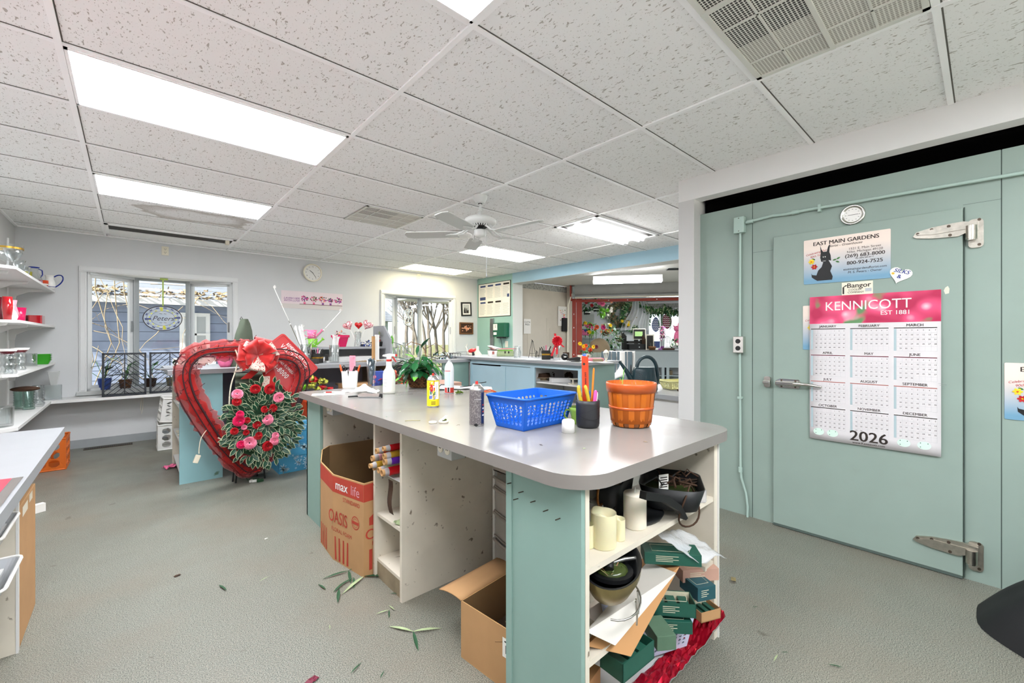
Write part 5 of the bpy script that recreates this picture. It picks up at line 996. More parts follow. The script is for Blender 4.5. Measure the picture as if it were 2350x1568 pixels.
p = at(1523,1107,Y=.83);one(b,'paper_tag','small white printed tag standing among the black trays','tag',(p.x,.83,p.z),-.4)
# second shelf: gold footed bowl with florist debris, card, boxes
bp = at(1412,1335,Y=.86)
t = thing('oval_bowl','dark oval bowl with a tarnished gold outside on a wire foot, second end shelf','bowl',(1.14,.80,ZS2+.165),.45,ry=-.12,rx=.05)
b = MB('gold_old');b.lathe([(.0001,-.03),(.06,-.027),(.1,-.005),(.135,.045),(.14,.075)],36,sx=1.0,sy=.66);b.m('pan');b.lathe([(.14,.075),(.132,.075),(.10,.01),(.0001,-.01)],36,sx=1.0,sy=.66);b.build('bowl',t)
b = MB('can_silver');b.tube([(.1*math.cos(a)-.02,-.02+.075*math.sin(a),-.03) for a in [PI+i*PI/12 for i in range(13)]],.003,5)
for x in (-.02,.03): b.tube([(x,-.08,-.03),(x+.01,-.085,-.09),(x+.015,-.085,-.12)],.003,5);b.tube([(x+.012,-.08,-.03),(x+.02,-.085,-.09),(x+.015,-.085,-.12)],.003,5)
b.build('wire_foot',t)
b = MB('pan');b.cyl((0,0,0),.07,.012,24);b.m('green_water');b.sph((0,0,.012),.055,12,1,1,.3)
for k in range(26): a = R.random()*6.3;b.m(R.choice(['leaf_dry','moss','leaf_pale','fl_peach']));q = Vector((math.cos(a)*R.random()*.06,math.sin(a)*R.random()*.05,.02));b.tube([q,q+Vector((R.uniform(-.04,.04),R.uniform(-.03,.03),R.uniform(0,.03)))],.0014,4)
b.m('can_silver');b.tube([(.0,0,.03),(.03,-.04,.035),(.06,-.075,.03)],.006,7);b.m('black');b.tube([(-.04,0,.03),(.0,.01,.055),(.05,.03,.055)],[.014,.02,.012],8);one(b,'foam_debris','wet foam, stems and a pale tube lying in the oval bowl','floral foam',(1.14,.80,ZS2+.195),.5)
def slab(name,m,P_,th,lab,cat,edge=None):
    b = MB(m);P_ = [Vector(p) for p in P_];n_ = (P_[1]-P_[0]).cross(P_[2]-P_[0]).normalized()*th;k = len(P_)
    b.add(P_,[tuple(range(k))]);b.add([p-n_ for p in P_],[tuple(range(k))[::-1]]);b.m(edge or m);b.add(P_+[p-n_ for p in P_],[(i,(i+1) % k,(i+1) % k+k,i+k) for i in range(k)]);return one(b,name,lab,cat)
slab('tan_cardboard','card_tan',[at(1345,1482,t=1.27),at(1448,1507,t=1.32),at(1560,1300,t=1.62),at(1480,1275,t=1.80)],.005,'tan corrugated cardboard sheet leaning out of the second end shelf','cardboard')
slab('white_cardboard','board_white',[at(1345,1450,t=1.245),at(1412,1482,t=1.28),at(1552,1315,t=1.56),at(1487,1290,t=1.72)],.003,'white paperboard sheet lying on the tan corrugated sheet','cardboard')
def gbox(cpx,t_,w,d,h,rz,lab,m='box_green',open_=False,text=True,name='gift_box',ry=0):
    p = at(*cpx,t=t_);t = thing(name,lab,'box',(p.x,p.y,p.z-h/2),rz,ry=ry)
    b = MB(m).loc(-w/2,-d/2,0)
    if open_:
        b.box(0,w,0,.003,0,h);b.box(0,w,d-.003,d,0,h);b.box(0,.003,0,d,0,h);b.box(w-.003,w,0,d,0,h);b.box(0,w,0,d,0,.003);b.m('box_in');b.box(.003,w-.003,.003,.0035,.003,h-.001);b.box(.003,w-.003,d-.0035,d-.003,.003,h-.001);b.box(.003,.0035,.003,d-.003,.003,h-.001)
        for k in range(3): b.m('box_green');b.box(.01+k*w*.3,w*.28+k*w*.3,.006,d-.008,.003,h*.7)
    else: b.box(0,w,0,d,0,h,.0015)
    if text:
        b.m('white_plastic');b.box(w-.0001,w+.0005,d*.1,d*.55,h*.2,h*.8);b.m('ink');[b.box(w+.0004,w+.0008,d*.15+k*d*.06,d*.17+k*d*.06,h*.3,h*.7) for k in range(6)];b.m('box_in');[b.box(w*.2,w*(.5+.1*(k % 2)),-.0006,0,h*(.3+.14*k),h*(.34+.14*k)) for k in range(4)]
        b.tube([(w*.15,d*.2,h),(w*.8,d*.2,h),(w*.85,d*.5,h),(w*.8,d*.8,h),(w*.15,d*.8,h)],.001,4,closed=True)
    b.build('carton',t);return t
gbox((1538,1272),1.66,.21,.085,.045,-.85,'flat dark green box at the top of the green box pile, under the bubble wrap')
gbox((1600,1345),1.74,.085,.11,.055,-.45,'dark teal box right of the open green one',m='box_teal')
gbox((1543,1385),1.63,.15,.085,.05,-.85,'open green box showing folded green packets, middle of the pile',open_=True)
gbox((1538,1425),1.62,.14,.08,.045,-.8,'green box directly below the open one')
gbox((1440,1500),1.40,.17,.09,.06,-.05,'long green box under the tan cardboard at the front of the end shelves',open_=True,text=False)
gbox((1513,1452),1.52,.07,.11,.05,-.6,'worn green box leaning over the left rim of the perforated basket',text=False,m='box_worn')
gbox((1595,1308),1.80,.16,.09,.05,-.6,'pinkish tan box to the right below the top green box',m='box_pinkish',name='card_box')
gbox((1615,1400),1.76,.1,.08,.04,-.4,'small open kraft box at the right end of the pile',m='kraft_box',open_=True,text=False,name='kraft_tray')
t = thing('perforated_basket','pale lilac plastic basket with round holes on the bottom end shelf','basket',(1.535,.905,ZS3+.012),-.37)
b = MB('basket_pale');tub(b,.26,.15,.30,.19,.13,11,6,6,.007,(.05,.05,.1,.14));b.build('body',t,solid=.003);b = MB('basket_pale');b.tube([(x,y,.135) for x,y in rrect(.305,.195,.02)],.005,6,closed=True);b.build('rim',t)
b = MB('foil_crimson')
def foil(u,v): return Vector((1.12+.78*u,.748+.09*v*(1-.2*u)+(-.02 if v == 0 else 0)*abs(noise3(u*9,1)),ZS3+.006+.022*abs(noise3(u*14,v*5,2))+(.09*max(0,u-.72)/.28)*(.3+v)))
b.grid(foil,40,10,False);b.m('can_silver');b.tube([foil(i/30,0) for i in range(31)],.0018,4);one(b,'crimson_foil','crumpled shiny crimson foil sheet on the bottom end shelf','foil',solid=.001)
b = MB('card_tan');b.box(0,.16,0,.1,0,.1);one(b,'brown_box','plain brown box in the shadow at the left of the bottom end shelf','box',(1.04,.85,ZS3+.001),.2)
b = MB('bubble');rr = random.Random(1);A_,B_,C_,D_ = at(1500,1222,t=1.62),at(1600,1290,t=1.60),at(1668,1278,t=1.72),at(1560,1215,t=1.82)
b.grid(lambda u,v: (A_*(1-u)+B_*u)*(1-v)+(D_*(1-u)+C_*u)*v+Vector((0,0,.012*math.sin(v*7)*math.sin(u*5)+.008*noise3(u*8,v*8))),24,14);one(b,'bubble_wrap','loose clear bubble wrap sheet bulging out of the second end shelf','bubble wrap',solid=.002)
b = MB('cello');b.grid(lambda u,v: ((u-.5)*.07,.02*math.sin(u*5),v*.05),6,4,False);p = at(1610,1190,Y=.77);one(b,'clear_wrapper','small crinkled clear wrapper tucked under the black tray','wrapper',(p.x,.775,.605),.3)
# leaf clippings on the floor
rr = random.Random(31)
CL = [(800,1312,3,.13),(835,1325,3,.16),(812,1328,2,.1),(765,1362,1,.11),(775,1385,1,.13),(748,1355,1,.08),(893,1402,2,.06),(905,1402,1,.05),(948,1452,3,.12),(805,1548,1,.06),(520,1357,1,.09),(617,1325,1,.05),(757,1447,1,.035),(845,1290,2,.06),(915,1365,1,.05),(872,1560,1,.04),(1785,1505,1,.05),(1810,1500,1,.03),(1935,1535,1,.05),(1740,1395,1,.03),(1065,1340,2,.05),(1073,1335,1,.05)]
for px,py,n_,L_ in CL:
    p = at(px,py,Z=.002);b = MB('leaf_dark')
    for k in range(n_): b.m('leaf_dark' if rr.random() < .7 else 'leaf_pale');a = rr.uniform(-.6,.6)+k*2.1;leafshape(b,(0,0,.004),(math.cos(a),math.sin(a),.12),(0,0,1),L_,L_*.13,.15)
    one(b,'leaf_clipping','cut green leaf blade dropped on the floor around the island','leaf',tuple(p),rr.uniform(0,3),group='leaf clippings on the floor')
for px,py,m_,r_,lab in ((1683,1330,'leaf_dry',.016,'dead brown curled leaf on the floor between the island and the cooler'),(611,1237,'paper',.008,'tiny white paper scrap on the open floor left of the island'),(715,1564,'fl_wine',.02,'dark wine coloured petal at the bottom edge of the photo'),(407,1322,'wicker_dark',.012,'small brown crumb on the floor of the left aisle')):
    b = MB(m_);b.grid(lambda u,v: ((u-.5)*r_*2.4,(v-.5)*r_*1.4,.002+r_*.5*abs(noise3(u*4,v*4))),5,4,False);one(b,'floor_scrap',lab,'scrap',tuple(at(px,py,Z=.001)),.4)
# ---------------------------------------------------------------- left shelves, ledge, window things
paneglass('glass_green',(.72,.84,.8),.08,.9,2,.05);mat('glass_red','8a1226',.08,trans=.5,coat=.5);mat('pink_gloss','e79aa4',.2);mat('magenta_gloss','cf1558',.2);mat('red_gloss','b0141f',.12,coat=.6);mat('maroon','6b1520',.15,coat=.5);mat('green_dish','3fae2a',.2,trans=.2);mat('yellow_gloss','e9d81e',.2);mat('cobalt','1d2f86',.1);mat('ceramic','e9e8e4',.2,coat=.3);mat('pitcher_pink','b58aa0',.3,col2='5d5a6a',c2s=40,c2t=.5);mat('gold_rim','b8923c',.25,metal=.9);mat('crate_black','20242c',.45);mat('crate_white','e4e3df',.45,var=.03);mat('crate_orange','c95f12',.5);mat('orange_red','d4471c',.4)
XS = -.785
def vase(name,pr,m,lab,cat,x,y,z,n=24,rz=0,sx=1,sy=1,grp=None,twist=0):
    b = MB(m);b.lathe([(r_*.72,z_*.88) for r_,z_ in pr],n,sx=sx,sy=sy)
    if twist:
        for i,v in enumerate(b.v): a = math.atan2(v.y,v.x);rr_ = math.hypot(v.x,v.y)*(1+twist*math.sin(8*a+v.z*60));b.v[i] = Vector((rr_*math.cos(a),rr_*math.sin(a),v.z))
    return one(b,name,lab,cat,(x,y,z+.0006),rz,group=grp)
def ph(px,py0,py1,t): return (py0-py1)/FPX*t
def sp(px,z,X=XS): dx,dy,dz = ray(px,0);t = X/dx if abs(dx) > 1e-6 else 5;return Vector((X,t*dy,z))
def cup_pr(r,h,rb=None,th=.003): rb = rb or r;return [(.0001,0),(rb,0),(rb,.004),(r,h),(r-th,h),(rb-th,.01),(.0001,.008)]
z1,z2,z3,z4 = 1.814,1.418,1.006,.6
# top shelf
p = sp(18,z1,-.72);t = thing('footed_bowl','clear footed glass bowl with a gold band at the left end of the top shelf','bowl',(p.x,p.y,z1+.0006))
b = MB('glass');b.lathe([(.0001,0),(.05,0),(.05,.006),(.012,.015),(.012,.06),(.05,.08),(.08,.14),(.085,.2),(.082,.2),(.076,.14),(.045,.087),(.0001,.075)],28);b.build('bowl',t);b = MB('gold_rim');b.lathe([(.0855,.165),(.086,.18)],28);b.build('band',t)
p = sp(2,z1,-.74);vase('glass_compote',[(.0001,0),(.04,0),(.01,.02),(.01,.05),(.06,.1),(.065,.15),(.062,.15),(.055,.1),(.0001,.06)],'glass','clear stemmed glass dish cut off by the left edge of the top shelf','dish',-.66,4.9,z1)
for px,X_,h,lab in ((44,-.70,.14,'first clear swirled glass vase behind the gold banded bowl'),(56,-.74,.15,'second clear swirled glass vase, next to the yellow one')): p = sp(px,z1,X_);vase('swirl_vase',[(.0001,0),(.04,0),(.03,.03),(.045,.09),(.05,h),(.046,h),(.04,.09),(.026,.03),(.0001,.012)],'glass',lab,'vase',p.x,p.y,z1,twist=.12)
p = sp(63,z1,-.84);vase('yellow_vase',cup_pr(.05,.22,.035),'yellow_gloss','tall yellow vase at the back of the top shelf','vase',p.x,p.y,z1)
p = sp(78,z1,-.74);t = thing('blue_rim_pitcher','glass pitcher with a cobalt rim and mottled pink base on the top shelf','pitcher',(p.x,p.y,z1+.0006),.6,sc=.85)
b = MB('pitcher_pink');b.lathe([(.0001,0),(.05,0),(.07,.03),(.072,.07)],24);b.m('glass');b.lathe([(.072,.07),(.06,.12),(.036,.17),(.036,.2),(.045,.225)],24);b.build('body',t);b = MB('cobalt');b.lathe([(.0455,.222),(.048,.232),(.044,.232)],24);b.build('rim',t);b = MB('cobalt');b.tube([(.04,0,.215),(.075,0,.2),(.08,0,.15),(.06,0,.11)],.006,7);b.build('handle',t)
p = sp(100,z1,-.69);b = MB('red_gloss');b.lathe([(.0001,0),(.03,0),(.034,.03)],20);b.m('ceramic');b.lathe([(.034,.03),(.036,.045)],20);b.m('orange_red');b.lathe([(.036,.045),(.036,.08),(.033,.08),(.03,.01)],20);one(b,'striped_tumbler','red, white and orange striped tumbler between the two pitchers','tumbler',(p.x,p.y,z1+.0006));
b = MB('magenta_gloss');b.lathe(cup_pr(.02,.05),16);one(b,'votive_cup','little magenta cup behind the striped tumbler on the top shelf','cup',(p.x-.08,p.y-.1,z1+.0006))
p = sp(114,z1,-.655);t = thing('blue_handle_pitcher','white pitcher with a big cobalt loop handle at the far end of the top shelf','pitcher',(p.x,p.y,z1+.0006),-.3,sc=.8)
b = MB('ceramic');b.lathe([(.0001,0),(.045,0),(.06,.03),(.055,.09),(.038,.14),(.042,.17),(.048,.185),(.044,.185),(.034,.14),(.05,.09)],24);b.m('cobalt');b.lathe([(.0602,.025),(.0612,.032)],24);b.lathe([(.0565,.06),(.057,.064)],24);b.build('body',t);b = MB('cobalt');b.tube(bez((.045,0,.165),(.13,0,.25),(.19,0,.13),(.06,0,.03),14),.0075,8);b.build('handle',t)
# second shelf
p = sp(3,z2,-.70);vase('bud_vase',[(.0001,0),(.035,0),(.045,.03),(.03,.07),(.012,.09),(.016,.12)],'ceramic','small round white bud vase at the left edge of the second shelf','vase',-.68,5.02,z2)
for px,X_,pr,m_,lab in ((6,-.78,[(.0001,0),(.04,0),(.055,.12),(.05,.22),(.046,.22)],'maroon','tall dark maroon vase at the left of the second shelf'),(17,-.70,[(.0001,0),(.03,0),(.04,.1),(.038,.2),(.035,.2)],'red_gloss','slender red and white striped vase next to the pink one'),(25,-.72,[(.0001,0),(.04,0),(.062,.07),(.04,.14),(.048,.19),(.044,.19)],'pink_gloss','pale pink hourglass vase on the second shelf'),(43,-.74,[(.0001,0),(.055,0),(.056,.05),(.066,.15),(.062,.15),(.05,.05),(.05,.01),(.0001,.01)],'magenta_gloss','bright magenta flared vase on the second shelf')):
    p = sp(px,z2,X_) if px > 5 else Vector((X_,5.1,z2));vase('vase',pr,m_,lab,'vase',p.x,p.y,z2)
p = sp(84,z2,-.72);b = MB('red_gloss');b.prism(rrect(.26,.12,.015),.0,.012);P1 = rrect(.26,.12,.015);P2 = rrect(.25,.11,.012);V = [(x,y,0) for x,y in P1]+[(x,y,.115) for x,y in P1]+[(x,y,.115) for x,y in P2]+[(x,y,.02) for x,y in P2];n = len(P1);b.add(V,[(i+j*n,(i+1) % n+j*n,(i+1) % n+(j+1)*n,i+(j+1)*n) for j in range(3) for i in range(n)]);one(b,'red_planter','glossy red rectangular planter at the far end of the second shelf','planter',(p.x,p.y,z2+.0006),PI/2,sc=.8)
p = sp(62,z2,-.8);vase('maroon_dish',cup_pr(.045,.11),'maroon','dark maroon square-sided vase behind the red planter','vase',p.x,p.y,z2,n=4,rz=.78)
# third shelf
wav = lambda r,h: [(.0001,0)]+[(r*(1+.12*math.sin(k*1.35)),h*k/14) for k in range(15)]+[(r*.88*(1+.12*math.sin(k*1.35)),h*k/14) for k in range(14,0,-1)]
for px,X_,lab in ((8,-.70,'wavy clear glass vase at the left end of the third shelf'),(24,-.68,'middle wavy clear glass vase on the third shelf'),(46,-.70,'right-hand wavy clear glass vase on the third shelf'),(33,-.84,'wavy clear glass vase at the back of the third shelf')):
    p = sp(px,z3,X_);vase('wavy_vase',wav(.045,.17),'glass',lab,'vase',p.x,max(p.y,4.95),z3)
for px,X_,lab in ((46,-.70,'clear topped red bowl balanced over the wavy vases, the right of two'),(8,-.70,'clear topped red bowl balanced over the wavy vases, the left of two')):
    p = sp(px,z3,X_);t = thing('red_bowl',lab,'bowl',(p.x,max(p.y,4.98),z3+.1504),sc=.7);b = MB('glass_red');b.lathe([(.0001,0),(.045,0),(.07,.03)],24);b.m('ceramic');b.lathe([(.07,.03),(.082,.055),(.079,.055),(.067,.032),(.045,.006)],24);b.build('bowl',t)
p = sp(72,z3,-.72);vase('glass_cylinder',cup_pr(.055,.14),'glass','plain clear glass cylinder next to the green dishes','vase',p.x,p.y,z3)
for k in range(4):
    p = sp(97,z3,-.685);b = MB('green_dish');P1 = rrect(.09,.09,.01);P2 = rrect(.135,.135,.015);n = len(P1);V = [(x,y,0) for x,y in P1]+[(x,y,.05) for x,y in P2]+[(x*.96,y*.96,.05) for x,y in P2]+[(x*.9,y*.9,.006) for x,y in P1]
    b.add(V,[(i+j*n,(i+1) % n+j*n,(i+1) % n+(j+1)*n,i+(j+1)*n) for j in range(3) for i in range(n)]+[tuple(range(n))[::-1],tuple(range(3*n,4*n))]);one(b,'green_dish','square lime green dish, '+('lowest','second','third','topmost')[k]+' of the stack on the third shelf','dish',(p.x,p.y,z3+.0006+k*.0185),PI/2,group='green dishes on the third shelf')
# low shelf and ledge
for px,X_,sc,m_,lab in ((44,-.80,1,'glass_green','ribbed greenish glass vase at the back left of the low shelf'),(66,-.72,1.05,'glass_green','ribbed grey-green glass vase in the middle of the low shelf'),(88,-.70,1.12,'glass','ribbed clear glass vase on the low shelf beside the square one')):
    p = sp(px,z4,X_);vase('ribbed_vase',[(.0001,0),(.055,0)]+[(.058*(1+.05*math.sin(k*1.9))*(1-.12*math.sin(PI*k/24)),.005+.195*k/24*sc) for k in range(25)]+[(.05,.19*sc),(.045,.02),(.0001,.015)],m_,lab,'vase',p.x,p.y,z4)
p = sp(124,z4,-.74);b = MB('glass');P1 = rrect(.17,.15,.01);n = len(P1);V = [(x,y,0) for x,y in P1]+[(x,y,.2) for x,y in P1]+[(x*.95,y*.95,.2) for x,y in P1]+[(x*.95,y*.95,.012) for x,y in P1];b.add(V,[(i+j*n,(i+1) % n+j*n,(i+1) % n+(j+1)*n,i+(j+1)*n) for j in range(3) for i in range(n)]+[tuple(range(n))[::-1],tuple(range(3*n,4*n))]);one(b,'square_glass_vase','square clear glass vase at the far end of the low shelf','vase',(-.635,6.86,.603),.1,sc=.8)
b = MB('glass');b.lathe([(.0001,0),(.045,0),(.055,.03),(.03,.06),(.013,.085),(.012,.15),(.02,.16)],20);one(b,'bud_bottle','slim necked glass bottle in front of the square glass vase','bottle',(-.69,6.3,z4+.0006))
p = sp(14,z4,-.74);b = MB('glass');b.lathe([(.0001,0),(.065,0),(.068,.01),(.07,.14),(.076,.15),(.066,.15),(.06,.02),(.0001,.015)],40)
for i,v in enumerate(b.v): a = math.atan2(v.y,v.x);q = 1+.035*math.sin(a*16)*math.cos(v.z*90);b.v[i] = Vector((v.x*q,v.y*q,v.z))
one(b,'cut_glass_vase','chunky cut crystal vase nearest the camera on the low shelf','vase',(-.74,5.02,z4+.0006))
b = MB('grey_plastic');P1 = rrect(.06,.06,.004);P2 = rrect(.11,.11,.004);n = len(P1);V = [(x,y,0) for x,y in P1]+[(x,y,.17) for x,y in P2]+[(x*.93,y*.93,.17) for x,y in P2]+[(x*.9,y*.9,.01) for x,y in P1];b.add(V,[(i+j*n,(i+1) % n+j*n,(i+1) % n+(j+1)*n,i+(j+1)*n) for j in range(3) for i in range(n)]+[tuple(range(n))[::-1]]);p = at(140,862,Y=6.9);one(b,'grey_vase','grey smoked square tapering vase standing on the square glass vase','vase',(-.63,6.86,.765),.1,sc=.85)
b = MB('wicker_dark');b.sph((0,0,0),.1,16,1.2,.8,.3);one(b,'brown_bowl','dark brown shallow bowl laid on top of the ribbed glass vases','bowl',(-.73,5.98,z4+.205),sc=.8)
# black bread crates on the ledge
def bread(px0,px1,pyt,pyb,lab,Y=6.78,tilt=0):
    a,c = at(px0,pyb,Y=Y),at(px1,pyb,Y=Y-.05);w,h = c.x-a.x,.50;t = thing('bread_crate',lab,'crate',(a.x+w/2,Y,.603),group=None,rx=-.06)
    f = lambda x,y,d=.008: None
    b = MB('crate_black');r = .018;b.box(-w/2,w/2,-.06,.05,0,r);b.box(-w/2,w/2,-.06,.05,h-r,h);b.box(-w/2,-w/2+r,-.06,.05,0,h);b.box(w/2-r,w/2,-.06,.05,0,h);b.build('rim',t)
    b = MB('crate_black');b.box(-.005,.005,-.012,-.002,r,h-r);b.box(-w/2,w/2,-.012,-.002,h*.48,h*.5)
    for k in range(-7,12):       # chevron ribs rising to the middle
        z0 = k*h/9
        for s in (-1,1):
            A,B = Vector((s*(w/2-r),0,z0-.0)),Vector((0,0,z0+w/2*.85));
            if k < 0 and False: continue
            u0 = max(0,(r-A.z)/(B.z-A.z));u1 = min(1,(h-r-A.z)/(B.z-A.z))
            if u1 > u0: b.tube([A.lerp(B,u0)+Vector((0,-.006,0)),A.lerp(B,u1)+Vector((0,-.006,0))],.004,4)
    b.build('chevron',t)
    b = MB('crate_black')
    for k in range(34):           # fine slats
        z0 = -w/2+k*(h+w/2)/34
        for s in (-1,1):
            A,B = Vector((s*(w/2-r),0,z0+w/2*.85)),Vector((0,0,z0));u0 = max(0,(h-r-A.z)/(B.z-A.z)) if A.z > h-r else 0;u1 = min(1,(r-A.z)/(B.z-A.z)) if B.z < r else 1
            if A.z < r: continue
            if u1 > u0: b.tube([A.lerp(B,u0),A.lerp(B,u1)],.0016,3)
    b.build('lattice',t);return t
bread(234,336,790,905,'black plastic bread crate standing on the ledge, the left of two',6.80);bread(343,436,790,900,'black plastic bread crate standing on the ledge, the right of two',6.86)
# plants in the left window
def winplant(px,py,X,lab,pot,potm,n,L,seed,h=.1,wick=False):
    p = at(px,py,Y=X);r = random.Random(seed);t = thing('window_plant',lab,'potted plant',(p.x,X,.656))
    b = MB(potm);b.lathe([(.0001,0),(.05,0),(.065,h),(.07,h+.005),(.06,h+.005),(.05,.02)],20);b.build('pot',t);b = MB('leaf_new' if n < 9 else 'leaf_mid')
    for k in range(n): a = r.uniform(0,6.3);q = Vector((math.cos(a)*r.uniform(.02,.12),math.sin(a)*.06,h+r.uniform(.05,.22)));b.m(r.choice(['leaf_mid','leaf_new','leaf_dark']));b.tube([(0,0,h),q*.6+Vector((0,0,.04)),q],.003,5);leafshape(b,q,(math.cos(a),.3*math.sin(a),r.uniform(-.3,.5)),(0,0,1),L,L*.45)
    b.build('leaves',t)
winplant(240,895,7.15,'green leafed plant in a blue pot behind the left bread crate',None,'fl_blue',10,.13,3,.13);winplant(288,890,7.18,'trailing plant in a basket pot behind the left bread crate',None,'wicker',9,.1,4);winplant(345,890,7.18,'spindly plant in a brown pot between the two bread crates',None,'wicker_dark',8,.1,5);winplant(395,888,7.15,'small plant in a clay pot behind the right bread crate',None,'leaf_dry',6,.09,6)
# oval stained glass with the name, on a green ribbon
mat('lead','2b2026',.4);mat('sc_yellow','c9c832',.3);mat('sc_blue','3a4376',.3);mat('sc_pale','dfeaf5',.1,alpha=.35)
c = at(374,731,Y=7.12);t = thing('oval_suncatcher','oval stained glass sign lettered Peters hanging on a green ribbon in the left window','suncatcher',(c.x,7.12,c.z))
rx_,rz_ = .196,.157
b = MB('lead');b.tube([(rx_*math.cos(a),0,rz_*math.sin(a)) for a in [i*PI/24 for i in range(48)]],.005,6,closed=True);b.tube([(rx_*.62*math.cos(a),0,rz_*.6*math.sin(a)) for a in [i*PI/20 for i in range(40)]],.0018,4,closed=True);b.tube([(rx_*.82*math.cos(a),0,rz_*.8*math.sin(a)) for a in [i*PI/20 for i in range(40)]],.0018,4,closed=True);b.text('Peters',.085,(0,-.003,-.028),'-y',shear=.35);b.text('~ ~',.05,(0,-.003,.045),'-y');b.text('~ ~',.05,(0,-.003,-.07),'-y');b.build('lead_work',t)
b = MB('sc_pale');b.prism([(rx_*math.cos(i*PI/20),rz_*math.sin(i*PI/20)) for i in range(40)],-.001,.001,'y');b.build('glass',t)
b = MB('sc_yellow')
for k in range(28):
    b.m('sc_yellow' if k % 2 else 'sc_blue');a0,a1 = k*2*PI/28,(k+.86)*2*PI/28
    for q0,q1 in (((.84,.92),(.66,.72))[k % 2],) if k % 7 else ((.6,.92),): b.add([(rx_*f*math.cos(a),-.002,rz_*f*math.sin(a)) for f,a in ((q0,a0),(q1,a0),(q1,a1),(q0,a1))],[(0,1,2,3)])
b.build('pieces',t)
mat('ribbon_green','a9c15a',.5);b = MB('ribbon_green');b.box(-.008,.008,-.001,.001,rz_,2.05-c.z);b.box(-.03,.05,-.008,.008,2.03-c.z,2.055-c.z);b.build('ribbon',t)
c = at(937,728,Y=7.28);t = thing('bird_suncatcher','oval leaded suncatcher of small dark birds and leaves in the right bay window','suncatcher',(c.x,7.28,c.z));rr = random.Random(4)
b = MB('lead');O_ = rrect(.2,.335,.098,8);b.tube([(x,0,z) for x,z in O_],.004,5,closed=True);b.tube(bez((-.08,0,.1),(.0,0,.16),(.0,0,-.02),(.08,0,-.1)),.002,4);b.tube(bez((-.05,0,-.14),(-.05,0,.0),(.03,0,.05),(.06,0,.13)),.002,4)
for x,z in ((.035,.06),(-.03,-.06),(.03,-.07)): b.sph((x,0,z),.018,8,.8,.25,1.6);b.sph((x+.01,0,z+.03),.011,7,1,.4,1)
b.build('lead_work',t);b = MB('sc_pale');b.prism(O_,-.0008,.0008,'y');b.build('glass',t);b = MB('leaf_dry')
for k in range(30): leafshape(b,(rr.uniform(-.08,.07),-.002,rr.uniform(-.14,.14)),(rr.uniform(-1,1),0,rr.uniform(-1,1)),(0,-1,0),.03,.014)
b.build('leaves',t)
# crates on the floor
def crate(loc,w,d,h,m,lab,cols,rows,name='milk_crate',rz=0,rx=0,ry=0,hole=.6):
    t = thing(name,lab,'crate',loc,rz,rx=rx,ry=ry)
    for i,(L,W2) in enumerate(((w,d),(d,w),(w,d),(d,w))):
        b = MB(m).x(Matrix.Rotation(i*PI/2,4,'Z') @ Matrix.Translation((-L/2,-W2/2,0)));cc = cols if i % 2 == 0 else max(2,round(cols*d/w))
        holed(b,(0,0,0),(L,0,0),(L,0,h),(0,0,h),cc,rows,L/cc*hole,.09,.09,.09,.1);b.build('side',t,solid=.006)
    b = MB(m);b.box(-w/2-.005,w/2+.005,-d/2-.005,d/2+.005,h-.015,h) if False else b.tube([(x,y,h) for x,y in rrect(w,d,.012)],.009,6,closed=True);b.tube([(x,y,.006) for x,y in rrect(w,d,.012)],.008,6,closed=True);b.build('rim',t);b = MB(m);b.box(-w/2,w/2,-d/2,d/2,.004,.009);b.build('bottom',t)
    return t
p = at(352,1019,Z=0);crate((p.x+.19,6.42,.001),.33,.33,.285,'crate_white','white plastic milk crate on the floor, under the tipped one',3,3,hole=.42)
crate((p.x+.20,6.42,.30),.33,.30,.27,'crate_white','white plastic milk crate tipped on top of another by the teal panel',3,3,rz=.05,ry=.12,hole=.42)
p = at(122,1048,Z=0);crate((-.64,6.17,.001),.34,.36,.30,'crate_orange','orange plastic crate on the floor behind the left table',3,3,'orange_crate',hole=.35)
b = MB('ivory');b.tube([(0,0,0),(-.01,0,-.15),(0,0,-.22),(.01,0,-.15),(.012,0,0)],.003,5);one(b,'cord_loop','cream cord loop hanging below the window ledge beside the white crates','cord',tuple(at(325,917,Y=6.9))[:2]+(.57,))
# left table: red foil, bins, cardboard
b = MB('foil_crimson');mat('red_paper','d0384c',.4,var=.05)
b = MB('red_paper');b.grid(lambda u,v: (-.93+u*.632,1.2+v*1.0,.803+.003*abs(noise3(u*5,v*5))),10,10);b.m('can_silver');b.grid(lambda u,v: (-.298+.026*u+.006*noise3(v*9,1),1.2+v*1.0,.8025+.004*u*abs(noise3(v*12,3))),2,14,False);one(b,'red_wrap','sheet of red wrapping with a torn silver edge on the left table','wrapping paper')
b = MB('bin_clear') if 'bin_clear' in MATS else None
mat('bin_clear','e6e9ee',.3,trans=.5)
for z,y,x,lab in ((.552,2.42,-.555,'clear plastic bin with a flared rim, upper one under the left table'),(.397,2.36,-.54,'clear plastic bin with a flared rim, lower one under the left table')):
    t = thing('plastic_bin',lab,'bin',(x,y,z-.10),0);P1 = rrect(.34,.24,.02);P2 = rrect(.44,.32,.03);n = len(P1);b = MB('bin_clear');V = [(q,w_,0) for q,w_ in P1]+[(q,w_,.13) for q,w_ in P2];b.add(V,[(i,(i+1) % n,(i+1) % n+n,i+n) for i in range(n)]+[tuple(range(n))[::-1]]);b.build('body',t,solid=.003);b = MB('white_plastic');b.tube([(q,w_,.13) for q,w_ in rrect(.45,.33,.03)],.006,6,closed=True);b.build('rim',t)
t = thing('tall_carton','tall narrow kraft carton standing behind the left table panel','cardboard box',(-.48,2.86,0));b = MB('kraft_box');b.box(-.14,.14,-.2,.19,0,.58,.002);b.build('carton',t);b = MB('ivory');b.box(.1405,.141,-.14,-.02,.52,.56);b.box(.1405,.141,.02,.1,.535,.57);b.build('tape',t)
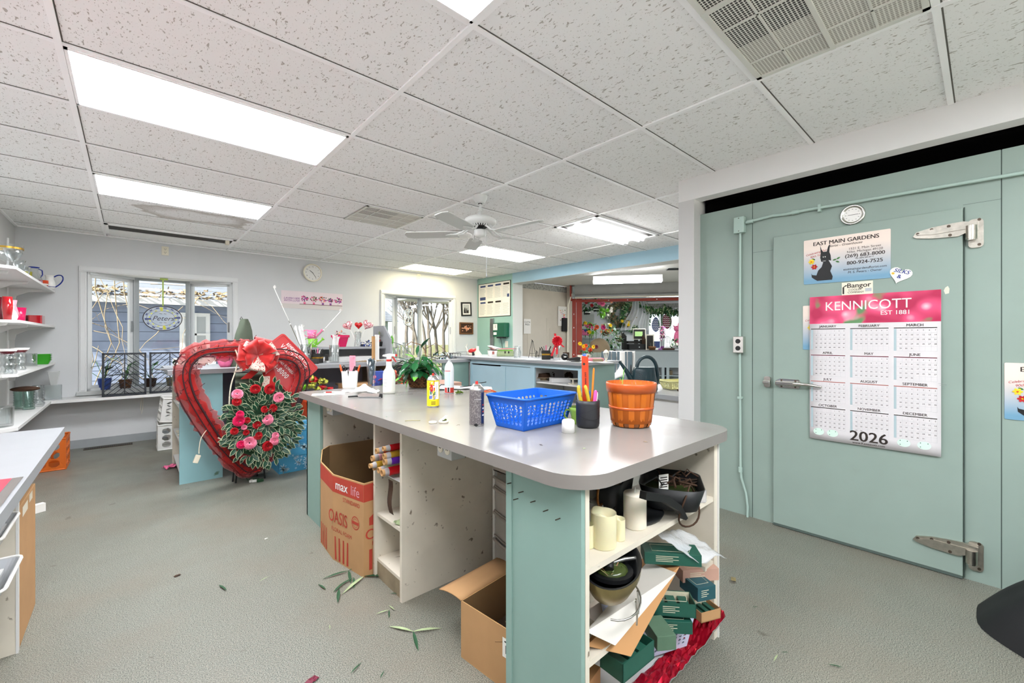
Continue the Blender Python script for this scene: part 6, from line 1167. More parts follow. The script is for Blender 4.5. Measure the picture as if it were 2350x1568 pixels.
b = MB('paper');b.box(-.01,.05,-.02,.02,0,.06);one(b,'white_offcut','white offcut on the floor just past the tall kraft carton','offcut',tuple(at(80,1178,Z=.001)),.5)
# ---------------------------------------------------------------- wall things
def wall_board(x0,x1,z0,z1,m,name,lab,cat,Y=YW,th=.006):
    c = ((x0+x1)/2,Y-th,(z0+z1)/2);t = thing(name,lab,cat,c);b = MB(m);b.box(x0-c[0],x1-c[0],0,th-.001,z0-c[2],z1-c[2]);b.build('board',t);return t,x0-c[0],z0-c[2],x1-x0,z1-z0
t = thing('wall_clock','round cream rimmed wall clock above the floral banner','clock',(2.115,YW-.03,2.30))
Rx = Matrix.Rotation(PI/2,4,'X')
b = MB('ivory').x(Rx);b.lathe([(.128,-.03),(.138,-.015),(.138,.012),(.128,.02),(.118,.012),(.118,0)],40);b.build('rim',t);b = MB('ceramic').x(Rx);b.cyl((0,0,-.028),.122,.03,40);b.build('face',t)
b = MB('ink')
for k in range(12): a = PI/2-k*PI/6;b.text(str(k or 12),.026,(.095*math.cos(a),-.0025,.095*math.sin(a)-.009),'-y')
b.build('numerals',t)
for a,L,w_ in ((math.radians(142),.055,.0035),(math.radians(-56),.085,.0025)): b = MB('black').x(Matrix.Rotation(-a,4,'Y'));b.box(-.012,L,-.006,-.003,-w_,w_);b.build('hand',t)
mat('banner','e6d6da',.6);mat('banner_low','d7cfcb',.6);mat('violet','8d4f93',.6);mat('table_line','6b4636',.6)
t,ox,oz,w,h = wall_board(1.678,2.585,1.735,2.0,'banner','floral_banner','long pink banner printed with five bouquets on the wall below the clock','poster')
b = MB('banner_low');b.box(ox+.004,ox+w-.004,-.001,0,oz+.003,oz+.07);b.m('table_line');b.box(ox+w*.28,ox+w-.004,-.0016,-.001,oz+.066,oz+.074);b.m('violet');b.text('LAVISH HER',.042,(ox+.033,-.0016,oz+.138),'-y','LEFT',shear=.2,bold=.012);b.text('WITH LOVE',.042,(ox+.033,-.0016,oz+.103),'-y','LEFT',shear=.2,bold=.012)
rr = random.Random(5)
for k,(u,sz,cs) in enumerate(((.36,.055,['fl_pink','violet','fl_magenta','fl_purple']),(.51,.05,['fl_magenta','fl_wine','fl_pink','leaf_pale']),(.66,.062,['fl_peach','fl_purple','fl_orange','fl_pink']),(.79,.042,['violet','fl_purple','fl_pink']),(.92,.06,['fl_purple','fl_magenta','violet']))):
    b.m('fl_pink' if k < 2 else 'violet' if k < 4 else 'banner_low');X_ = ox+w*u;b.box(X_-.016,X_+.016,-.0019,-.0016,oz+.074,oz+.105)
    for q in range(40): b.m(rr.choice(cs+['leaf_dark']));a = rr.uniform(0,6.3);d = sz*math.sqrt(rr.random());b.prism([(X_+d*math.cos(a)+.009*math.cos(e*PI/3),oz+.13+sz*.5+d*.8*math.sin(a)+.009*math.sin(e*PI/3)) for e in range(6)],-.0021-.00001*q,-.0016,'y')
b.build('print',t)
def frame(x0,x1,z0,z1,m,lab,tilt=0,art=None):
    cx_,cz_ = (x0+x1)/2,(z0+z1)/2;t = thing('picture_frame',lab,'picture',(cx_,YW-.012,cz_),ry=tilt);w,h = (x1-x0)/2,(z1-z0)/2;f = .028
    b = MB(m);
    for a in ((-w,w,-h,-h+f),(-w,w,h-f,h),(-w,-w+f,-h+f,h-f),(w-f,w,-h+f,h-f)): b.box(a[0],a[1],-.012,.011,a[2],a[3],.002)
    b.build('frame',t);b = MB('paper' if art == 1 else 'wicker_dark');b.box(-w+f,w-f,-.002,.008,-h+f,h-f);rr = random.Random(art)
    if art == 1:
        b.m('grey_plastic');b.box(-w+.055,w-.055,-.003,-.002,-h+.055,h-.05);b.m('ink')
        for k in range(18): x = rr.uniform(-w+.06,w-.08);b.box(x,x+.012,-.004,-.003,-h+.06,-h+.06+rr.uniform(.02,.12))
    else:
        b.m('fl_peach');b.box(-w+.05,w-.05,-.003,-.002,-.006,.012);b.box(-.008,.008,-.003,-.002,-.06,.06);b.box(-.05,-.02,-.003,-.002,.0,.04);b.box(.02,.06,-.003,-.002,-.03,.0)
        for k in range(14): x,z = rr.uniform(-w+.05,w-.06),rr.uniform(-.06,.05);b.box(x,x+.02,-.0031,-.002,z,z+.01)
    b.build('print',t)
frame(4.94,5.19,1.73,2.01,'black','black framed ship picture hung slightly crooked near the room corner',-.05,1);frame(4.90,5.235,1.36,1.60,'wicker','brown framed dark picture below the crooked black frame',0,2)
# labour law poster on the blue wall, time clock and card rack
mat('notice_blue','3b4a78',.7);mat('notice_red','b0685f',.7)
t = thing('labour_poster','large multi-panel labour notice poster on the mint end of the blue wall','poster',(XB-.01,6.5,2.05))
b = MB('paper');b.box(0,.008,-.49,.49,-.335,.325);b.m('lens_dark');[b.box(-.002,.008,*a) for a in ((-.50,.50,.325,.335),(-.50,.50,-.345,-.335),(-.50,-.49,-.345,.335),(.49,.50,-.345,.335))];b.build('sheet',t)
b = MB('ink');rr = random.Random(12)
for c in range(4):
    y0 = .46-c*.24;
    for r_ in range(2):
        z0 = .31-r_*.33;b.m('notice_red');b.box(-.0006,0,y0-.225,y0-.223,z0-.30,z0);b.m('notice_blue' if (c,r_) in ((0,0),(0,1),(2,0),(1,0)) else 'ink');b.box(-.0008,0,y0-.2,y0-.03,z0-.05,z0-.015) if (c,r_) != (3,1) else None
        b.m('grey_plastic')
        for k in range(15): b.box(-.0007,0,y0-.205+rr.uniform(0,.05),y0-.01,z0-.075-k*.0145,z0-.07-k*.0145)
b.m('notice_blue');b.box(-.001,0,-.46,-.40,.02,.08);b.box(-.0012,0,.26,.44,.0,.06);b.build('print',t)
mat('clock_green','14583f',.35)
p = at(1145,758,X=XB-.1);t = thing('time_clock','dark green punch time clock with a white dial on the blue wall','time clock',(XB-.1,p.y,p.z))
b = MB('clock_green');b.box(-.04,.098,-.19,.14,-.13,.14,.01);b.build('case',t);b = MB('ceramic');b.box(-.045,-.04,.0,.12,.0,.12);b.box(-.045,-.04,.02,.11,-.09,-.04);b.build('dial',t);b = MB('black');b.box(-.048,-.045,.055,.06,.05,.1);b.box(-.048,-.045,.04,.06,.05,.055);b.box(-.02,.06,-.14,.05,-.155,-.13);b.tube([(0,-.05,-.15),(.02,-.06,-.25),(.05,-.05,-.35),(.09,-.06,-.5)],.004,5);b.build('cable',t)
p = at(1128,760,X=XB-.03);b = MB('steel');b.box(0,.029,-.05,.05,-.45,.25)
for k in range(26): b.m('lens_dark');b.box(-.002,0,-.04,.04,-.43+k*.026,-.422+k*.026)
one(b,'card_rack','narrow grey slotted time card rack beside the time clock','card rack',(XB-.03,p.y+.0,p.z))
p = at(1163,790,X=XB);b = MB('ivory');b.box(-.008,0,-.04,.04,-.06,.06,.002);one(b,'wall_switch','small ivory wall plate low on the blue wall by the passage','switch',(XB-.001,p.y,p.z))
# ---------------------------------------------------------------- heart wreath, leaning in front of the counter
mat('tulle','b81410',.6,alpha=.5,var=.1,vs=8,sheen=.5);mat('tulle_thick','bb0f0b',.65,var=.12,vs=7,sheen=.4);mat('dark_wire','35141a',.6);mat('ribbon_dots','d9c5b8',.7,col2='a4282a',c2s=90,c2t=.58,c2w=.02);mat('cord_cream','e6dcc6',.4);mat('rose_pink','ee8ba6',.5,var=.1,vs=30);mat('rose_hot','d9245f',.5,var=.1,vs=30);mat('ivy','17402a',.4,var=.15,vs=20);mat('ivy_edge','c3c9a6',.5);mat('sign_red','b81c20',.3)
YF = 4.40
HP = [(585,805),(545,803),(500,805),(462,812),(436,832),(428,862),(438,905),(460,945),(485,985),(510,1020),(540,1052),(572,1072),(612,1040),(640,985),(664,930),(681,890),(688,858),(678,833),(655,822),(630,820),(602,824)]
t = thing('heart_wreath','large heart shaped frame wrapped in red tulle leaning against the teal counter end','wreath',tuple(at(572,1085,Y=YF)))
base = t.location.copy();hp = [at(x,y,Y=YF)-base for x,y in HP]
def dense(P_,k=4,closed=True):
    out = [];n = len(P_)
    for i in range(n if closed else n-1):
        p0,p1,p2,p3 = P_[(i-1) % n if closed else max(i-1,0)],P_[i],P_[(i+1) % n],P_[(i+2) % n if closed else min(i+2,n-1)]
        for j in range(k): u = j/k;out.append(.5*((2*p1)+(-p0+p2)*u+(2*p0-5*p1+4*p2-p3)*u*u+(-p0+3*p1-3*p2+p3)*u**3))
    return out
D = dense(hp,6);rad = [.092+.03*noise3(i*.21,3)+.02*noise3(i*.9,7)-(.045 if i/6 > 13.5 else 0) for i in range(len(D))]
def tubew(b,P_,rs,n,wob=.18,ysc=.6):
    c0 = len(b.v);b.tube(P_,rs,n,closed=True)
    for i in range(c0,len(b.v)): k = (i-c0)//n;c = P_[k];d = b.v[i]-c;d = d*(1+wob*noise3(d.x*22+k*.35,d.z*22,k*.35)+.08*noise3(k*1.7,(i-c0) % n));d.y *= ysc;b.v[i] = c+d
b = MB('tulle');tubew(b,D,rad,20);b.build('tulle',t);b = MB('tulle_thick');tubew(b,D,[r*(.62+.3*noise3(i*.4,9)-(.32 if 2 < i/6 < 5 or i/6 > 13.5 else 0)) for i,r in enumerate(rad)],14,.4,.5);b.build('inner_tulle',t)
b = MB('dark_wire')
for off_,r_ in ((1.0,.006),(-.2,.008),(.35,.005)): b.tube([p+Vector((.0,-.072 if abs(off_) < .5 else -.02,0))+(p-Vector((.05,0,.75))).normalized()*off_*.085 for p in D],r_,5,closed=True)
rr = random.Random(14)
for k in range(300):
    i = rr.randrange(len(D));c = D[i]+Vector((rr.uniform(-.07,.07),-.066,rr.uniform(-.07,.07)));e = c+Vector((rr.uniform(-.035,.035),rr.uniform(-.012,.004),rr.uniform(-.035,.035)));b.tube([c,e],.0026,4)
b.build('wire_frame',t)
# bow at the top
def loop(b,c,d,L,w,m,fold=.5):
    b.m(m);d = Vector(d).normalized();s = d.cross(Vector((0,1,0))).normalized();c = Vector(c)
    b.grid(lambda u,v: c+d*(L*math.sin(PI*u)*1.0)+Vector((0,-1,0))*(w*.55*math.sin(2*PI*u)+.02)+s*((v-.5)*w*(.35+.65*math.sin(PI*u))*(1+.25*math.sin(8*v+3*u)))+Vector((0,.012*math.sin(9*v),0)),14,6)
bc = at(585,815,Y=YF)-base+Vector((0,-.09,0));b = MB('tulle_thick')
for k in range(16):
    a = k*2*PI/16+.2;loop(b,bc,(math.cos(a),-.3*(k % 3),math.sin(a)*.8),.15+.02*math.sin(k*3),.12,'ribbon_dots' if k % 5 == 1 else 'tulle_thick')
for x1,z1_,m_,w_ in ((.09,-.34,'tulle_thick',.085),(.055,-.38,'ribbon_dots',.045),(-.12,-.14,'ribbon_dots',.05),(-.06,-.2,'tulle_thick',.06)):
    b.m(m_);b.grid(lambda u,v: bc+Vector((x1*u*1.1+(v-.5)*w_*(1+.3*u)+.035*math.sin(u*4),-.03-.03*math.sin(u*3),z1_*u)),12,3)
b.build('bow',t)
b = MB('tulle_thick');q = at(575,1085,Y=YF)-base;rr = random.Random(3)
for k in range(10): a = rr.uniform(-.5,.5)-PI/2;b.grid(lambda u,v: q+Vector((math.cos(a)*u*.13+(v-.5)*.06*u,-.04*u+.02*math.sin(v*6),math.sin(a)*u*.05+.06-.0*v)),5,4)
b.build('tail',t)
b = MB('cord_cream');cd = [(540,803),(546,822),(541,850),(530,885),(526,930),(530,975),(524,1005),(510,1009),(497,1003)];b.tube(dense([at(x,y,Y=YF-.1)-base for x,y in cd],3,False),.0055,6);cd = [(476,985),(462,1005),(457,1030),(457,1045)];b.tube(dense([at(x,y,Y=YF-.06)-base for x,y in cd],3,False),.0035,6);q = at(452,1053,Y=YF-.06)-base;b.x(Matrix.Translation(q) @ Matrix.Rotation(.35,4,'Y'));b.box(-.018,.018,-.012,.012,-.035,.03,.004);b.x();b.build('cord',t)
# small black stool under the wreath and light plug tail
t = thing('metal_stool','low black metal stool holding up the heart wreath and the rose wreath','stool',tuple(at(575,1098,Z=0)));base2 = t.location.copy()
for px,py in ((534,1106),(541,1109),(591,1093),(608,1098)): q = at(px,py,Z=.003)-base2;b = MB('black');up_ = at(px+(4 if px < 570 else -3),1066,t=(at(px,py,Z=0)-cam_o.location).dot(Vector((math.sin(YAW),math.cos(YAW),0))))-base2;b.tube([q,up_],.007,7);b.build('leg',t)
b = MB('black');b.box(-.16,.13,-.06,.1,.145,.165);b.build('seat',t)
b = MB('leaf_dark');P_ = [at(x,y,Z=.008)+Vector((0,0,z)) for x,y,z in ((566,1085,.1),(560,1092,.02),(568,1102,0),(580,1100,0),(596,1098,0))];b.tube(P_,.0035,5);b.m('white_plastic')
for px,py in ((565,1094),(576,1104),(584,1104)): q = at(px,py,Z=.012);b.x(Matrix.Translation(q) @ Matrix.Rotation(px,4,'Z'));b.box(-.018,.018,-.01,.01,-.01,.01,.003)
b.x();b.m('leaf_dark');q = at(597,1103,Z=.012);b.x(Matrix.Translation(q));b.box(-.025,.025,-.015,.015,-.01,.01,.003);one(b,'light_plug','green light string cord with white plugs on the floor under the heart','cord')
# rose and ivy wreath
YR = 4.18
c = at(601,968,Y=YR);t = thing('rose_wreath','variegated ivy wreath with pink and red roses leaning in front of the heart','wreath',tuple(at(598,1060,Y=YR)));base = t.location.copy();cc = c-base;rr = random.Random(77)
b = MB('ivy');be = MB('ivy_edge');W_,H_ = .285,.355
for k in range(400):
    a = rr.uniform(0,2*PI);f = rr.uniform(.35,1.0) if rr.random() < .8 else rr.uniform(0,.35);p = cc+Vector((W_*f*math.cos(a)*.98,-.05-.06*(1-f)+rr.uniform(-.03,.03),H_*f*math.sin(a)))
    d = Vector((math.cos(a)+rr.uniform(-.8,.8),-.35,math.sin(a)+rr.uniform(-.9,.5)));L_ = rr.uniform(.058,.088);w_ = L_*.5;leafshape(be,p,d,(0,-1,.2),L_,w_*1.05,.15);leafshape(b,p+Vector((0,-.0035,0)),d,(0,-1,.2),L_*.93,w_*.8,.15)
b.build('leaves',t);be.build('leaf_edges',t)
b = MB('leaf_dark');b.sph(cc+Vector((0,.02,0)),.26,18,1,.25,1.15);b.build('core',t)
def rose(b,c,r,m):
    b.m(m);X = b.X;b.X = X @ Matrix.Translation(c) @ Vector((rr.uniform(-.3,.3),-1,rr.uniform(-.1,.4))).to_track_quat('Z','Y').to_matrix().to_4x4()
    for l,(q,n_) in enumerate(((1,6),(.78,5),(.55,5),(.33,4))):
        for k in range(n_):
            a0 = 2*PI*k/n_+l*.7;b.grid(lambda u,v: (r*q*(.35+.65*v)*math.cos(a0+(u-.5)*1.5),r*q*(.35+.65*v)*math.sin(a0+(u-.5)*1.5),r*(.1+.22*l)+r*.35*v*v*(1 if l else .2)-r*.12*abs(u-.5)*2*v),4,3)
    b.X = X
for x,y,r_,m_ in ((545,905,.042,'rose_pink'),(639,912,.045,'rose_pink'),(613,963,.048,'rose_pink'),(573,1017,.052,'rose_pink'),(630,1012,.038,'rose_pink'),(632,1000,.03,'rose_pink'),(560,981,.022,'rose_pink'),(548,966,.046,'rose_hot'),(551,951,.03,'rose_hot'),(553,1021,.034,'rose_hot'),(543,922,.036,'fl_red'),(590,975,.035,'fl_red'),(626,937,.036,'fl_red'),(613,1024,.044,'fl_red'),(592,1000,.036,'fl_red'),(586,893,.04,'fl_red'),(618,893,.045,'fl_red'),(538,990,.03,'fl_red'),(567,965,.026,'fl_red'),(607,940,.03,'fl_red'),(565,993,.024,'fl_red')):
    b = MB(m_);q = at(x,y,Y=YR-.13)-base;rose(b,q,r_,m_);b.build('rose',t)
# red plastic sign, tilted
sp_ = [at(650,764,t=4.16),at(732,846,t=4.30),at(660,905,t=4.10),at(577,820,t=3.97)]
ctr = (sp_[0]+sp_[1]+sp_[2]+sp_[3])/4;ex_ = (sp_[1]-sp_[0]).normalized();ey_ = (sp_[0]-sp_[3]);ey_ = (ey_-ex_*ey_.dot(ex_)).normalized();nz_ = ex_.cross(ey_)
t = thing('valentine_sign','tilted red plastic sign with white raised Valentine lettering beside the heart wreath','sign',(0,0,0));t.matrix_world = Matrix(((ex_.x,ey_.x,nz_.x,ctr.x),(ex_.y,ey_.y,nz_.y,ctr.y),(ex_.z,ey_.z,nz_.z,ctr.z),(0,0,0,1)))
W_ = (sp_[1]-sp_[0]).length;H_ = ((sp_[0]-sp_[3]).length+(sp_[1]-sp_[2]).length)/2
b = MB('sign_red');b.prism(rrect(W_,H_,.03),-.004,.004);b.tube([(x,y,.004) for x,y in rrect(W_*.93,H_*.93,.02)],.003,5,closed=True);b.build('panel',t)
b = MB('white_plastic')
for txt,y,s_,bo,wd in (('REMEMBER HER ON',.33,.062,.03,.74),('VALENTINE\'S',.19,.085,.01,.95),('Day',.07,.07,0,1),('-SEND HER FLOWERS-',-.1,.056,.03,.66),('683-8000',-.29,.095,.01,.9)): b.text(txt,s_*W_/.62*.9,(.0,y*H_,.0045),'z',bold=bo,wid=wd*.86,ex=.002,sp=1.15)
b.build('lettering',t)
# ---------------------------------------------------------------- stuff on and around the long counter
mat('snow_blue','4ea3d0',.45);mat('snow_pale','bfe0ef',.5);mat('coat_green','535d4e',.8,bump=.3,bs=30,var=.1);mat('box_orange','d94a1c',.5);mat('ball_red','c51d1d',.25,coat=.4);mat('leopard','b5b545',.5,col2='3a3a14',c2s=45,c2t=.55,c2w=.02);mat('spike_green','8ed52a',.4)
def snowbox(x0,x1,y0,y1,z0,z1,lab,seed):
    t = thing('gift_box',lab,'gift box',((x0+x1)/2,(y0+y1)/2,z0));w,d,h = (x1-x0)/2,(y1-y0)/2,z1-z0;b = MB('snow_blue');b.box(-w+.006,w-.006,-d+.006,d-.006,0,h*.75);b.build('box',t);b = MB('snow_blue');b.box(-w,w,-d,d,h*.55,h,.003);b.build('lid',t);b = MB('snow_pale');r = random.Random(seed)
    for k in range(60):
        x,z,s = r.uniform(-w+.03,w-.03),r.uniform(.03,h-.02),r.choice((.012,.018,.03))
        for q in range(3): a = q*PI/3+.3;c_,s_ = math.cos(a)*s,math.sin(a)*s;n_ = s*.10;b.quad((x-c_-s_*.12,-d-.0012,z-s_+c_*.12),(x+c_-s_*.12,-d-.0012,z+s_+c_*.12),(x+c_+s_*.12,-d-.0012,z+s_-c_*.12),(x-c_+s_*.12,-d-.0012,z-s_-c_*.12))
    b.build('snowflakes',t)
a_ = at(606,1094,Z=0);snowbox(1.03,1.62,4.42,4.8,.0005,.27,'blue snowflake patterned gift box on the floor, the lower of two',1);snowbox(1.02,1.60,4.44,4.8,.272,.47,'blue snowflake patterned gift box stacked on the lower one',2)
t = thing('orange_carton','orange box with a white barcode label on the blue snowflake boxes','box',(1.42,4.6,.472));b = MB('box_orange');b.box(-.12,.12,-.1,.1,0,.17,.003);b.build('carton',t);b = MB('paper');b.box(-.02,.06,-.1015,-.1,.03,.14);b.m('ink');[b.box(-.01+k*.008,-.006+k*.008,-.1018,-.1015,.05,.1) for k in range(8)];b.build('label',t)
t = thing('bauble','shiny red christmas ball on the pile beside the red sign','bauble',tuple(at(717,873,Y=4.5)));b = MB('ball_red');b.sph((0,0,0),.036,20);b.build('ball',t);b = MB('gold_rim');b.cyl((0,0,.034),.008,.008,8);b.build('cap',t)
t = thing('spiky_bauble','lime green spiky ball ornament beside the lower corner of the red sign','bauble',tuple(at(697,889,Y=4.42)));b = MB('spike_green');b.sph((0,0,0),.018,10)
for k in range(60): v = Vector((R.gauss(0,1),R.gauss(0,1),R.gauss(0,1))).normalized();b.tube([v*.015,v*.042],[.004,.0005],4)
b.build('spikes',t)
b = MB('leopard');rr = random.Random(2);p = at(728,882,Y=4.48)
for k in range(16): a = rr.uniform(0,6.3);loop(b,p+Vector((rr.uniform(-.09,.09),rr.uniform(-.04,.04),rr.uniform(-.05,.05))),(math.cos(a),-.4,math.sin(a)),.05,.05,'leopard' if k % 4 else 'fl_red')
one(b,'leopard_ribbon','looped lime and black leopard print ribbon below the red christmas ball','ribbon')
b = MB('kraft_box');b.box(-.22,.22,-.14,.14,0,.78,.003);one(b,'backing_carton','plain carton on which the christmas ornaments rest, hidden behind the island','cardboard box',(1.92,4.62,.0005))
# green coat hanging at the counter, rising above it
t = thing('quilted_coat','grey-green quilted coat draped over the counter behind the bow','coat',tuple(at(556,845,Y=4.72)))
b = MB('coat_green');top = at(558,733,Y=4.95)-t.location
b.grid(lambda u,v: Vector((top.x+(.03+.09*v**.7)*math.sin(2*PI*u)+.012*noise3(u*9,v*4),.18+.07*math.cos(2*PI*u)+.015*noise3(u*6,v*7),top.z*(1-v)+(1.003-t.location.z)*v)),20,12)
b.build('hood',t);b = MB('coat_green');z0_ = .957-t.location.z
b.grid(lambda u,v: Vector((-.08+u*.42,-.13-.02*math.sin(u*9)-.018*abs(math.sin(v*PI*7)),z0_-v*.42)),24,42);b.build('quilted_body',t)
b = MB('lens_dark');b.tube([top+Vector((-.01,.1,0)),top+Vector((0,.1,.03)),top+Vector((.015,.1,0))],.004,6);b.build('hook',t)
def onto(px,Y,z=1.0006): dx,dy,dz = ray(px,0);k = Y/dy;return Vector((k*dx,Y,z))
# counter things
p = onto(576,5.3,1.0006);b = MB('wicker');b.lathe([(.0001,0),(.07,0),(.085,.12),(.08,.12),(.065,.01)],18);foliage(b,(0,0,.17),(.08,.06,.07),70,.05,.02,['leaf_dry','leaf_brown','fl_wine','leaf_dark']);one(b,'dried_basket','wicker basket of dried brown foliage behind the green coat','basket',tuple(p),sc=1.15)
p = onto(517,4.9);b = MB('magenta_gloss');b.lathe([(.07,.085),(.075,.1),(.07,.1)],22);b.m('fl_pink');b.lathe([(.0001,.0),(.04,0),(.06,.04),(.07,.085)],22);one(b,'pink_bowl','white and magenta rimmed bowl at the counter edge behind the heart','bowl',tuple(p))
b = MB('steel');b.box(-.13,.13,-.06,.06,0,.012,.003);one(b,'metal_plate','flat metal plate near the left end of the grey counter','plate',tuple(onto(402,4.83)),.3)
mat('straw','f0efec',.4);mat('stem_wire','777062',.5)
def vase_sticks(px,Y,lab,labs,h,r,n,lean,L,grp,m='straw',name='glass_vase',sname='straw'):
    p = onto(px,Y);b = MB('glass');b.lathe([(.0001,0),(r,0),(r+.002,.005),(r+.004,h),(r,h),(r-.003,.02),(.0001,.015)],24);one(b,name,lab,'vase',tuple(p));rr = random.Random(px)
    for k in range(n):
        a = rr.uniform(0,6.3);q = Vector((math.cos(a),math.sin(a),0));u,v = Cx(lean+rr.uniform(-.06,.06),rr.uniform(-.04,.04));L2 = L*rr.uniform(.82,1.0);b = MB(m);top = Vector((u,v,1)).normalized()*L2;b.tube([q*r*.5+Vector((0,0,.017)),q*r*.5+Vector((0,0,.017))+top],.0055,5);leafshape(b,q*r*.5+top,(q.x,q.y,1),(0,1,0),.03,.014)
        one(b,sname,labs,'stick',tuple(p),group=grp)
vase_sticks(702,5.0,'tall glass vase of white sticks partly hidden by the red sign','white paper stick leaning left in the tall glass vase by the red sign',.21,.055,14,-.22,.42,'white sticks by the red sign')
vase_sticks(767,4.95,'clear glass cylinder of white cane sticks on the grey counter','white paper stick fanned out in the clear glass cylinder',.2,.05,12,.08,.31,'white sticks in the glass cylinder')
for (x0,y0,x1,y1,lab) in ((700,820,630,663,'long thin dark stem with a white tip leaning far left in front of the banner'),(704,800,781,716,'long thin stem with white knots leaning right towards the heart picks')):
    A_ = at(x0,y0,Y=4.98);B_ = at(x1,y1,Y=4.9);b = MB('stem_wire');b.tube([A_,A_.lerp(B_,.55)],.0035,6);b.m('straw');b.tube([A_.lerp(B_,.5),B_],.0035,6);b.sph(A_.lerp(B_,.5),.008,6);b.sph(A_.lerp(B_,.78),.007,6);leafshape(b,B_,(0,-.2,1),(0,1,0),.04,.03);one(b,'tall_stem',lab,'stem')  # tall thin stem with a pale upper half
def mini_can(px,pz,col,lab,mt):
    p = onto(px,5.3,pz);t = thing('tin_watering_can',lab,'watering can',tuple(p),-.5);b = MB(mt);b.lathe([(.0001,0),(.048,0),(.052,.1),(.05,.1),(.045,.005)],20)
    for k in range(40): a = R.uniform(0,6.3);z = R.uniform(.012,.09);b.m('ceramic');b.x(Matrix.Translation((.051*math.cos(a),.051*math.sin(a),z)));b.sph((0,0,0),.0045,5)
    b.x();b.build('body',t);b = MB(mt);b.tube([(.045,0,.03),(.1,0,.085)],[.012,.008],8);b.x(Matrix.Translation((.103,0,.089)) @ Matrix.Rotation(.85,4,'Y'));b.cyl((0,0,-.003),.012,.02,12,.022);b.x();b.build('spout',t);b = MB(mt);b.tube(bez((-.045,0,.1),(-.11,0,.11),(-.1,0,.03),(-.048,0,.02)),.004,6);b.build('handle',t)
mini_can(718,1.173,0,'lime green dotted tin watering can on the raised grey shelf','fl_lime' if 'fl_lime' in MATS else 'leaf_lime');mini_can(716,1.2745,0,'pink dotted tin watering can stacked on the lime green one','fl_pink')
p = onto(781,5.33,1.1726);t = thing('magenta_pot','square magenta pot of dried petals on the raised shelf','pot',tuple(p),.2);b = MB('magenta_gloss');P1 = rrect(.10,.10,.012);P2 = rrect(.145,.145,.014);n = len(P1);V = [(x,y,0) for x,y in P1]+[(x,y,.115) for x,y in P2];b.add(V,[(i,(i+1) % n,(i+1) % n+n,i+n) for i in range(n)]+[tuple(range(n))[::-1]]);P3 = rrect(.165,.165,.015);b.prism(P3,.115,.145);b.build('pot',t);b = MB('leaf_brown');foliage(b,(0,0,.155),(.06,.06,.03),40,.03,.02,['fl_wine','leaf_dry','fl_peach']);b.build('petals',t)
# vase of heart picks
mat('glitter_pink','d9808a',.25,metal=.3,col2='f2d2d0',c2s=70,c2t=.5,c2w=.03,coat=.4)
p = onto(821,5.3,1.1726);b = MB('glass');b.lathe([(.0001,0),(.042,0),(.045,.01),(.036,.08),(.042,.15),(.046,.19),(.043,.19),(.033,.08),(.0001,.015)],24);one(b,'waisted_glass_vase','waisted clear glass vase holding the heart picks on the raised shelf','vase',tuple(p))
for u,z,sc,m_,rt,lab in ((-.125,.265,1,'glitter_pink',-.25,'glittery pink heart pick leaning left in the waisted glass vase'),(.0,.27,.8,'ball_red',0,'red heart pick in the middle behind the two pink hearts'),(.125,.275,1.05,'glitter_pink',.25,'glittery pink heart pick leaning right in the waisted glass vase')):
    dx,dy = Cx(u,.03 if m_ == 'ball_red' else 0);t = thing('heart_pick',lab,'heart pick',tuple(p));b = MB('straw');b.tube([(0,0,.017),(dx*.5,dy*.5,.15),(dx*.8,dy*.8,z-.04)],.003,6);b.build('stick',t)
    b = MB(m_);N_ = 28;HS = [(16*math.sin(a)**3/17,(13*math.cos(a)-5*math.cos(2*a)-2*math.cos(3*a)-math.cos(4*a))/17) for a in [2*PI*k/N_ for k in range(N_)]];b.x(Matrix.Translation((dx,dy,z)) @ Matrix.Rotation(-YAW,4,'Z') @ Matrix.Rotation(rt*2,4,'Y') @ Matrix.Scale(.068*sc,4));V = [];F = []
    for l,(q,yy) in enumerate(((.01,-.5),(.6,-.44),(.88,-.3),(1,0),(.88,.3),(.6,.44),(.15,.5))): V += [(x*q,yy,z_*q) for x,z_ in HS]
    b.add(V,[(l*N_+i,l*N_+(i+1) % N_,(l+1)*N_+(i+1) % N_,(l+1)*N_+i) for l in range(6) for i in range(N_)]+[tuple(range(N_)),tuple(range(6*N_,7*N_))[::-1]],True);b.build('heart',t)
b = MB('fl_blue');foliage(b,(0,0,.035),(.09,.05,.03),60,.04,.02,['notice_blue','fl_blue','lens_dark']);one(b,'navy_cloth_flowers','crumpled navy fabric flowers beside the waisted glass vase','flowers',tuple(onto(842,5.3,1.1726)))
p = onto(874,5.3,1.1726);t = thing('small_pothos','small yellow-green plant beside the sloped end panel of the raised shelf','potted plant',tuple(p));b = MB('lens_dark');b.lathe([(.0001,0),(.045,0),(.06,.06)],16);b.build('pot',t);b = MB('leaf_new');foliage(b,(0,0,.1),(.06,.05,.06),44,.05,.025,['leaf_new','leaf_lime','leaf_pale','fl_red']);b.build('leaves',t)
def desk_cup(p,lab):
    t = thing('desk_organizer',lab,'organizer',tuple(p),-YAW);b = MB('lens_dark');P1 = rrect(.1,.085,.015);b.prism(P1,0,.105);b.build('body',t);b = MB('gold_rim');b.prism(rrect(.102,.087,.015),.05,.068);b.build('band',t)
    for k in range(5): b = MB(['lens_dark','steel','fl_pink','white_plastic','lens_dark'][k]);x = -.035+.018*k;b.tube([(x,0,.105),(x+.01*(k-2),0,.145+.01*(k % 3))],.006,6);b.build('pen',t)
desk_cup(onto(729,5.02),'black desk organizer with a gold band between the two stick vases')
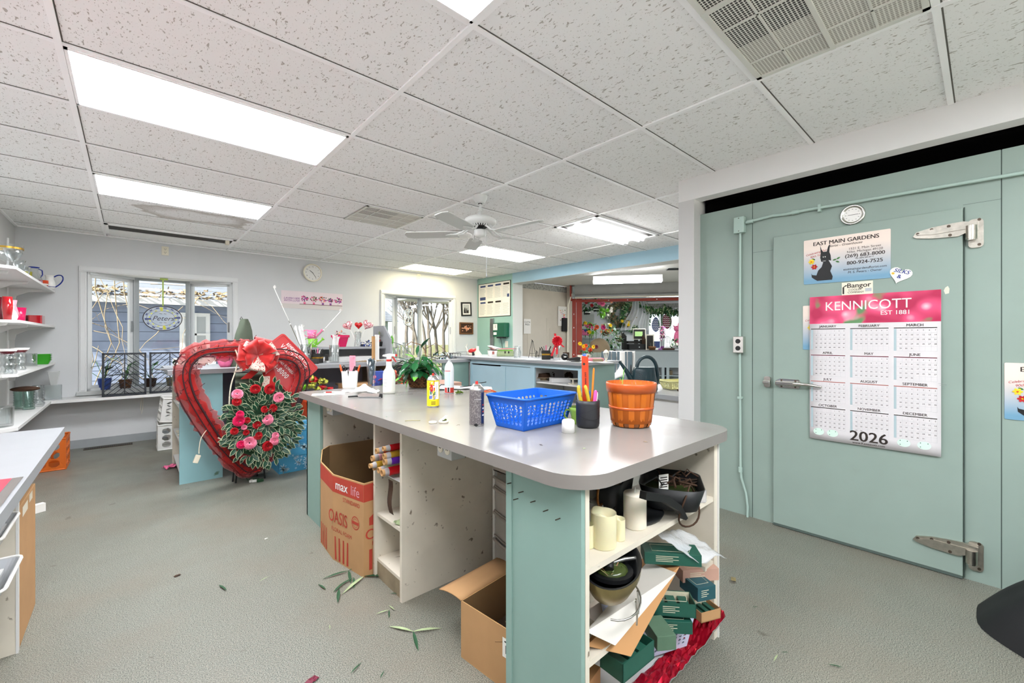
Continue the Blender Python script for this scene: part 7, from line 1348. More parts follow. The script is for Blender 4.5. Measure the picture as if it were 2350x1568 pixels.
b = MB('lens_dark');b.box(-.04,.04,-.03,.03,0,.05,.004);one(b,'card_reader','small black device in front of the gold banded organizer','device',tuple(onto(722,4.86)),-.5);b = MB('lens_dark');b.box(-.018,.018,-.018,.018,0,.09,.003);one(b,'black_block','upright black block left of the cane stick cylinder','block',tuple(onto(750,5.08)),-.5)
b = MB('shelf_white');b.box(-.36,.3,-.1,.1,0,.055,.003);one(b,'flat_box','long flat white box under the raised shelf','box',(1.98,5.28,1.0006))
b = MB('shelf_white');b.box(-.45,.45,-.04,.04,0,.018);one(b,'white_strip','white strip lying in front of the flat box on the grey counter','strip',(2.1,5.02,1.0006))
p = onto(857,4.85);b = MB('tube_card');b.cyl((0,0,0),.02,.30,18);one(b,'cardboard_tube','upright brown cardboard tube on the grey counter','tube',tuple(p));p = onto(865,4.93);b = MB('white_plastic');b.cyl((0,0,0),.027,.32,18);b.m('glass');b.cyl((0,0,.32),.01,.05,8);one(b,'white_roll','upright white roll standing behind the brown tube','roll',tuple(p))
b = MB('tan_strips') if 0 else MB('raw_edge')
for k in range(5): b.x(Matrix.Translation((.03*k,.015*k,.004+.003*k)) @ Matrix.Rotation(.1*k-.2,4,'Z'));b.box(-.13,.12,-.012,.012,0,.003)
one(b,'wood_slats','little stack of tan wooden strips at the foot of the cardboard tube','wood strips',tuple(onto(838,4.82)),-.4)
# under the counter, seen past the island
mat('blue_bag','3b52a8',.5,col2='2a2f6a',c2s=8,c2t=.5)
b = MB('blue_bag');b.box(-.09,.09,-.05,.05,0,.16,.004);b.m('fl_pink');b.sph((-.06,-.052,.1),.02,8,1,.2,1);b.sph((-.07,-.052,.05),.02,8,1,.2,1);one(b,'blue_gift_bag','blue gift bag with pink dots behind the flared glass of sticks','bag',tuple(at(871,885,Y=4.5)),-.3)
b = MB('box_pinkish');b.box(-.35,.35,-.2,.2,0,at(871,885,Y=4.5).z-.003,.003);one(b,'support_carton','low carton behind the island carrying the blue gift bag and bright leaves','cardboard box',(2.62,4.42,.0005))
p = at(905,878,Y=4.45);b = MB('fl_red');foliage(b,(0,0,.02),(.17,.08,.10),200,.05,.035,['fl_red','fl_orange','fl_red','fl_yellow','leaf_mid','fl_wine']);one(b,'autumn_leaves','bunch of red and orange artificial autumn leaves behind the spray bottle','artificial leaves',tuple(p))
b = MB('lens_dark');foliage(b,(0,0,.05),(.16,.06,.05),60,.06,.025,['lens_dark','fl_purple','paper','notice_blue']);one(b,'bundled_supplies','jumble of dark and white bundled supplies above the blue gift bag','supplies',(at(880,850,Y=4.6).x,4.6,.80))
b = MB('raw_edge');b.box(-.4,.4,-.14,.14,0,.02);one(b,'supply_board','board on which the bundled supplies lie under the grey counter','board',(at(880,850,Y=4.6).x,4.86,.745))
# items by the right window on the counter
p = onto(1035,4.95);rr = random.Random(8);b = MB('lens_dark')
for k in range(6): a = k*.9;b.tube([(-.12+.04*k,-.06,.0),(-.12+.04*k,-.06,.07),(-.08+.04*k,-.06,.07),(-.08+.04*k,-.06,.0)],.003,5)
b.tube([(-.13,-.06,.07),(.13,-.06,.07),(.13,.06,.07),(-.13,.06,.07)],.003,5,closed=True);b.tube([(-.13,-.06,.003),(.13,-.06,.003),(.13,.06,.003),(-.13,.06,.003)],.003,5,closed=True);one(b,'wire_rack','dark wire rack on the counter below the right window, left of the grey clutter','rack',tuple(p),-.3)
p = onto(1062,4.98);b = MB('steel');
for k in range(7): b.tube([(-.07+.023*k,-.05,0),(-.07+.023*k,-.05,.085)],.002,4)
for z in (.003,.045,.085): b.tube([(-.07,-.05,z),(.07,-.05,z),(.07,.05,z),(-.07,.05,z)],.0025,4,closed=True)
one(b,'wire_basket','small wire basket at the corner of the counter beside the white deer','basket',tuple(p),-.2)
b = MB('notice_blue');foliage(b,(0,0,.03),(.2,.06,.03),120,.05,.02,['notice_blue','lens_dark','paper','snow_pale','leaf_dark']);one(b,'ribbon_pile','tangled pile of dark and white ribbon scraps under the right window','ribbons',tuple(onto(1015,4.86)))
b = MB('ivory');b.sph((0,0,.025),.04,10,1.2,.7,.6);b.tube([(-.03,0,.03),(-.045,0,.1),(-.06,0,.125),(-.05,0,.13),(-.035,0,.17)],[.012,.008,.01,.005,.003],7);one(b,'white_deer','small cream deer figurine on the corner of the counter','figurine',tuple(onto(1078,4.95,1.0312)),-.4)
b = MB('ball_red');b.sph((0,0,.075),.055,14,1.15,.5,.55);b.m('lens_dark');b.cyl((0,0,0),.02,.06,8);one(b,'red_glass_dish','tilted red glass ornament beside the cream tag','ornament',tuple(onto(1087,4.92,1.0312)),-.4,ry=-.3)
b = MB('ivory');b.prism([(-.06,0),(.06,0),(.0,.085),(-.04,.075)],-.02,.02,'y');b.box(-.03,.01,-.02,.02,.07,.13);one(b,'cream_tag','cream angular card leaning behind the red glass ornament','card',tuple(onto(1097,5.0,1.0312)),-.5)
# glassware and upright bottles in front of the right window
for k,(px,Y,h) in enumerate(((905,5.2,.16),(913,5.3,.2),(921,5.15,.17),(930,5.3,.22),(938,5.2,.15))): b = MB('glass');b.lathe(cup_pr(.035,h,.03),18);one(b,'glass_tumbler','clear glassware cluster piece on the counter below the right window','glass',tuple(onto(px,Y)),group='glassware below the right window')
b = MB('leaf_new');b.tube([(0,0,0),(0,0,.12),(-.01,0,.2)],.003,5);leafshape(b,(-.01,0,.2),(-.2,0,1),(0,1,0),.12,.05);leafshape(b,(0,0,.13),(1,0,.4),(0,0,1),.09,.04);one(b,'window_sprig','light green leafy sprig in front of the left edge of the right window','sprig',tuple(onto(903,5.05)))
# crooked papers and objects on the open left shelves of the long counter
rr = random.Random(5)
for k,(z,h,m_,lab) in enumerate(((.6605,.05,'paper','ragged stack of white papers on the upper open shelf beside the teal panel'),(.711,.03,'leaf_brown','brown folder on the ragged white papers'),(.3605,.06,'ivory','cream plastic object on the middle open shelf beside the teal panel'))):
    b = MB(m_);
    for q in range(5): b.x(Matrix.Translation((rr.uniform(-.01,.01),rr.uniform(-.02,.02),q*h/5)) @ Matrix.Rotation(rr.uniform(-.2,.2),4,'Z'));b.box(-.12,.12,-.2,.16,0,h/5)
    one(b,'paper_stack',lab,'stack',(.46,5.0,z))
b = MB('snow_pale');b.box(-.06,.06,-.12,.12,0,.04);one(b,'tissue_box','pale blue box on the upper shelf stack by the teal panel','box',(.40,4.9,.742));b = MB('ivory');b.sph((0,0,.05),.06,12,1,1,.8);b.cyl((0,0,0),.03,.05,10);one(b,'cream_bowl','cream rounded bowl on the middle open shelf','bowl',(.42,4.85,.4212))
b = MB('fl_pink');b.grid(lambda u,v: ((u-.5)*.16,(v-.5)*.12,.004+.05*abs(noise3(u*3,v*3))),8,8,False);one(b,'pink_tissue','crumpled pale pink tissue on the floor at the foot of the teal panel','tissue',tuple(at(399,1072,Z=.001)),.3)
# ---------------------------------------------------------------- signs on the cooler
import calendar
mat('sign_top','e3d3c8',.4);mat('sign_mid','b7c3cb',.4);mat('sign_low','7d9bb0',.4);mat('badge','e6e0cd',.4);mat('gridline','b9bcc0',.7);mat('week_blue','a9bcc2',.7);mat('cal_paper','d6d2d4',.55);mat('mint_flower','cfe6da',.6)
def blend(name,c1,c2,z0,z1):
    m = mat(name,c1,.35);N = m.node_tree.nodes;L = m.node_tree.links;tc = N.new('ShaderNodeTexCoord');s = N.new('ShaderNodeSeparateXYZ');r = N.new('ShaderNodeMapRange');x = N.new('ShaderNodeMix');x.data_type = 'RGBA'
    L.new(tc.outputs['Object'],s.inputs[0]);L.new(s.outputs[2],r.inputs[0]);r.inputs[1].default_value = z0;r.inputs[2].default_value = z1;x.inputs[6].default_value = srgb(c2)+(1,);x.inputs[7].default_value = srgb(c1)+(1,);L.new(r.outputs[0],x.inputs[0]);L.new(x.outputs[2],N['Principled BSDF'].inputs['Base Color'])
blend('sign_print','ead9cd','6f9cb8',-.12,.08)
def petals(name):
    m = mat(name,'d94a78',.4);N = m.node_tree.nodes;L = m.node_tree.links;tc = N.new('ShaderNodeTexCoord');v = N.new('ShaderNodeTexVoronoi');v.inputs['Scale'].default_value = 13;v.feature = 'SMOOTH_F1';n = N.new('ShaderNodeTexNoise');n.inputs['Scale'].default_value = 7;L.new(tc.outputs['Object'],v.inputs['Vector']);L.new(tc.outputs['Object'],n.inputs[0])
    c = N.new('ShaderNodeValToRGB');e = c.color_ramp.elements;e[0].position = .05;e[0].color = srgb('f6b9c8')+(1,);e[1].position = .6;e[1].color = srgb('b3174b')+(1,);k = e.new(.3);k.color = srgb('ea4f7c')+(1,);L.new(v.outputs[0],c.inputs[0])
    r = N.new('ShaderNodeMapRange');r.inputs[1].default_value = .60;r.inputs[2].default_value = .68;L.new(n.outputs[0],r.inputs[0]);x = N.new('ShaderNodeMix');x.data_type = 'RGBA';x.inputs[7].default_value = srgb('5f8a5a')+(1,);L.new(r.outputs[0],x.inputs[0]);L.new(c.outputs[0],x.inputs[6]);L.new(x.outputs[2],N['Principled BSDF'].inputs['Base Color'])
petals('petal_print')
DOG = [(-.055,-.125),(.03,-.125),(.034,-.105),(.02,-.07),(.03,-.04),(.02,-.02),(.01,.0),(.025,-.005),(.022,.03),(.015,.05),(.018,.1),(.008,.085),(0,.055),(-.02,.055),(-.03,.07),(-.038,.1),(-.035,.05),(-.038,.02),(-.032,-.005),(-.02,-.01),(-.03,-.04),(-.05,-.06),(-.06,-.09),(-.085,-.085),(-.09,-.075),(-.088,-.1),(-.07,-.115)]
def garden_sign(y,z,X,lab,crop=None):
    """y: left edge as seen, z: centre"""
    t = thing('garden_sign',lab,'sign',(X,y-.213,z));b = MB('sign_print');b.prism([(p,q) for p,q in rrect(.426,.285,.006)],-.003,0,'x');b.build('panel',t)
    T_ = lambda s,sz,yy,zz,**k: b.text(s,sz,(-.0036,-yy,zz),'-x',ex=.0003,**k)
    b = MB('ink');T_('EAST MAIN GARDENS',.034,0,.1,bold=.035,wid=.98);T_('Florist - Greenhouse',.02,0,.08,shear=.3,bold=.01);T_('1521 E. Main Street',.019,.095,.048);T_('Niles, Michigan 49120',.019,.095,.029);T_('(269) 683-8000',.03,.095,.001,bold=.03);T_('Fax (269) 683-8111',.011,.095,-.011,bold=.02);T_('800-924-7525',.03,.095,-.042,bold=.03);T_('eastmaingardensflorist.com',.0185,.095,-.075);T_('M. S. Peters - Owner',.0185,.095,-.095,shear=.15);b.build('lettering',t)
    b = MB('fl_red');T_('Celebrating Our',.017,-.145,.05,shear=.3,rot=.2);T_('90th Year!',.018,-.14,.03,shear=.3,rot=.2);b.build('red_script',t)
    b = MB('black');b.prism([(-(u-.1)*.9+.0,v) for u,v in DOG],-.0042,-.0032,'x');b.m('white_plastic');b.box(-.0046,-.0042,.096,.10,.02,.026);b.box(-.0046,-.0042,.106,.11,.02,.026);b.box(-.0046,-.0042,.095,.112,-.004,-.002);b.build('dog_print',t)
    b = MB('fl_yellow')
    for yy,zz,m_,c_ in ((.17,.0,'fl_yellow','fl_orange'),(.155,-.035,'fl_red','fl_yellow')): bloom(b,(-.0036,yy,zz),.017,m_,(-1,0,0),6,c_,1)
    b.m('leaf_mid');[leafshape(b,(-.004,yy,zz),(0,dy_,dz_),(-1,0,0),.022,.01,0) for yy,zz,dy_,dz_ in ((.06,-.005,-1,.3),(.045,-.012,-1,-.4),(.04,.0,-1,.6),(.15,.01,1,.5))];b.build('flower_print',t)
p = at(1845,600,X=DX);garden_sign(p.y,1.768,DX-.0012,'top garden centre sign with a black terrier and phone numbers on the cooler door')
p = at(1843,750,X=DX);garden_sign(p.y,1.345,DX-.0012,'matching garden sign on the cooler door, mostly covered by the big calendar')
p = at(2305,900,X=XC);garden_sign(p.y,1.01,XC-.0012,'third garden sign, cut off by the right edge of the photo')
# calendar
c0,c1 = at(1859,688,X=DX-.01),at(2160,1020,X=DX-.01);W_ = c0.y-c1.y;H_ = .905;zt = 1.54
t = thing('wall_calendar','big year calendar with a pink flower header hanging on the cooler door','calendar',(DX-.012,(c0.y+c1.y)/2,zt));w = W_/2
curl = lambda u,v: Vector((-.002-.006*math.sin(PI*v)-.018*max(0,v-.9)*u,w-2*w*u,-H_*v))
b = MB('cal_paper');b.grid(lambda u,v: curl(u,v),8,16);b.build('sheet',t,solid=.0006)
b = MB('petal_print');b.grid(lambda u,v: curl(u,v*.19)+Vector((-.0006,0,0)),8,4);b.build('header',t)
Tx = lambda b,s,sz,u,v,**k: b.text(s,sz,tuple(curl(u,v)+Vector((-.002,0,0))),'-x',ex=.0003,**k)
b = MB('ceramic');Tx(b,'KENNICOTT',.078,.47,.10,wid=.9);Tx(b,'EST 1881',.034,.69,.14,bold=.015);b.build('lettering',t)
b = MB('ink');g = MB('gridline');k2 = MB('week_blue');calendar.setfirstweekday(6);X0 = [.012,.347,.68];CW = .295
for mth in range(12):
    cx_,ry_ = mth % 3,mth//3;u0 = X0[cx_];v0 = .20+ry_*.183;Tx(b,calendar.month_name[mth+1].upper(),.0205,u0+CW/2,v0+.017,bold=.015);vb = v0+.025
    def bar(bb,ua,ub,va,vc,lift=.0009): A,B = curl(ua,va),curl(ub,vc);bb.quad((A.x-lift,A.y,A.z),(A.x-lift,B.y,A.z),(B.x-lift,B.y,B.z),(B.x-lift,A.y,B.z))
    b.m('ink' if ry_ in (0,3) else 'fl_wine' if ry_ == 1 else 'notice_red');bar(b,u0,u0+CW,vb-.001,vb+.004,.001);b.m('ink');bar(k2,u0,u0+.018,vb+.006,vb+.145)
    for k in range(8): u = u0+.02+(CW-.02)*k/7;bar(g,u-.0004,u+.0004,vb+.004,vb+.145)
    for k in range(6): v = vb+.004+.141*k/5;bar(g,u0+.02,u0+CW,v-.0003,v+.0003)
    for r_,wk in enumerate(calendar.monthcalendar(2026,mth+1)[:5]):
        for q,dd in enumerate(wk):
            if dd: Tx(b,str(dd),.0098,u0+.02+(CW-.02)*(q+.72)/7,vb+.020+.0282*r_)
Tx(b,'2026',.085,.49,.972,bold=.03,wid=1.05);Tx(b,'www.Kennicott.com',.018,.49,.992,bold=.012);b.build('print',t);g.build('grid_lines',t);k2.build('week_column',t)
b = MB('mint_flower')
for u in (.08,.2,.75,.89):
    c = curl(u,.945);b.m('mint_flower');b.prism([(c.y+.028*math.cos(a*PI/10),c.z+.022*math.sin(a*PI/10)) for a in range(20)],c.x-.0012,c.x-.001,'x');b.m('clock_green');[b.box(c.x-.0016,c.x-.0012,c.y+q-.002,c.y+q+.002,c.z+r_-.002,c.z+r_+.002) for q,r_ in ((.015,.012),(-.015,.012),(.015,-.01))]
b.build('emblem',t)
p = at(2160,883,X=DX-.02);b = MB('steel');b.tube([(-.003,.012,.006),(-.003,-.02,.006),(-.003,-.02,-.004),(-.003,.006,-.004)],.0009,4);one(b,'paper_clip','small wire paper clip on the right edge of the calendar','paper clip',(DX-.018,p.y,p.z))
p = at(1967,662,X=DX);t = thing('maker_plate','small cream cooler maker plate between the garden sign and the calendar','sign',(DX-.001,p.y,p.z));b = MB('badge');b.box(-.002,0,-.074,.074,-.04,.04);b.build('plate',t);b = MB('ink');b.text('Bangor',.04,(-.0024,-.008,.006),'-x',bold=.02);b.text('COOLER',.016,(-.0024,.01,-.012),'-x');b.text('COMPANY',.016,(-.0024,.006,-.028),'-x')
b.prism([(.07,-.03),(.062,-.03),(.062,.012),(.045,.022),(.055,.024),(.07,.01)],-.0026,-.002,'x');b.m('gridline');b.box(-.0024,-.002,-.068,-.038,-.022,-.002);b.build('lettering',t)
p = at(2066,631,X=DX);t = thing('heart_magnet','white heart shaped magnet with blue motifs right of the garden sign','magnet',(DX-.001,p.y,p.z),rx=.35);b = MB('ceramic');HS = [(-.05*16*math.sin(a)**3/16,.05*(13*math.cos(a)-5*math.cos(2*a)-2*math.cos(3*a)-math.cos(4*a))/16) for a in [2*PI*k/28 for k in range(28)]];b.prism(HS,-.006,0,'x');b.build('plaque',t);b = MB('cobalt');b.text('SILKS',.03,(-.0066,0,.01),'-x',shear=.2,bold=.02);b.text('&',.03,(-.0066,.0,-.02),'-x',bold=.03);b.m('fl_yellow');bloom(b,(-.0066,.032,-.0),.008,'fl_yellow',(-1,0,0),5,'fl_orange',1);b.build('decor',t)
mat('chip_white','d8d8c8',.8);p = at(2173,665,X=DX);b = MB('chip_white');b.prism([(-.008,-.02),(.006,-.024),(.012,-.004),(.006,.012),(-.004,.02),(-.01,.004)],-.0006,0,'x');one(b,'tape_residue','ragged white tape residue at the upper right of the calendar','tape',(DX-.0002,p.y,p.z))
# black bag on the floor
mat('bag_black','0c0d11',.6,bump=.2,bs=6);b = MB('bag_black')
b.grid(lambda u,v: (lambda a,q: Vector((2.93+(.335 if math.cos(a) > 0 else .40)*math.cos(a)*q*(1+.03*math.sin(5*a)),-.40+.44*math.sin(a)*q*(1+.02*math.sin(7*a)),max(.002,(.30+.03*math.sin(3*a))*(1-q**2.6)+.02*noise3(math.cos(a)*q*4,math.sin(a)*q*4)*(1-q)))))(2*PI*u,v),48,16);one(b,'black_sack','slumped black fabric sack on the floor at the right edge of the photo','sack')
# ---------------------------------------------------------------- blue cabinet top and niche
ZB = 1.0306
def on(px,X,z=ZB): dx,dy,dz = ray(px,0);return Vector((X,X/dx*dy,z))
p = on(1134,3.72);t = thing('paper_tub','white tub heaped with papers and mail on the blue cabinet','tub',tuple(p),-.5);b = MB('white_plastic');P1 = rrect(.15,.12,.02);P2 = rrect(.17,.14,.02);n = len(P1);V = [(x,y,0) for x,y in P1]+[(x,y,.08) for x,y in P2];b.add(V,[(i,(i+1) % n,(i+1) % n+n,i+n) for i in range(n)]+[tuple(range(n))[::-1]]);b.m('notice_red');b.box(-.04,-.01,-.0695,-.066,.03,.07);b.build('tub',t);b = MB('paper')
for k in range(9): b.m(['paper','ink','notice_red','paper'][k % 4]);b.x(Matrix.Translation((0,0,.07+.007*k)) @ Matrix.Rotation(.3*k,4,'Z') @ Matrix.Rotation(.25-.06*k,4,'Y'));b.box(-.08,.08,-.05,.05,0,.003)
b.x();b.build('papers',t)
p = on(1158,3.85);t = thing('clear_box','clear green tinted box with magazines on it, right of the paper tub','box',tuple(p),-.5);b = MB('leaf_pale');b.box(-.12,.12,-.08,.08,0,.075,.006);b.m('leaf_lime');b.box(-.11,.1,-.075,.075,.075,.09);b.m('lens_dark');b.box(-.02,.0,-.081,-.08,.04,.07);b.box(.03,.05,-.081,-.08,.04,.07);b.build('box',t);b = MB('paper');b.box(-.13,.13,-.09,.09,.091,.1);b.m('notice_red');b.box(-.1,.15,-.1,.08,.10,.108);b.build('magazines',t)
p = on(1187,3.62);t = thing('glass_pitcher','clear glass pitcher with papers inside on the blue cabinet','pitcher',tuple(p),.4);b = MB('glass');b.lathe([(.0001,0),(.04,0),(.05,.03),(.048,.08),(.036,.11),(.042,.15),(.039,.15),(.033,.11),(.045,.07),(.037,.01),(.0001,.008)],24);b.build('body',t);b = MB('glass');b.tube(bez((.045,0,.12),(.085,0,.12),(.08,0,.04),(.047,0,.04)),.005,6);b.build('handle',t);b = MB('paper');b.box(-.015,.02,-.002,.002,.012,.14);b.build('paper',t)
for px,X,h,lab in ((1222,3.8,.22,'tallest black wire plate easel on the blue cabinet'),(1240,3.85,.12,'middle small wire easel on the blue cabinet'),(1232,3.9,.08,'lowest wire easel between the two taller ones')):
    p = on(px,X);b = MB('lens_dark');
    for x0,y0,x1,y1 in ((-.045,0,-.004,.03),(.045,0,.004,.03),(0,.08,0,.03)): b.tube([(x0*h/.2,y0,0),(x1,y1*h/.2,h)],.0028,5)
    b.tube([(-.03,.005,h*.25),(.03,.005,h*.25)],.0022,4);b.tube([(-.03,.0,h*.25),(-.03,-.03,h*.24),(-.03,-.03,h*.3)],.0022,4);b.tube([(0,.03,h),(.012,.01,h-.02)],.003,4);b.tube([(0,.03,h),(-.012,.01,h+.012)],.003,4);one(b,'wire_easel',lab,'easel',tuple(p),-.7)
desk_cup(on(1253,3.62),'black and gold banded pen organizer on the blue cabinet')
p = on(1277,3.6);b = MB('glass');b.lathe([(.0001,0),(.045,0),(.03,.03),(.03,.09),(.055,.16),(.051,.16),(.026,.09),(.026,.03),(.0001,.015)],20);one(b,'bow_vase','clear footed glass vase under the red bow','vase',tuple(p))
b = MB('fl_red');mat('bow_red','d3182a',.4);rr = random.Random(2)
for k in range(12): a = k*2*PI/12;loop(b,(0,-.03,.2),(math.cos(a),-.3,math.sin(a)*.8),.06,.035,'bow_red')
for x,z in ((-.06,.03),(.0,.05),(.08,.13)): b.grid(lambda u,v: Vector((x*u+(v-.5)*.025,-.04,.2+(z-.2)*u)),6,2)
b.grid(lambda u,v: Vector((-.02*u+(v-.5)*.025,-.02,.2+.085*u)),4,2);b.tube([(0,0,.02),(0,-.01,.2)],.003,5);one(b,'red_bow','bright red ribbon bow standing out of the footed glass vase','bow',tuple(p+Vector((0,0,.0165))),-.7)
for px,X,m_,lab,d in ((1264,3.85,'lens_dark','small dark box behind the bow vase',(.03,.03,.07)),(1299,3.85,'wicker_dark','dark brown dish and black round dispenser group right of the bow',(.035,.03,.08)),(1372,3.7,'raw_edge','grey-brown flat case near the right end of the blue cabinet',(.05,.03,.03))): p = on(px,X);b = MB(m_);b.box(-d[0],d[0],-d[1],d[1],0,d[2],.004);one(b,'small_case',lab,'case',tuple(p),-.7)
b = MB('black_gloss');b.sph((0,0,.04),.04,16,1,.8,1);b.m('ceramic');b.cyl((0,-.03,.035),.015,.01,10);one(b,'tape_dispenser','glossy black rounded tape dispenser beside the bow vase','dispenser',tuple(on(1296,3.62)),-.7)
b = MB('lens_dark');b.prism([(-.075,0),(.07,.0),(.075,.035),(.05,.04),(-.07,.022)],-.03,.03,'y');one(b,'telephone','black desk telephone handset on the blue cabinet','telephone',tuple(on(1316,3.66)),-.75);b = MB('lens_dark');b.prism([(-.055,0),(.05,0),(.055,.012),(-.05,.006)],-.02,.02,'y');one(b,'calculator','thin dark calculator in front of the telephone','calculator',tuple(on(1322,3.5)),-.75)
b = MB('pink_paper');b.box(-.1,.1,-.06,.06,0,.03);one(b,'pink_folders','pile of pink folders on the right end of the blue cabinet','folders',tuple(on(1362,3.78)),-.7);b = MB('ivory');b.box(-.05,.05,-.03,.03,0,.055);one(b,'cream_carton','small cream carton left of the pink folders','box',tuple(on(1336,3.86)),-.7)
for k,(px,X) in enumerate(((1110,3.5),(1205,3.55),(1228,3.5),(1290,3.5),(1345,3.52),(1385,3.6))): b = MB('paper');b.box(-.1,.1,-.06,.06,0,.0025);one(b,'loose_paper','loose white sheet lying flat on the blue cabinet top','paper',tuple(on(px,X)),-.4+k*.3,group='loose sheets on the blue cabinet')
p = on(1391,3.72);t = thing('mini_lantern','small cream lantern with glass sides at the end of the blue cabinet','lantern',tuple(p),-.6);b = MB('ivory');b.cyl((0,0,0),.014,.03,10,.008);b.cyl((0,0,.03),.018,.006,8);b.lathe([(.034,.095),(.02,.118),(.006,.125),(.0001,.13)],6);[b.tube([(.016*math.cos(a),.016*math.sin(a),.036),(.03*math.cos(a),.03*math.sin(a),.096)],.002,4) for a in [k*PI/3 for k in range(6)]];b.build('frame',t);b = MB('glass');b.lathe([(.016,.036),(.029,.095)],6);b.build('glass',t)
p = on(1347,3.95);t = thing('flower_pot','patterned pot of yellow, orange and red flowers behind the pink folders','flower arrangement',tuple(p));b = MB('paper_cream');b.lathe([(.0001,0),(.04,0),(.052,.07),(.048,.07),(.04,.01)],16);b.m('fl_orange');b.sph((-.03,-.04,.04),.012,6,1,.4,1);b.build('pot',t);b = MB('leaf_dark');foliage(b,(0,0,.1),(.09,.05,.05),70,.045,.02,['leaf_dark','leaf_mid']);b.build('leaves',t);rr = random.Random(3)
for k,c in enumerate(('fl_yellow','fl_orange','fl_red','fl_yellow','fl_orange','fl_wine','fl_yellow','fl_orange')): u,v = Cx(rr.uniform(-.09,.1),-.04);b = MB(c);bloom(b,(u,v,.1+rr.uniform(0,.1)),.024,c,(-.6,-.7,.2),8,'fl_orange',3);b.build('bloom',t)
# niche
zN = .7856
p = on(1247,3.62,zN);b = MB('raw_edge');b.cyl((0,0,0),.045,.03,16);b.cyl((0,0,.03),.10,.006,24);b.m('wicker_dark');b.cyl((0,0,.036),.085,.045,20,.075);one(b,'cake_stand','round wooden stand with a dark hat shaped tin in the cabinet niche','stand',tuple(p));b = MB('shelf_white');b.box(-.11,.11,-.06,.06,0,.045);one(b,'shallow_white_box','shallow white box lying in the middle of the cabinet niche','box',tuple(on(1285,3.62,zN)),-.6)
b = MB('ivory');b.box(-.07,.07,-.05,.05,.0,.008);b.box(-.06,.06,-.045,.045,.05,.06);[b.box(x,x+.012,-.04,-.03,.008,.05) for x in (-.055,.04)];one(b,'white_riser','small white two tier stand at the right of the cabinet niche','stand',tuple(on(1322,3.56,zN)),-.5)
for px,X in ((1263,3.8),(1305,3.82)): b = MB('wicker_dark');[loop(b,(0,0,.05),(math.cos(a),0,abs(math.sin(a))),.05,.04,'wicker_dark') for a in (0,.8,1.6,2.4,3.1)];one(b,'brown_bow','dark brown looped ribbon at the back of the cabinet niche','ribbon',tuple(on(px,X,zN)),-.8,group='brown ribbons in the niche')
b = MB('clock_green');b.lathe([(.0001,0),(.06,0),(.1,.05),(.095,.05),(.05,.01)],20);b.lathe([(.06,.05),(.1,.1),(.095,.1),(.055,.06)],20);one(b,'green_bowls','two nested dark green bowls low in the cabinet niche','bowls',(3.7,on(1272,3.7).y,.5206));b = MB('shelf_white');b.box(-.18,.18,-.2,.2,0,.45);one(b,'niche_box','white box filling the bottom of the cabinet niche','box',(3.7,3.1,.0706))
# watering can, chair and desk items
p = at(1478,905,t=4.08);p.z = .7706;t = thing('watering_can','dark green plastic watering can with an arched handle on the low desk','watering can',tuple(p),-YAW);mat('can_green','16323a',.35,coat=.2)
b = MB('can_green');V = [];F = [];n = 28
for l,(rx,ry,z) in enumerate(((.118,.08,0),(.125,.085,.02),(.118,.08,.1),(.103,.07,.2),(.098,.066,.222),(.09,.06,.23))):
    for i in range(n): a = 2*PI*i/n;c_,s_ = math.cos(a),math.sin(a);V.append((rx*abs(c_)**.75*(1 if c_ > 0 else -1),ry*abs(s_)**.75*(1 if s_ > 0 else -1),z))
b.add(V,[(l*n+i,l*n+(i+1) % n,(l+1)*n+(i+1) % n,(l+1)*n+i) for l in range(5) for i in range(n)],True);b.add(V,[tuple(range(n))[::-1]]);b.add([(v[0]*.6+.01,v[1]*.6,.2302) for v in V[5*n:]],[tuple(range(n))]);b.add(V,[tuple(range(5*n,6*n))])
for s in (-1,1):
    for k in range(4): b.tube([(-.02+s*.006+s*.0085*k*.8,-.0855+.0*k,.02),(-.02+s*.006+s*.0085*k*.8,-.08,.1),(-.02+s*(.012+.009*k),-.075,.15-.012*k),(-.02+s*(.035+.009*k),-.069,.175-.016*k),(-.02+s*(.075),-.058,.18-.018*k)],.0016,4)
b.build('body',t);b = MB('can_green');b.tube(bez((-.07,0,.21),(-.07,0,.36),(.11,0,.38),(.125,0,.2),12)+bez((.125,0,.2),(.14,0,.1),(.13,0,.08),(.095,0,.05),6)[1:],[.017]*19,10);b.build('handle',t);b = MB('can_green');b.tube([(-.09,0,.06),(-.13,0,.13),(-.18,0,.21),(-.225,0,.27),(-.24,0,.285)],[.03,.026,.019,.013,.012],12);b.build('spout',t)
p = at(1557,889,t=4.25);mat('yel_basket','e4dfa0',.5);t = thing('yellow_basket','pale yellow woven plastic basket on the low desk by the pillar','basket',(p.x,p.y,.7706),-YAW+.2);b = MB('yel_basket');tub(b,.26,.14,.33,.2,.085,14,8,4,.006);b.build('body',t,solid=.002);b = MB('yel_basket');b.tube([(x,y,.085) for x,y in rrect(.335,.205,.02)],.006,6,closed=True);b.build('rim',t)
b = MB('wicker_dark');[b.tube([(0,0,.01+.005*k),(.03,.02*math.sin(k*2),.02),(.05,.0,.012),(.01*k-.02,-.02,.01),(0,0,.01+.005*k)],.003,5) for k in range(4)];one(b,'twig_knot','small knot of dark twigs in front of the yellow basket','twigs',tuple(at(1555,900,Z=.7706)))
p = at(1411,870,t=5.6);t = thing('draped_chair','folding chair with a grey slatted back under a pale cloth by the blue cabinet','chair',(p.x,p.y,0),-1.1)
zt_ = at(1405,808,t=5.6).z;mat('slat_grey','5f7078',.6)
for x in (-.19,.19): b = MB('lens_dark');b.tube([(x,-.18,0),(x,.1,.45),(x,.18,zt_)],.01,7);b.build('leg',t);b = MB('lens_dark');b.tube([(x,.2,0),(x,-.1,.45)],.01,7);b.build('leg',t)
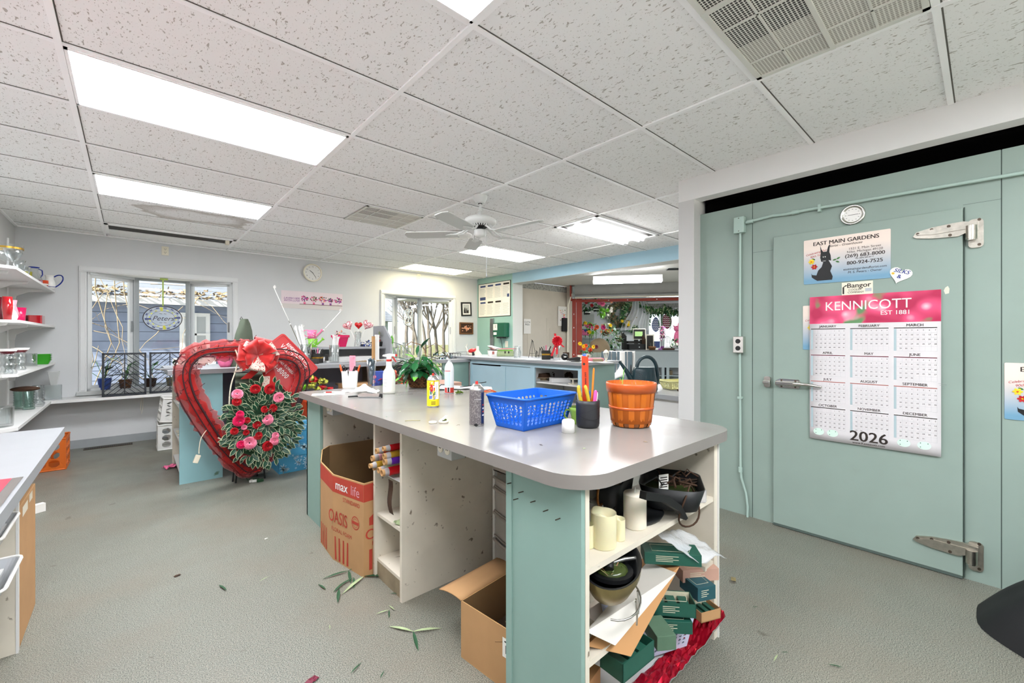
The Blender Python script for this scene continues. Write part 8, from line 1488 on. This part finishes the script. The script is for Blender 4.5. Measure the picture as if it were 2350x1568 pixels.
b = MB('slat_grey');b.box(-.2,.2,-.18,.18,.44,.46);b.build('seat',t);b = MB('slat_grey');[b.box(-.2+.07*k,-.145+.07*k,.15,.17,zt_-.3,zt_) for k in range(6)];b.build('backrest',t);b = MB('cloth_white');b.grid(lambda u,v: Vector((-.1+.34*u,.17+.03*math.sin(u*9)-.32*max(0,v-.6)*(1-u),zt_+.01-.42*v*(1-.4*u)+.01*noise3(u*5,v*5))),16,12);b.build('cloth',t,solid=.004)
# ---------------------------------------------------------------- the far flower shop
def wnd(px,py,dy=-.12): r = Vector(ray(px,py));o = Vector((0,0,CAMH));n = E2;P0 = FR @ Vector((0,SB+dy,0));k = (P0-o).dot(n)/r.dot(n);return o+r*k
def sh(px,py,t): return at(px,py,t=t)
def pot(px,py,t_,r,h,m,lab,fol,cols,n=60,nb=6,fr=(.2,.14,.16),br=.048,cat='flower arrangement',name='flower_arrangement',dz=0):
    p = sh(px,py,t_);t = thing(name,lab,cat,tuple(p));b = MB(m);b.lathe([(.0001,0),(r*.75,0),(r,h),(r*.9,h),(r*.7,.01)],16);
    if m == 'lens_dark': b.m('ceramic');b.lathe([(r*.86,h*.35),(r*.95,h*.6)],16,sm=True) ;b.v[-34:] = b.v[-34:]
    b.build('pot',t);b = MB(fol[0]);rr = random.Random(int(px));foliage(b,(0,0,h+fr[2]*.6+dz),fr,n,.11,.05,fol,rr);b.build('leaves',t)
    for k in range(nb): c = rr.choice(cols);u,v = Cx(rr.uniform(-fr[0],fr[0])*.85,-fr[1]*.9);b = MB(c);bloom(b,(u,v,h+fr[2]*.6+dz+rr.uniform(-fr[2],fr[2])*.8),br*rr.uniform(.8,1.2),c,(-.65,-.75,.1),7,None,3);b.build('bloom',t)
def hang(px,py,t_,m): p = sh(px,py,t_);return p
G_ = ['leaf_dark','leaf_mid']
pot(1347,722,12.0,.11,.13,'lens_dark','hanging basket of greens in a black and white striped pot, leftmost',G_,['fl_red','fl_wine'],60,2);pot(1368,715,12.4,.1,.12,'lens_dark','hanging striped pot with a big pink bloom',G_,['fl_pink'],30,3,br=.09)
pot(1383,728,12.4,.08,.1,'leaf_lime','bright lime green hanging arrangement in the flower shop',['leaf_lime','leaf_new'],['leaf_lime'],80,3,(.15,.1,.3));pot(1396,748,12.6,.06,.08,'ivory','tall strand of orange and white flowers in the flower shop',['fl_white','leaf_pale'],['fl_orange','fl_white','fl_peach'],50,8,(.12,.1,.42),dz=.3)
pot(1344,770,11.7,.12,.12,'fl_pink','low shelf arrangement with yellow, pink and blue flowers',G_,['fl_yellow','fl_pink','fl_blue'],50,7);pot(1356,772,12.4,.1,.1,'leaf_pale','lime and orange bouquet beside the pink potted one',['leaf_lime','leaf_new'],['fl_orange','leaf_lime'],60,4);pot(1391,770,12.3,.12,.1,'wicker','peach rose arrangement right of the daisy picks',['leaf_pale','leaf_dry'],['fl_peach','fl_orange','fl_yellow'],50,10)
pot(1407,806,11.4,.08,.12,'lens_dark','pale green bushy plant on the pink pot before the shop counter',['leaf_pale','leaf_mid','mint_flower'],['leaf_pale'],160,0,(.28,.2,.32));pot(1436,752,13.7,.1,.06,'leaf_dry','yellow orchid arrangement on the little wall shelf',['leaf_dark','leaf_dry'],['fl_yellow'],40,4);pot(1424,785,13.5,.1,.1,'leaf_brown','dark greenery with dull yellow flowers below the wall shelf',['leaf_dark','leaf_brown'],['leaf_dry'],60,2);pot(1548,800,11.9,.12,.08,'grey_plastic','grey bowl of green and yellow flowers at the right end of the shop counter',G_,['leaf_dry','fl_white'],50,2,(.16,.12,.1))
for px,py,c,cc,lab in ((1353,748,'fl_red','fl_yellow','red-orange daisy pick, leftmost of three'),(1368,751,'fl_orange','wicker_dark','orange daisy pick in the middle of three'),(1383,752,'fl_magenta','fl_purple','magenta daisy pick, right of three')): b = MB('leaf_mid');b.tube([(0,0,-.5),(0,0,0)],.008,5);bloom(b,(0,-.02,0),.065,c,(-.65,-.75,0),12,cc,2);one(b,'daisy_pick',lab,'flower',tuple(sh(px,py,11.9)))
def wreath(px,py,t_,R_,r_,n,mats,lab,asp=1): p = wnd(px,py,-.12);t = thing('greenery_wreath',lab,'wreath',tuple(p),-YAW-.0);b = MB(mats[0]);rr = random.Random(px);[(b.m(rr.choice(mats)),leafshape(b,(((R_+rr.gauss(0,r_))*math.cos(a)),rr.uniform(-.05,.05),(R_+rr.gauss(0,r_))*asp*math.sin(a)),(math.cos(a)+rr.uniform(-1,1),rr.uniform(-.5,0),math.sin(a)+rr.uniform(-1,1)),(0,-1,0),.10,.038)) for a in [rr.uniform(0,6.3) for _ in range(n*2)]];b.build('leaves',t)
wreath(1427,720,14.6,.3,.07,420,['leaf_brown','leaf_dry','leaf_dark'],'dark brown round wreath on the shop wall');wreath(1459,725,14.2,.38,.05,300,['leaf_pale','leaf_dark','leaf_mid'],'large green arch wreath draped with white tulle',1.1)
mat('tulle_white','eef0f2',.6,alpha=.5)
for px,lab,x in ((1458,'white tulle swag hanging inside the green arch wreath',-.25),(1475,'white tulle swag to the right of the arch wreath',.1)): p = wnd(px,690,-.3);b = MB('tulle_white');b.grid(lambda u,v: Vector((x*v+.18*(u-.5)*(1+v)+.06*math.sin(v*5),.06*math.sin(u*12),-.95*v)),16,12);one(b,'tulle_swag',lab,'tulle',tuple(p),-YAW)
t = thing('wall_ledge','small glass ledge on the shop wall under the brown wreath','shelf',tuple(wnd(1420,754,-.14)),-YAW-.2);b = MB('grey_plastic');b.box(-.3,.35,-.12,.12,-.02,0);b.build('board',t)
t = thing('flower_shelf','pale shelf holding the low flower arrangements by the red post','shelf',tuple(sh(1348,775,12.6)),-YAW);b = MB('grey_plastic');b.box(-.25,.22,-.15,.15,-.03,0);b.box(-.25,.22,.1,.13,-.75,1.0);b.build('board',t)
t = thing('lace_cloche','peacock style wicker hood with a lace skirt beyond the flower pot','wicker hood',tuple(sh(1375,880,9.9)),-YAW);h_ = sh(1375,778,9.9).z-t.location.z;b = MB('raw_edge');b.lathe([(.22,0),(.24,h_*.6),(.25,h_*.8),(.2,h_*.93),(.1,h_),(.0001,h_*1.02)],24,sy=.5);b.build('hood',t);b = MB('lace'if 0 else 'mint_flower');[b.box(-.24+.03*k,-.225+.03*k,-.14,-.125,h_*.05,h_*.7) for k in range(16)];b.build('lace',t)
# register, frames, things on the shop counter
zc = .9655
def sc(px,dy=.25): q = FR.inverted() @ at(px,803,t=11.6);return FR @ Vector((q.x,SY+dy,zc))
t = thing('cash_register','black cash register with a white framed green screen on the shop counter','cash register',tuple(sc(1460,.3)),-YAW);b = MB('black');b.box(-.24,.22,-.2,.2,0,.16,.006);b.m('steel');b.box(.02,.05,-.203,-.2,.06,.09);b.build('drawer',t);b = MB('lens_dark');b.box(-.25,.12,-.15,.15,.17,.24);b.box(-.04,.05,-.05,.05,.16,.32);b.build('base',t);b = MB('ivory');b.box(-.13,.22,-.17,-.13,.28,.58,.006);b.m('lens_dark');b.box(-.11,.2,-.175,-.17,.3,.56);mat('lcd','a8cf86',.4,emit=.05,ecol='a8cf86');b.m('lcd');b.box(-.08,.13,-.178,-.175,.37,.5);b.build('screen',t)
for px,w_,h_,lab in ((1433,.05,.46,'upright black panel left of the register screen'),(1480,.10,.4,'row of framed cards leaning right of the register')): b = MB('lens_dark' if w_ < .1 else 'wicker_dark');[b.box(-w_+.03*k,-w_+.03*k+.02,-.12,.1,0,h_*(1-.08*k)) for k in range(5 if w_ > .05 else 3)];one(b,'panel_stack',lab,'panels',tuple(sc(px,.28)),-YAW)
t = thing('easel_chalkboard','cream framed dark chalkboard standing on the shop counter','chalkboard',tuple(sc(1491,.12)),-YAW);b = MB('ivory');b.box(-.11,.11,-.01,.01,0,.42);b.m('lens_dark');b.box(-.085,.085,-.013,-.01,.03,.39);b.build('board',t)
b = MB('wicker');b.lathe([(.0001,0),(.08,0),(.1,.1),(.09,.1),(.07,.01)],14);b.m('glass');b.lathe([(.06,.1),(.08,.2)],12);one(b,'pick_basket','small wicker basket with clear picks in front of the chalkboard','basket',tuple(sc(1496,.06)))
for px,m_,d,lab in ((1505,'shelf_white',(.09,.05,.04),'white flat box on the shop counter'),(1513,'violet',(.05,.04,.04),'purple lump beside the white flat box'),(1532,'wicker_dark',(.15,.06,.05),'brown oval dish right of the purple flower vase')): b = MB(m_);b.box(-d[0],d[0],-d[1],d[1],0,d[2],.01);one(b,'counter_item',lab,'box',tuple(sc(px,.1)),-YAW)
t = thing('purple_flower_vase','slim grey vase of purple-pink stock flowers on the shop counter','vase',tuple(sc(1519,.15)));b = MB('violet');b.lathe([(.0001,0),(.05,0),(.045,.1)],14);b.m('glass');b.lathe([(.045,.1),(.07,.3),(.066,.3)],14);b.build('vase',t);b = MB('fl_wine');foliage(b,(0,0,.47),(.08,.07,.2),120,.06,.04,['fl_wine','fl_pink','fl_purple','fl_white']);b.build('flowers',t)
# window display
for px,py,c,h_,lab in ((1505,745,'notice_blue',.24,'blue Easter egg with white wavy stripes hanging in the shop window'),(1531,736,'fl_wine',.27,'dark purple Easter egg with white stripes hanging in the shop window')):
    t = thing('easter_egg',lab,'egg ornament',tuple(wnd(px,py)),-YAW-.25);b = MB(c);egg = lambda v: .7*h_*.75*math.sin(PI*v)**.55*(1.12-.3*v);b.prism([(egg(v)*s,h_*(2*v-1)) for v,s in [(k/14,1) for k in range(15)]+[(k/14,-1) for k in range(13,0,-1)]],-.01,.01,'y');b.build('egg',t);b = MB('white_plastic')
    for k in range(7): v = .15+k*.115;w_ = egg(v)*.88;b.tube([(-w_+2*w_*i/12,-.014,h_*(2*v-1)+.012*math.sin(i*1.6)) for i in range(13)],.009,4)
    b.build('stripes',t)
b = MB('leaf_dark');A_ = wnd(1480,700,-.3);B_ = wnd(1575,708,-.3);rr = random.Random(4)
for k in range(500): u = rr.random();p = A_.lerp(B_,u)+Vector((0,0,-.10*math.sin(PI*2*u)**2-.05));b.m(rr.choice(['leaf_dark','leaf_mid','leaf_pale']));leafshape(b,p+Vector((rr.gauss(0,.03),rr.gauss(0,.03),rr.gauss(0,.06))),(rr.uniform(-1,1),rr.uniform(-1,1),rr.uniform(-1.4,.4)),(0,0,1),.13,.045)
for u in (.35,.42,.62): p = A_.lerp(B_,u);[leafshape(b,p+Vector((rr.gauss(0,.03),0,-.1-.04*k)),(rr.uniform(-1,1),0,-1),(0,-1,0),.11,.035) for k in range(14)]
one(b,'leaf_garland','long green leaf garland swagged over the shop window','garland')
p = FR @ Vector(((FR.inverted() @ wnd(1530,790)).x,SB-.2,.985));t = thing('bird_cage','small white domed wire birdcage on the shop window sill','birdcage',tuple(p));b = MB('white_plastic');[b.tube([(.15*math.cos(a),.15*math.sin(a),0),(.15*math.cos(a),.15*math.sin(a),.22),(.09*math.cos(a),.09*math.sin(a),.33),(0,0,.37)],.004,4) for a in [k*PI/6 for k in range(12)]];b.cyl((0,0,0),.16,.03,20);b.build('cage',t)
p = FR @ Vector(((FR.inverted() @ wnd(1506,790)).x,SB-.22,.985));b = MB('notice_blue');b.box(-.09,.09,-.06,.06,0,.2);one(b,'blue_box','dusty blue box on the shop window sill','box',tuple(p),-YAW)
p = FR @ Vector(((FR.inverted() @ wnd(1553,790)).x,SB-.25,.985));b = MB('fl_pink');b.sph((0,0,.3),.11,12,1,.7,2.2);b.sph((-.02,0,.6),.09,10);b.tube([(-.06,0,.62),(-.12,0,.7)],[.03,.012],6);b.tube([(.03,0,.65),(.04,0,.78)],[.03,.012],6);one(b,'pink_rabbit','tall pink plush rabbit shape at the right side of the shop window','plush toy',tuple(p),-YAW)
b = MB('frame_grey').x(FR);b.box(2.0,4.95,SB-.42,SB-.0,.93,.984);b.x();one(b,'window_shelf','grey ledge below the shop window','ledge')
for px,dy,z,m_,w_ in ((1448,.25,.29,'lens_dark',.12),(1535,.25,.29,'raw_edge',.06),(1545,.25,.04,'ivory',.15),(1470,.25,.04,'wicker_dark',.2)): p = sc(px,dy);b = MB(m_);b.box(-w_,w_,-.1,.1,0,.12,.01);one(b,'stored_item','stored box on the open shelves inside the shop counter','box',(p.x,p.y,z+.001),-YAW,group='boxes inside the shop counter')
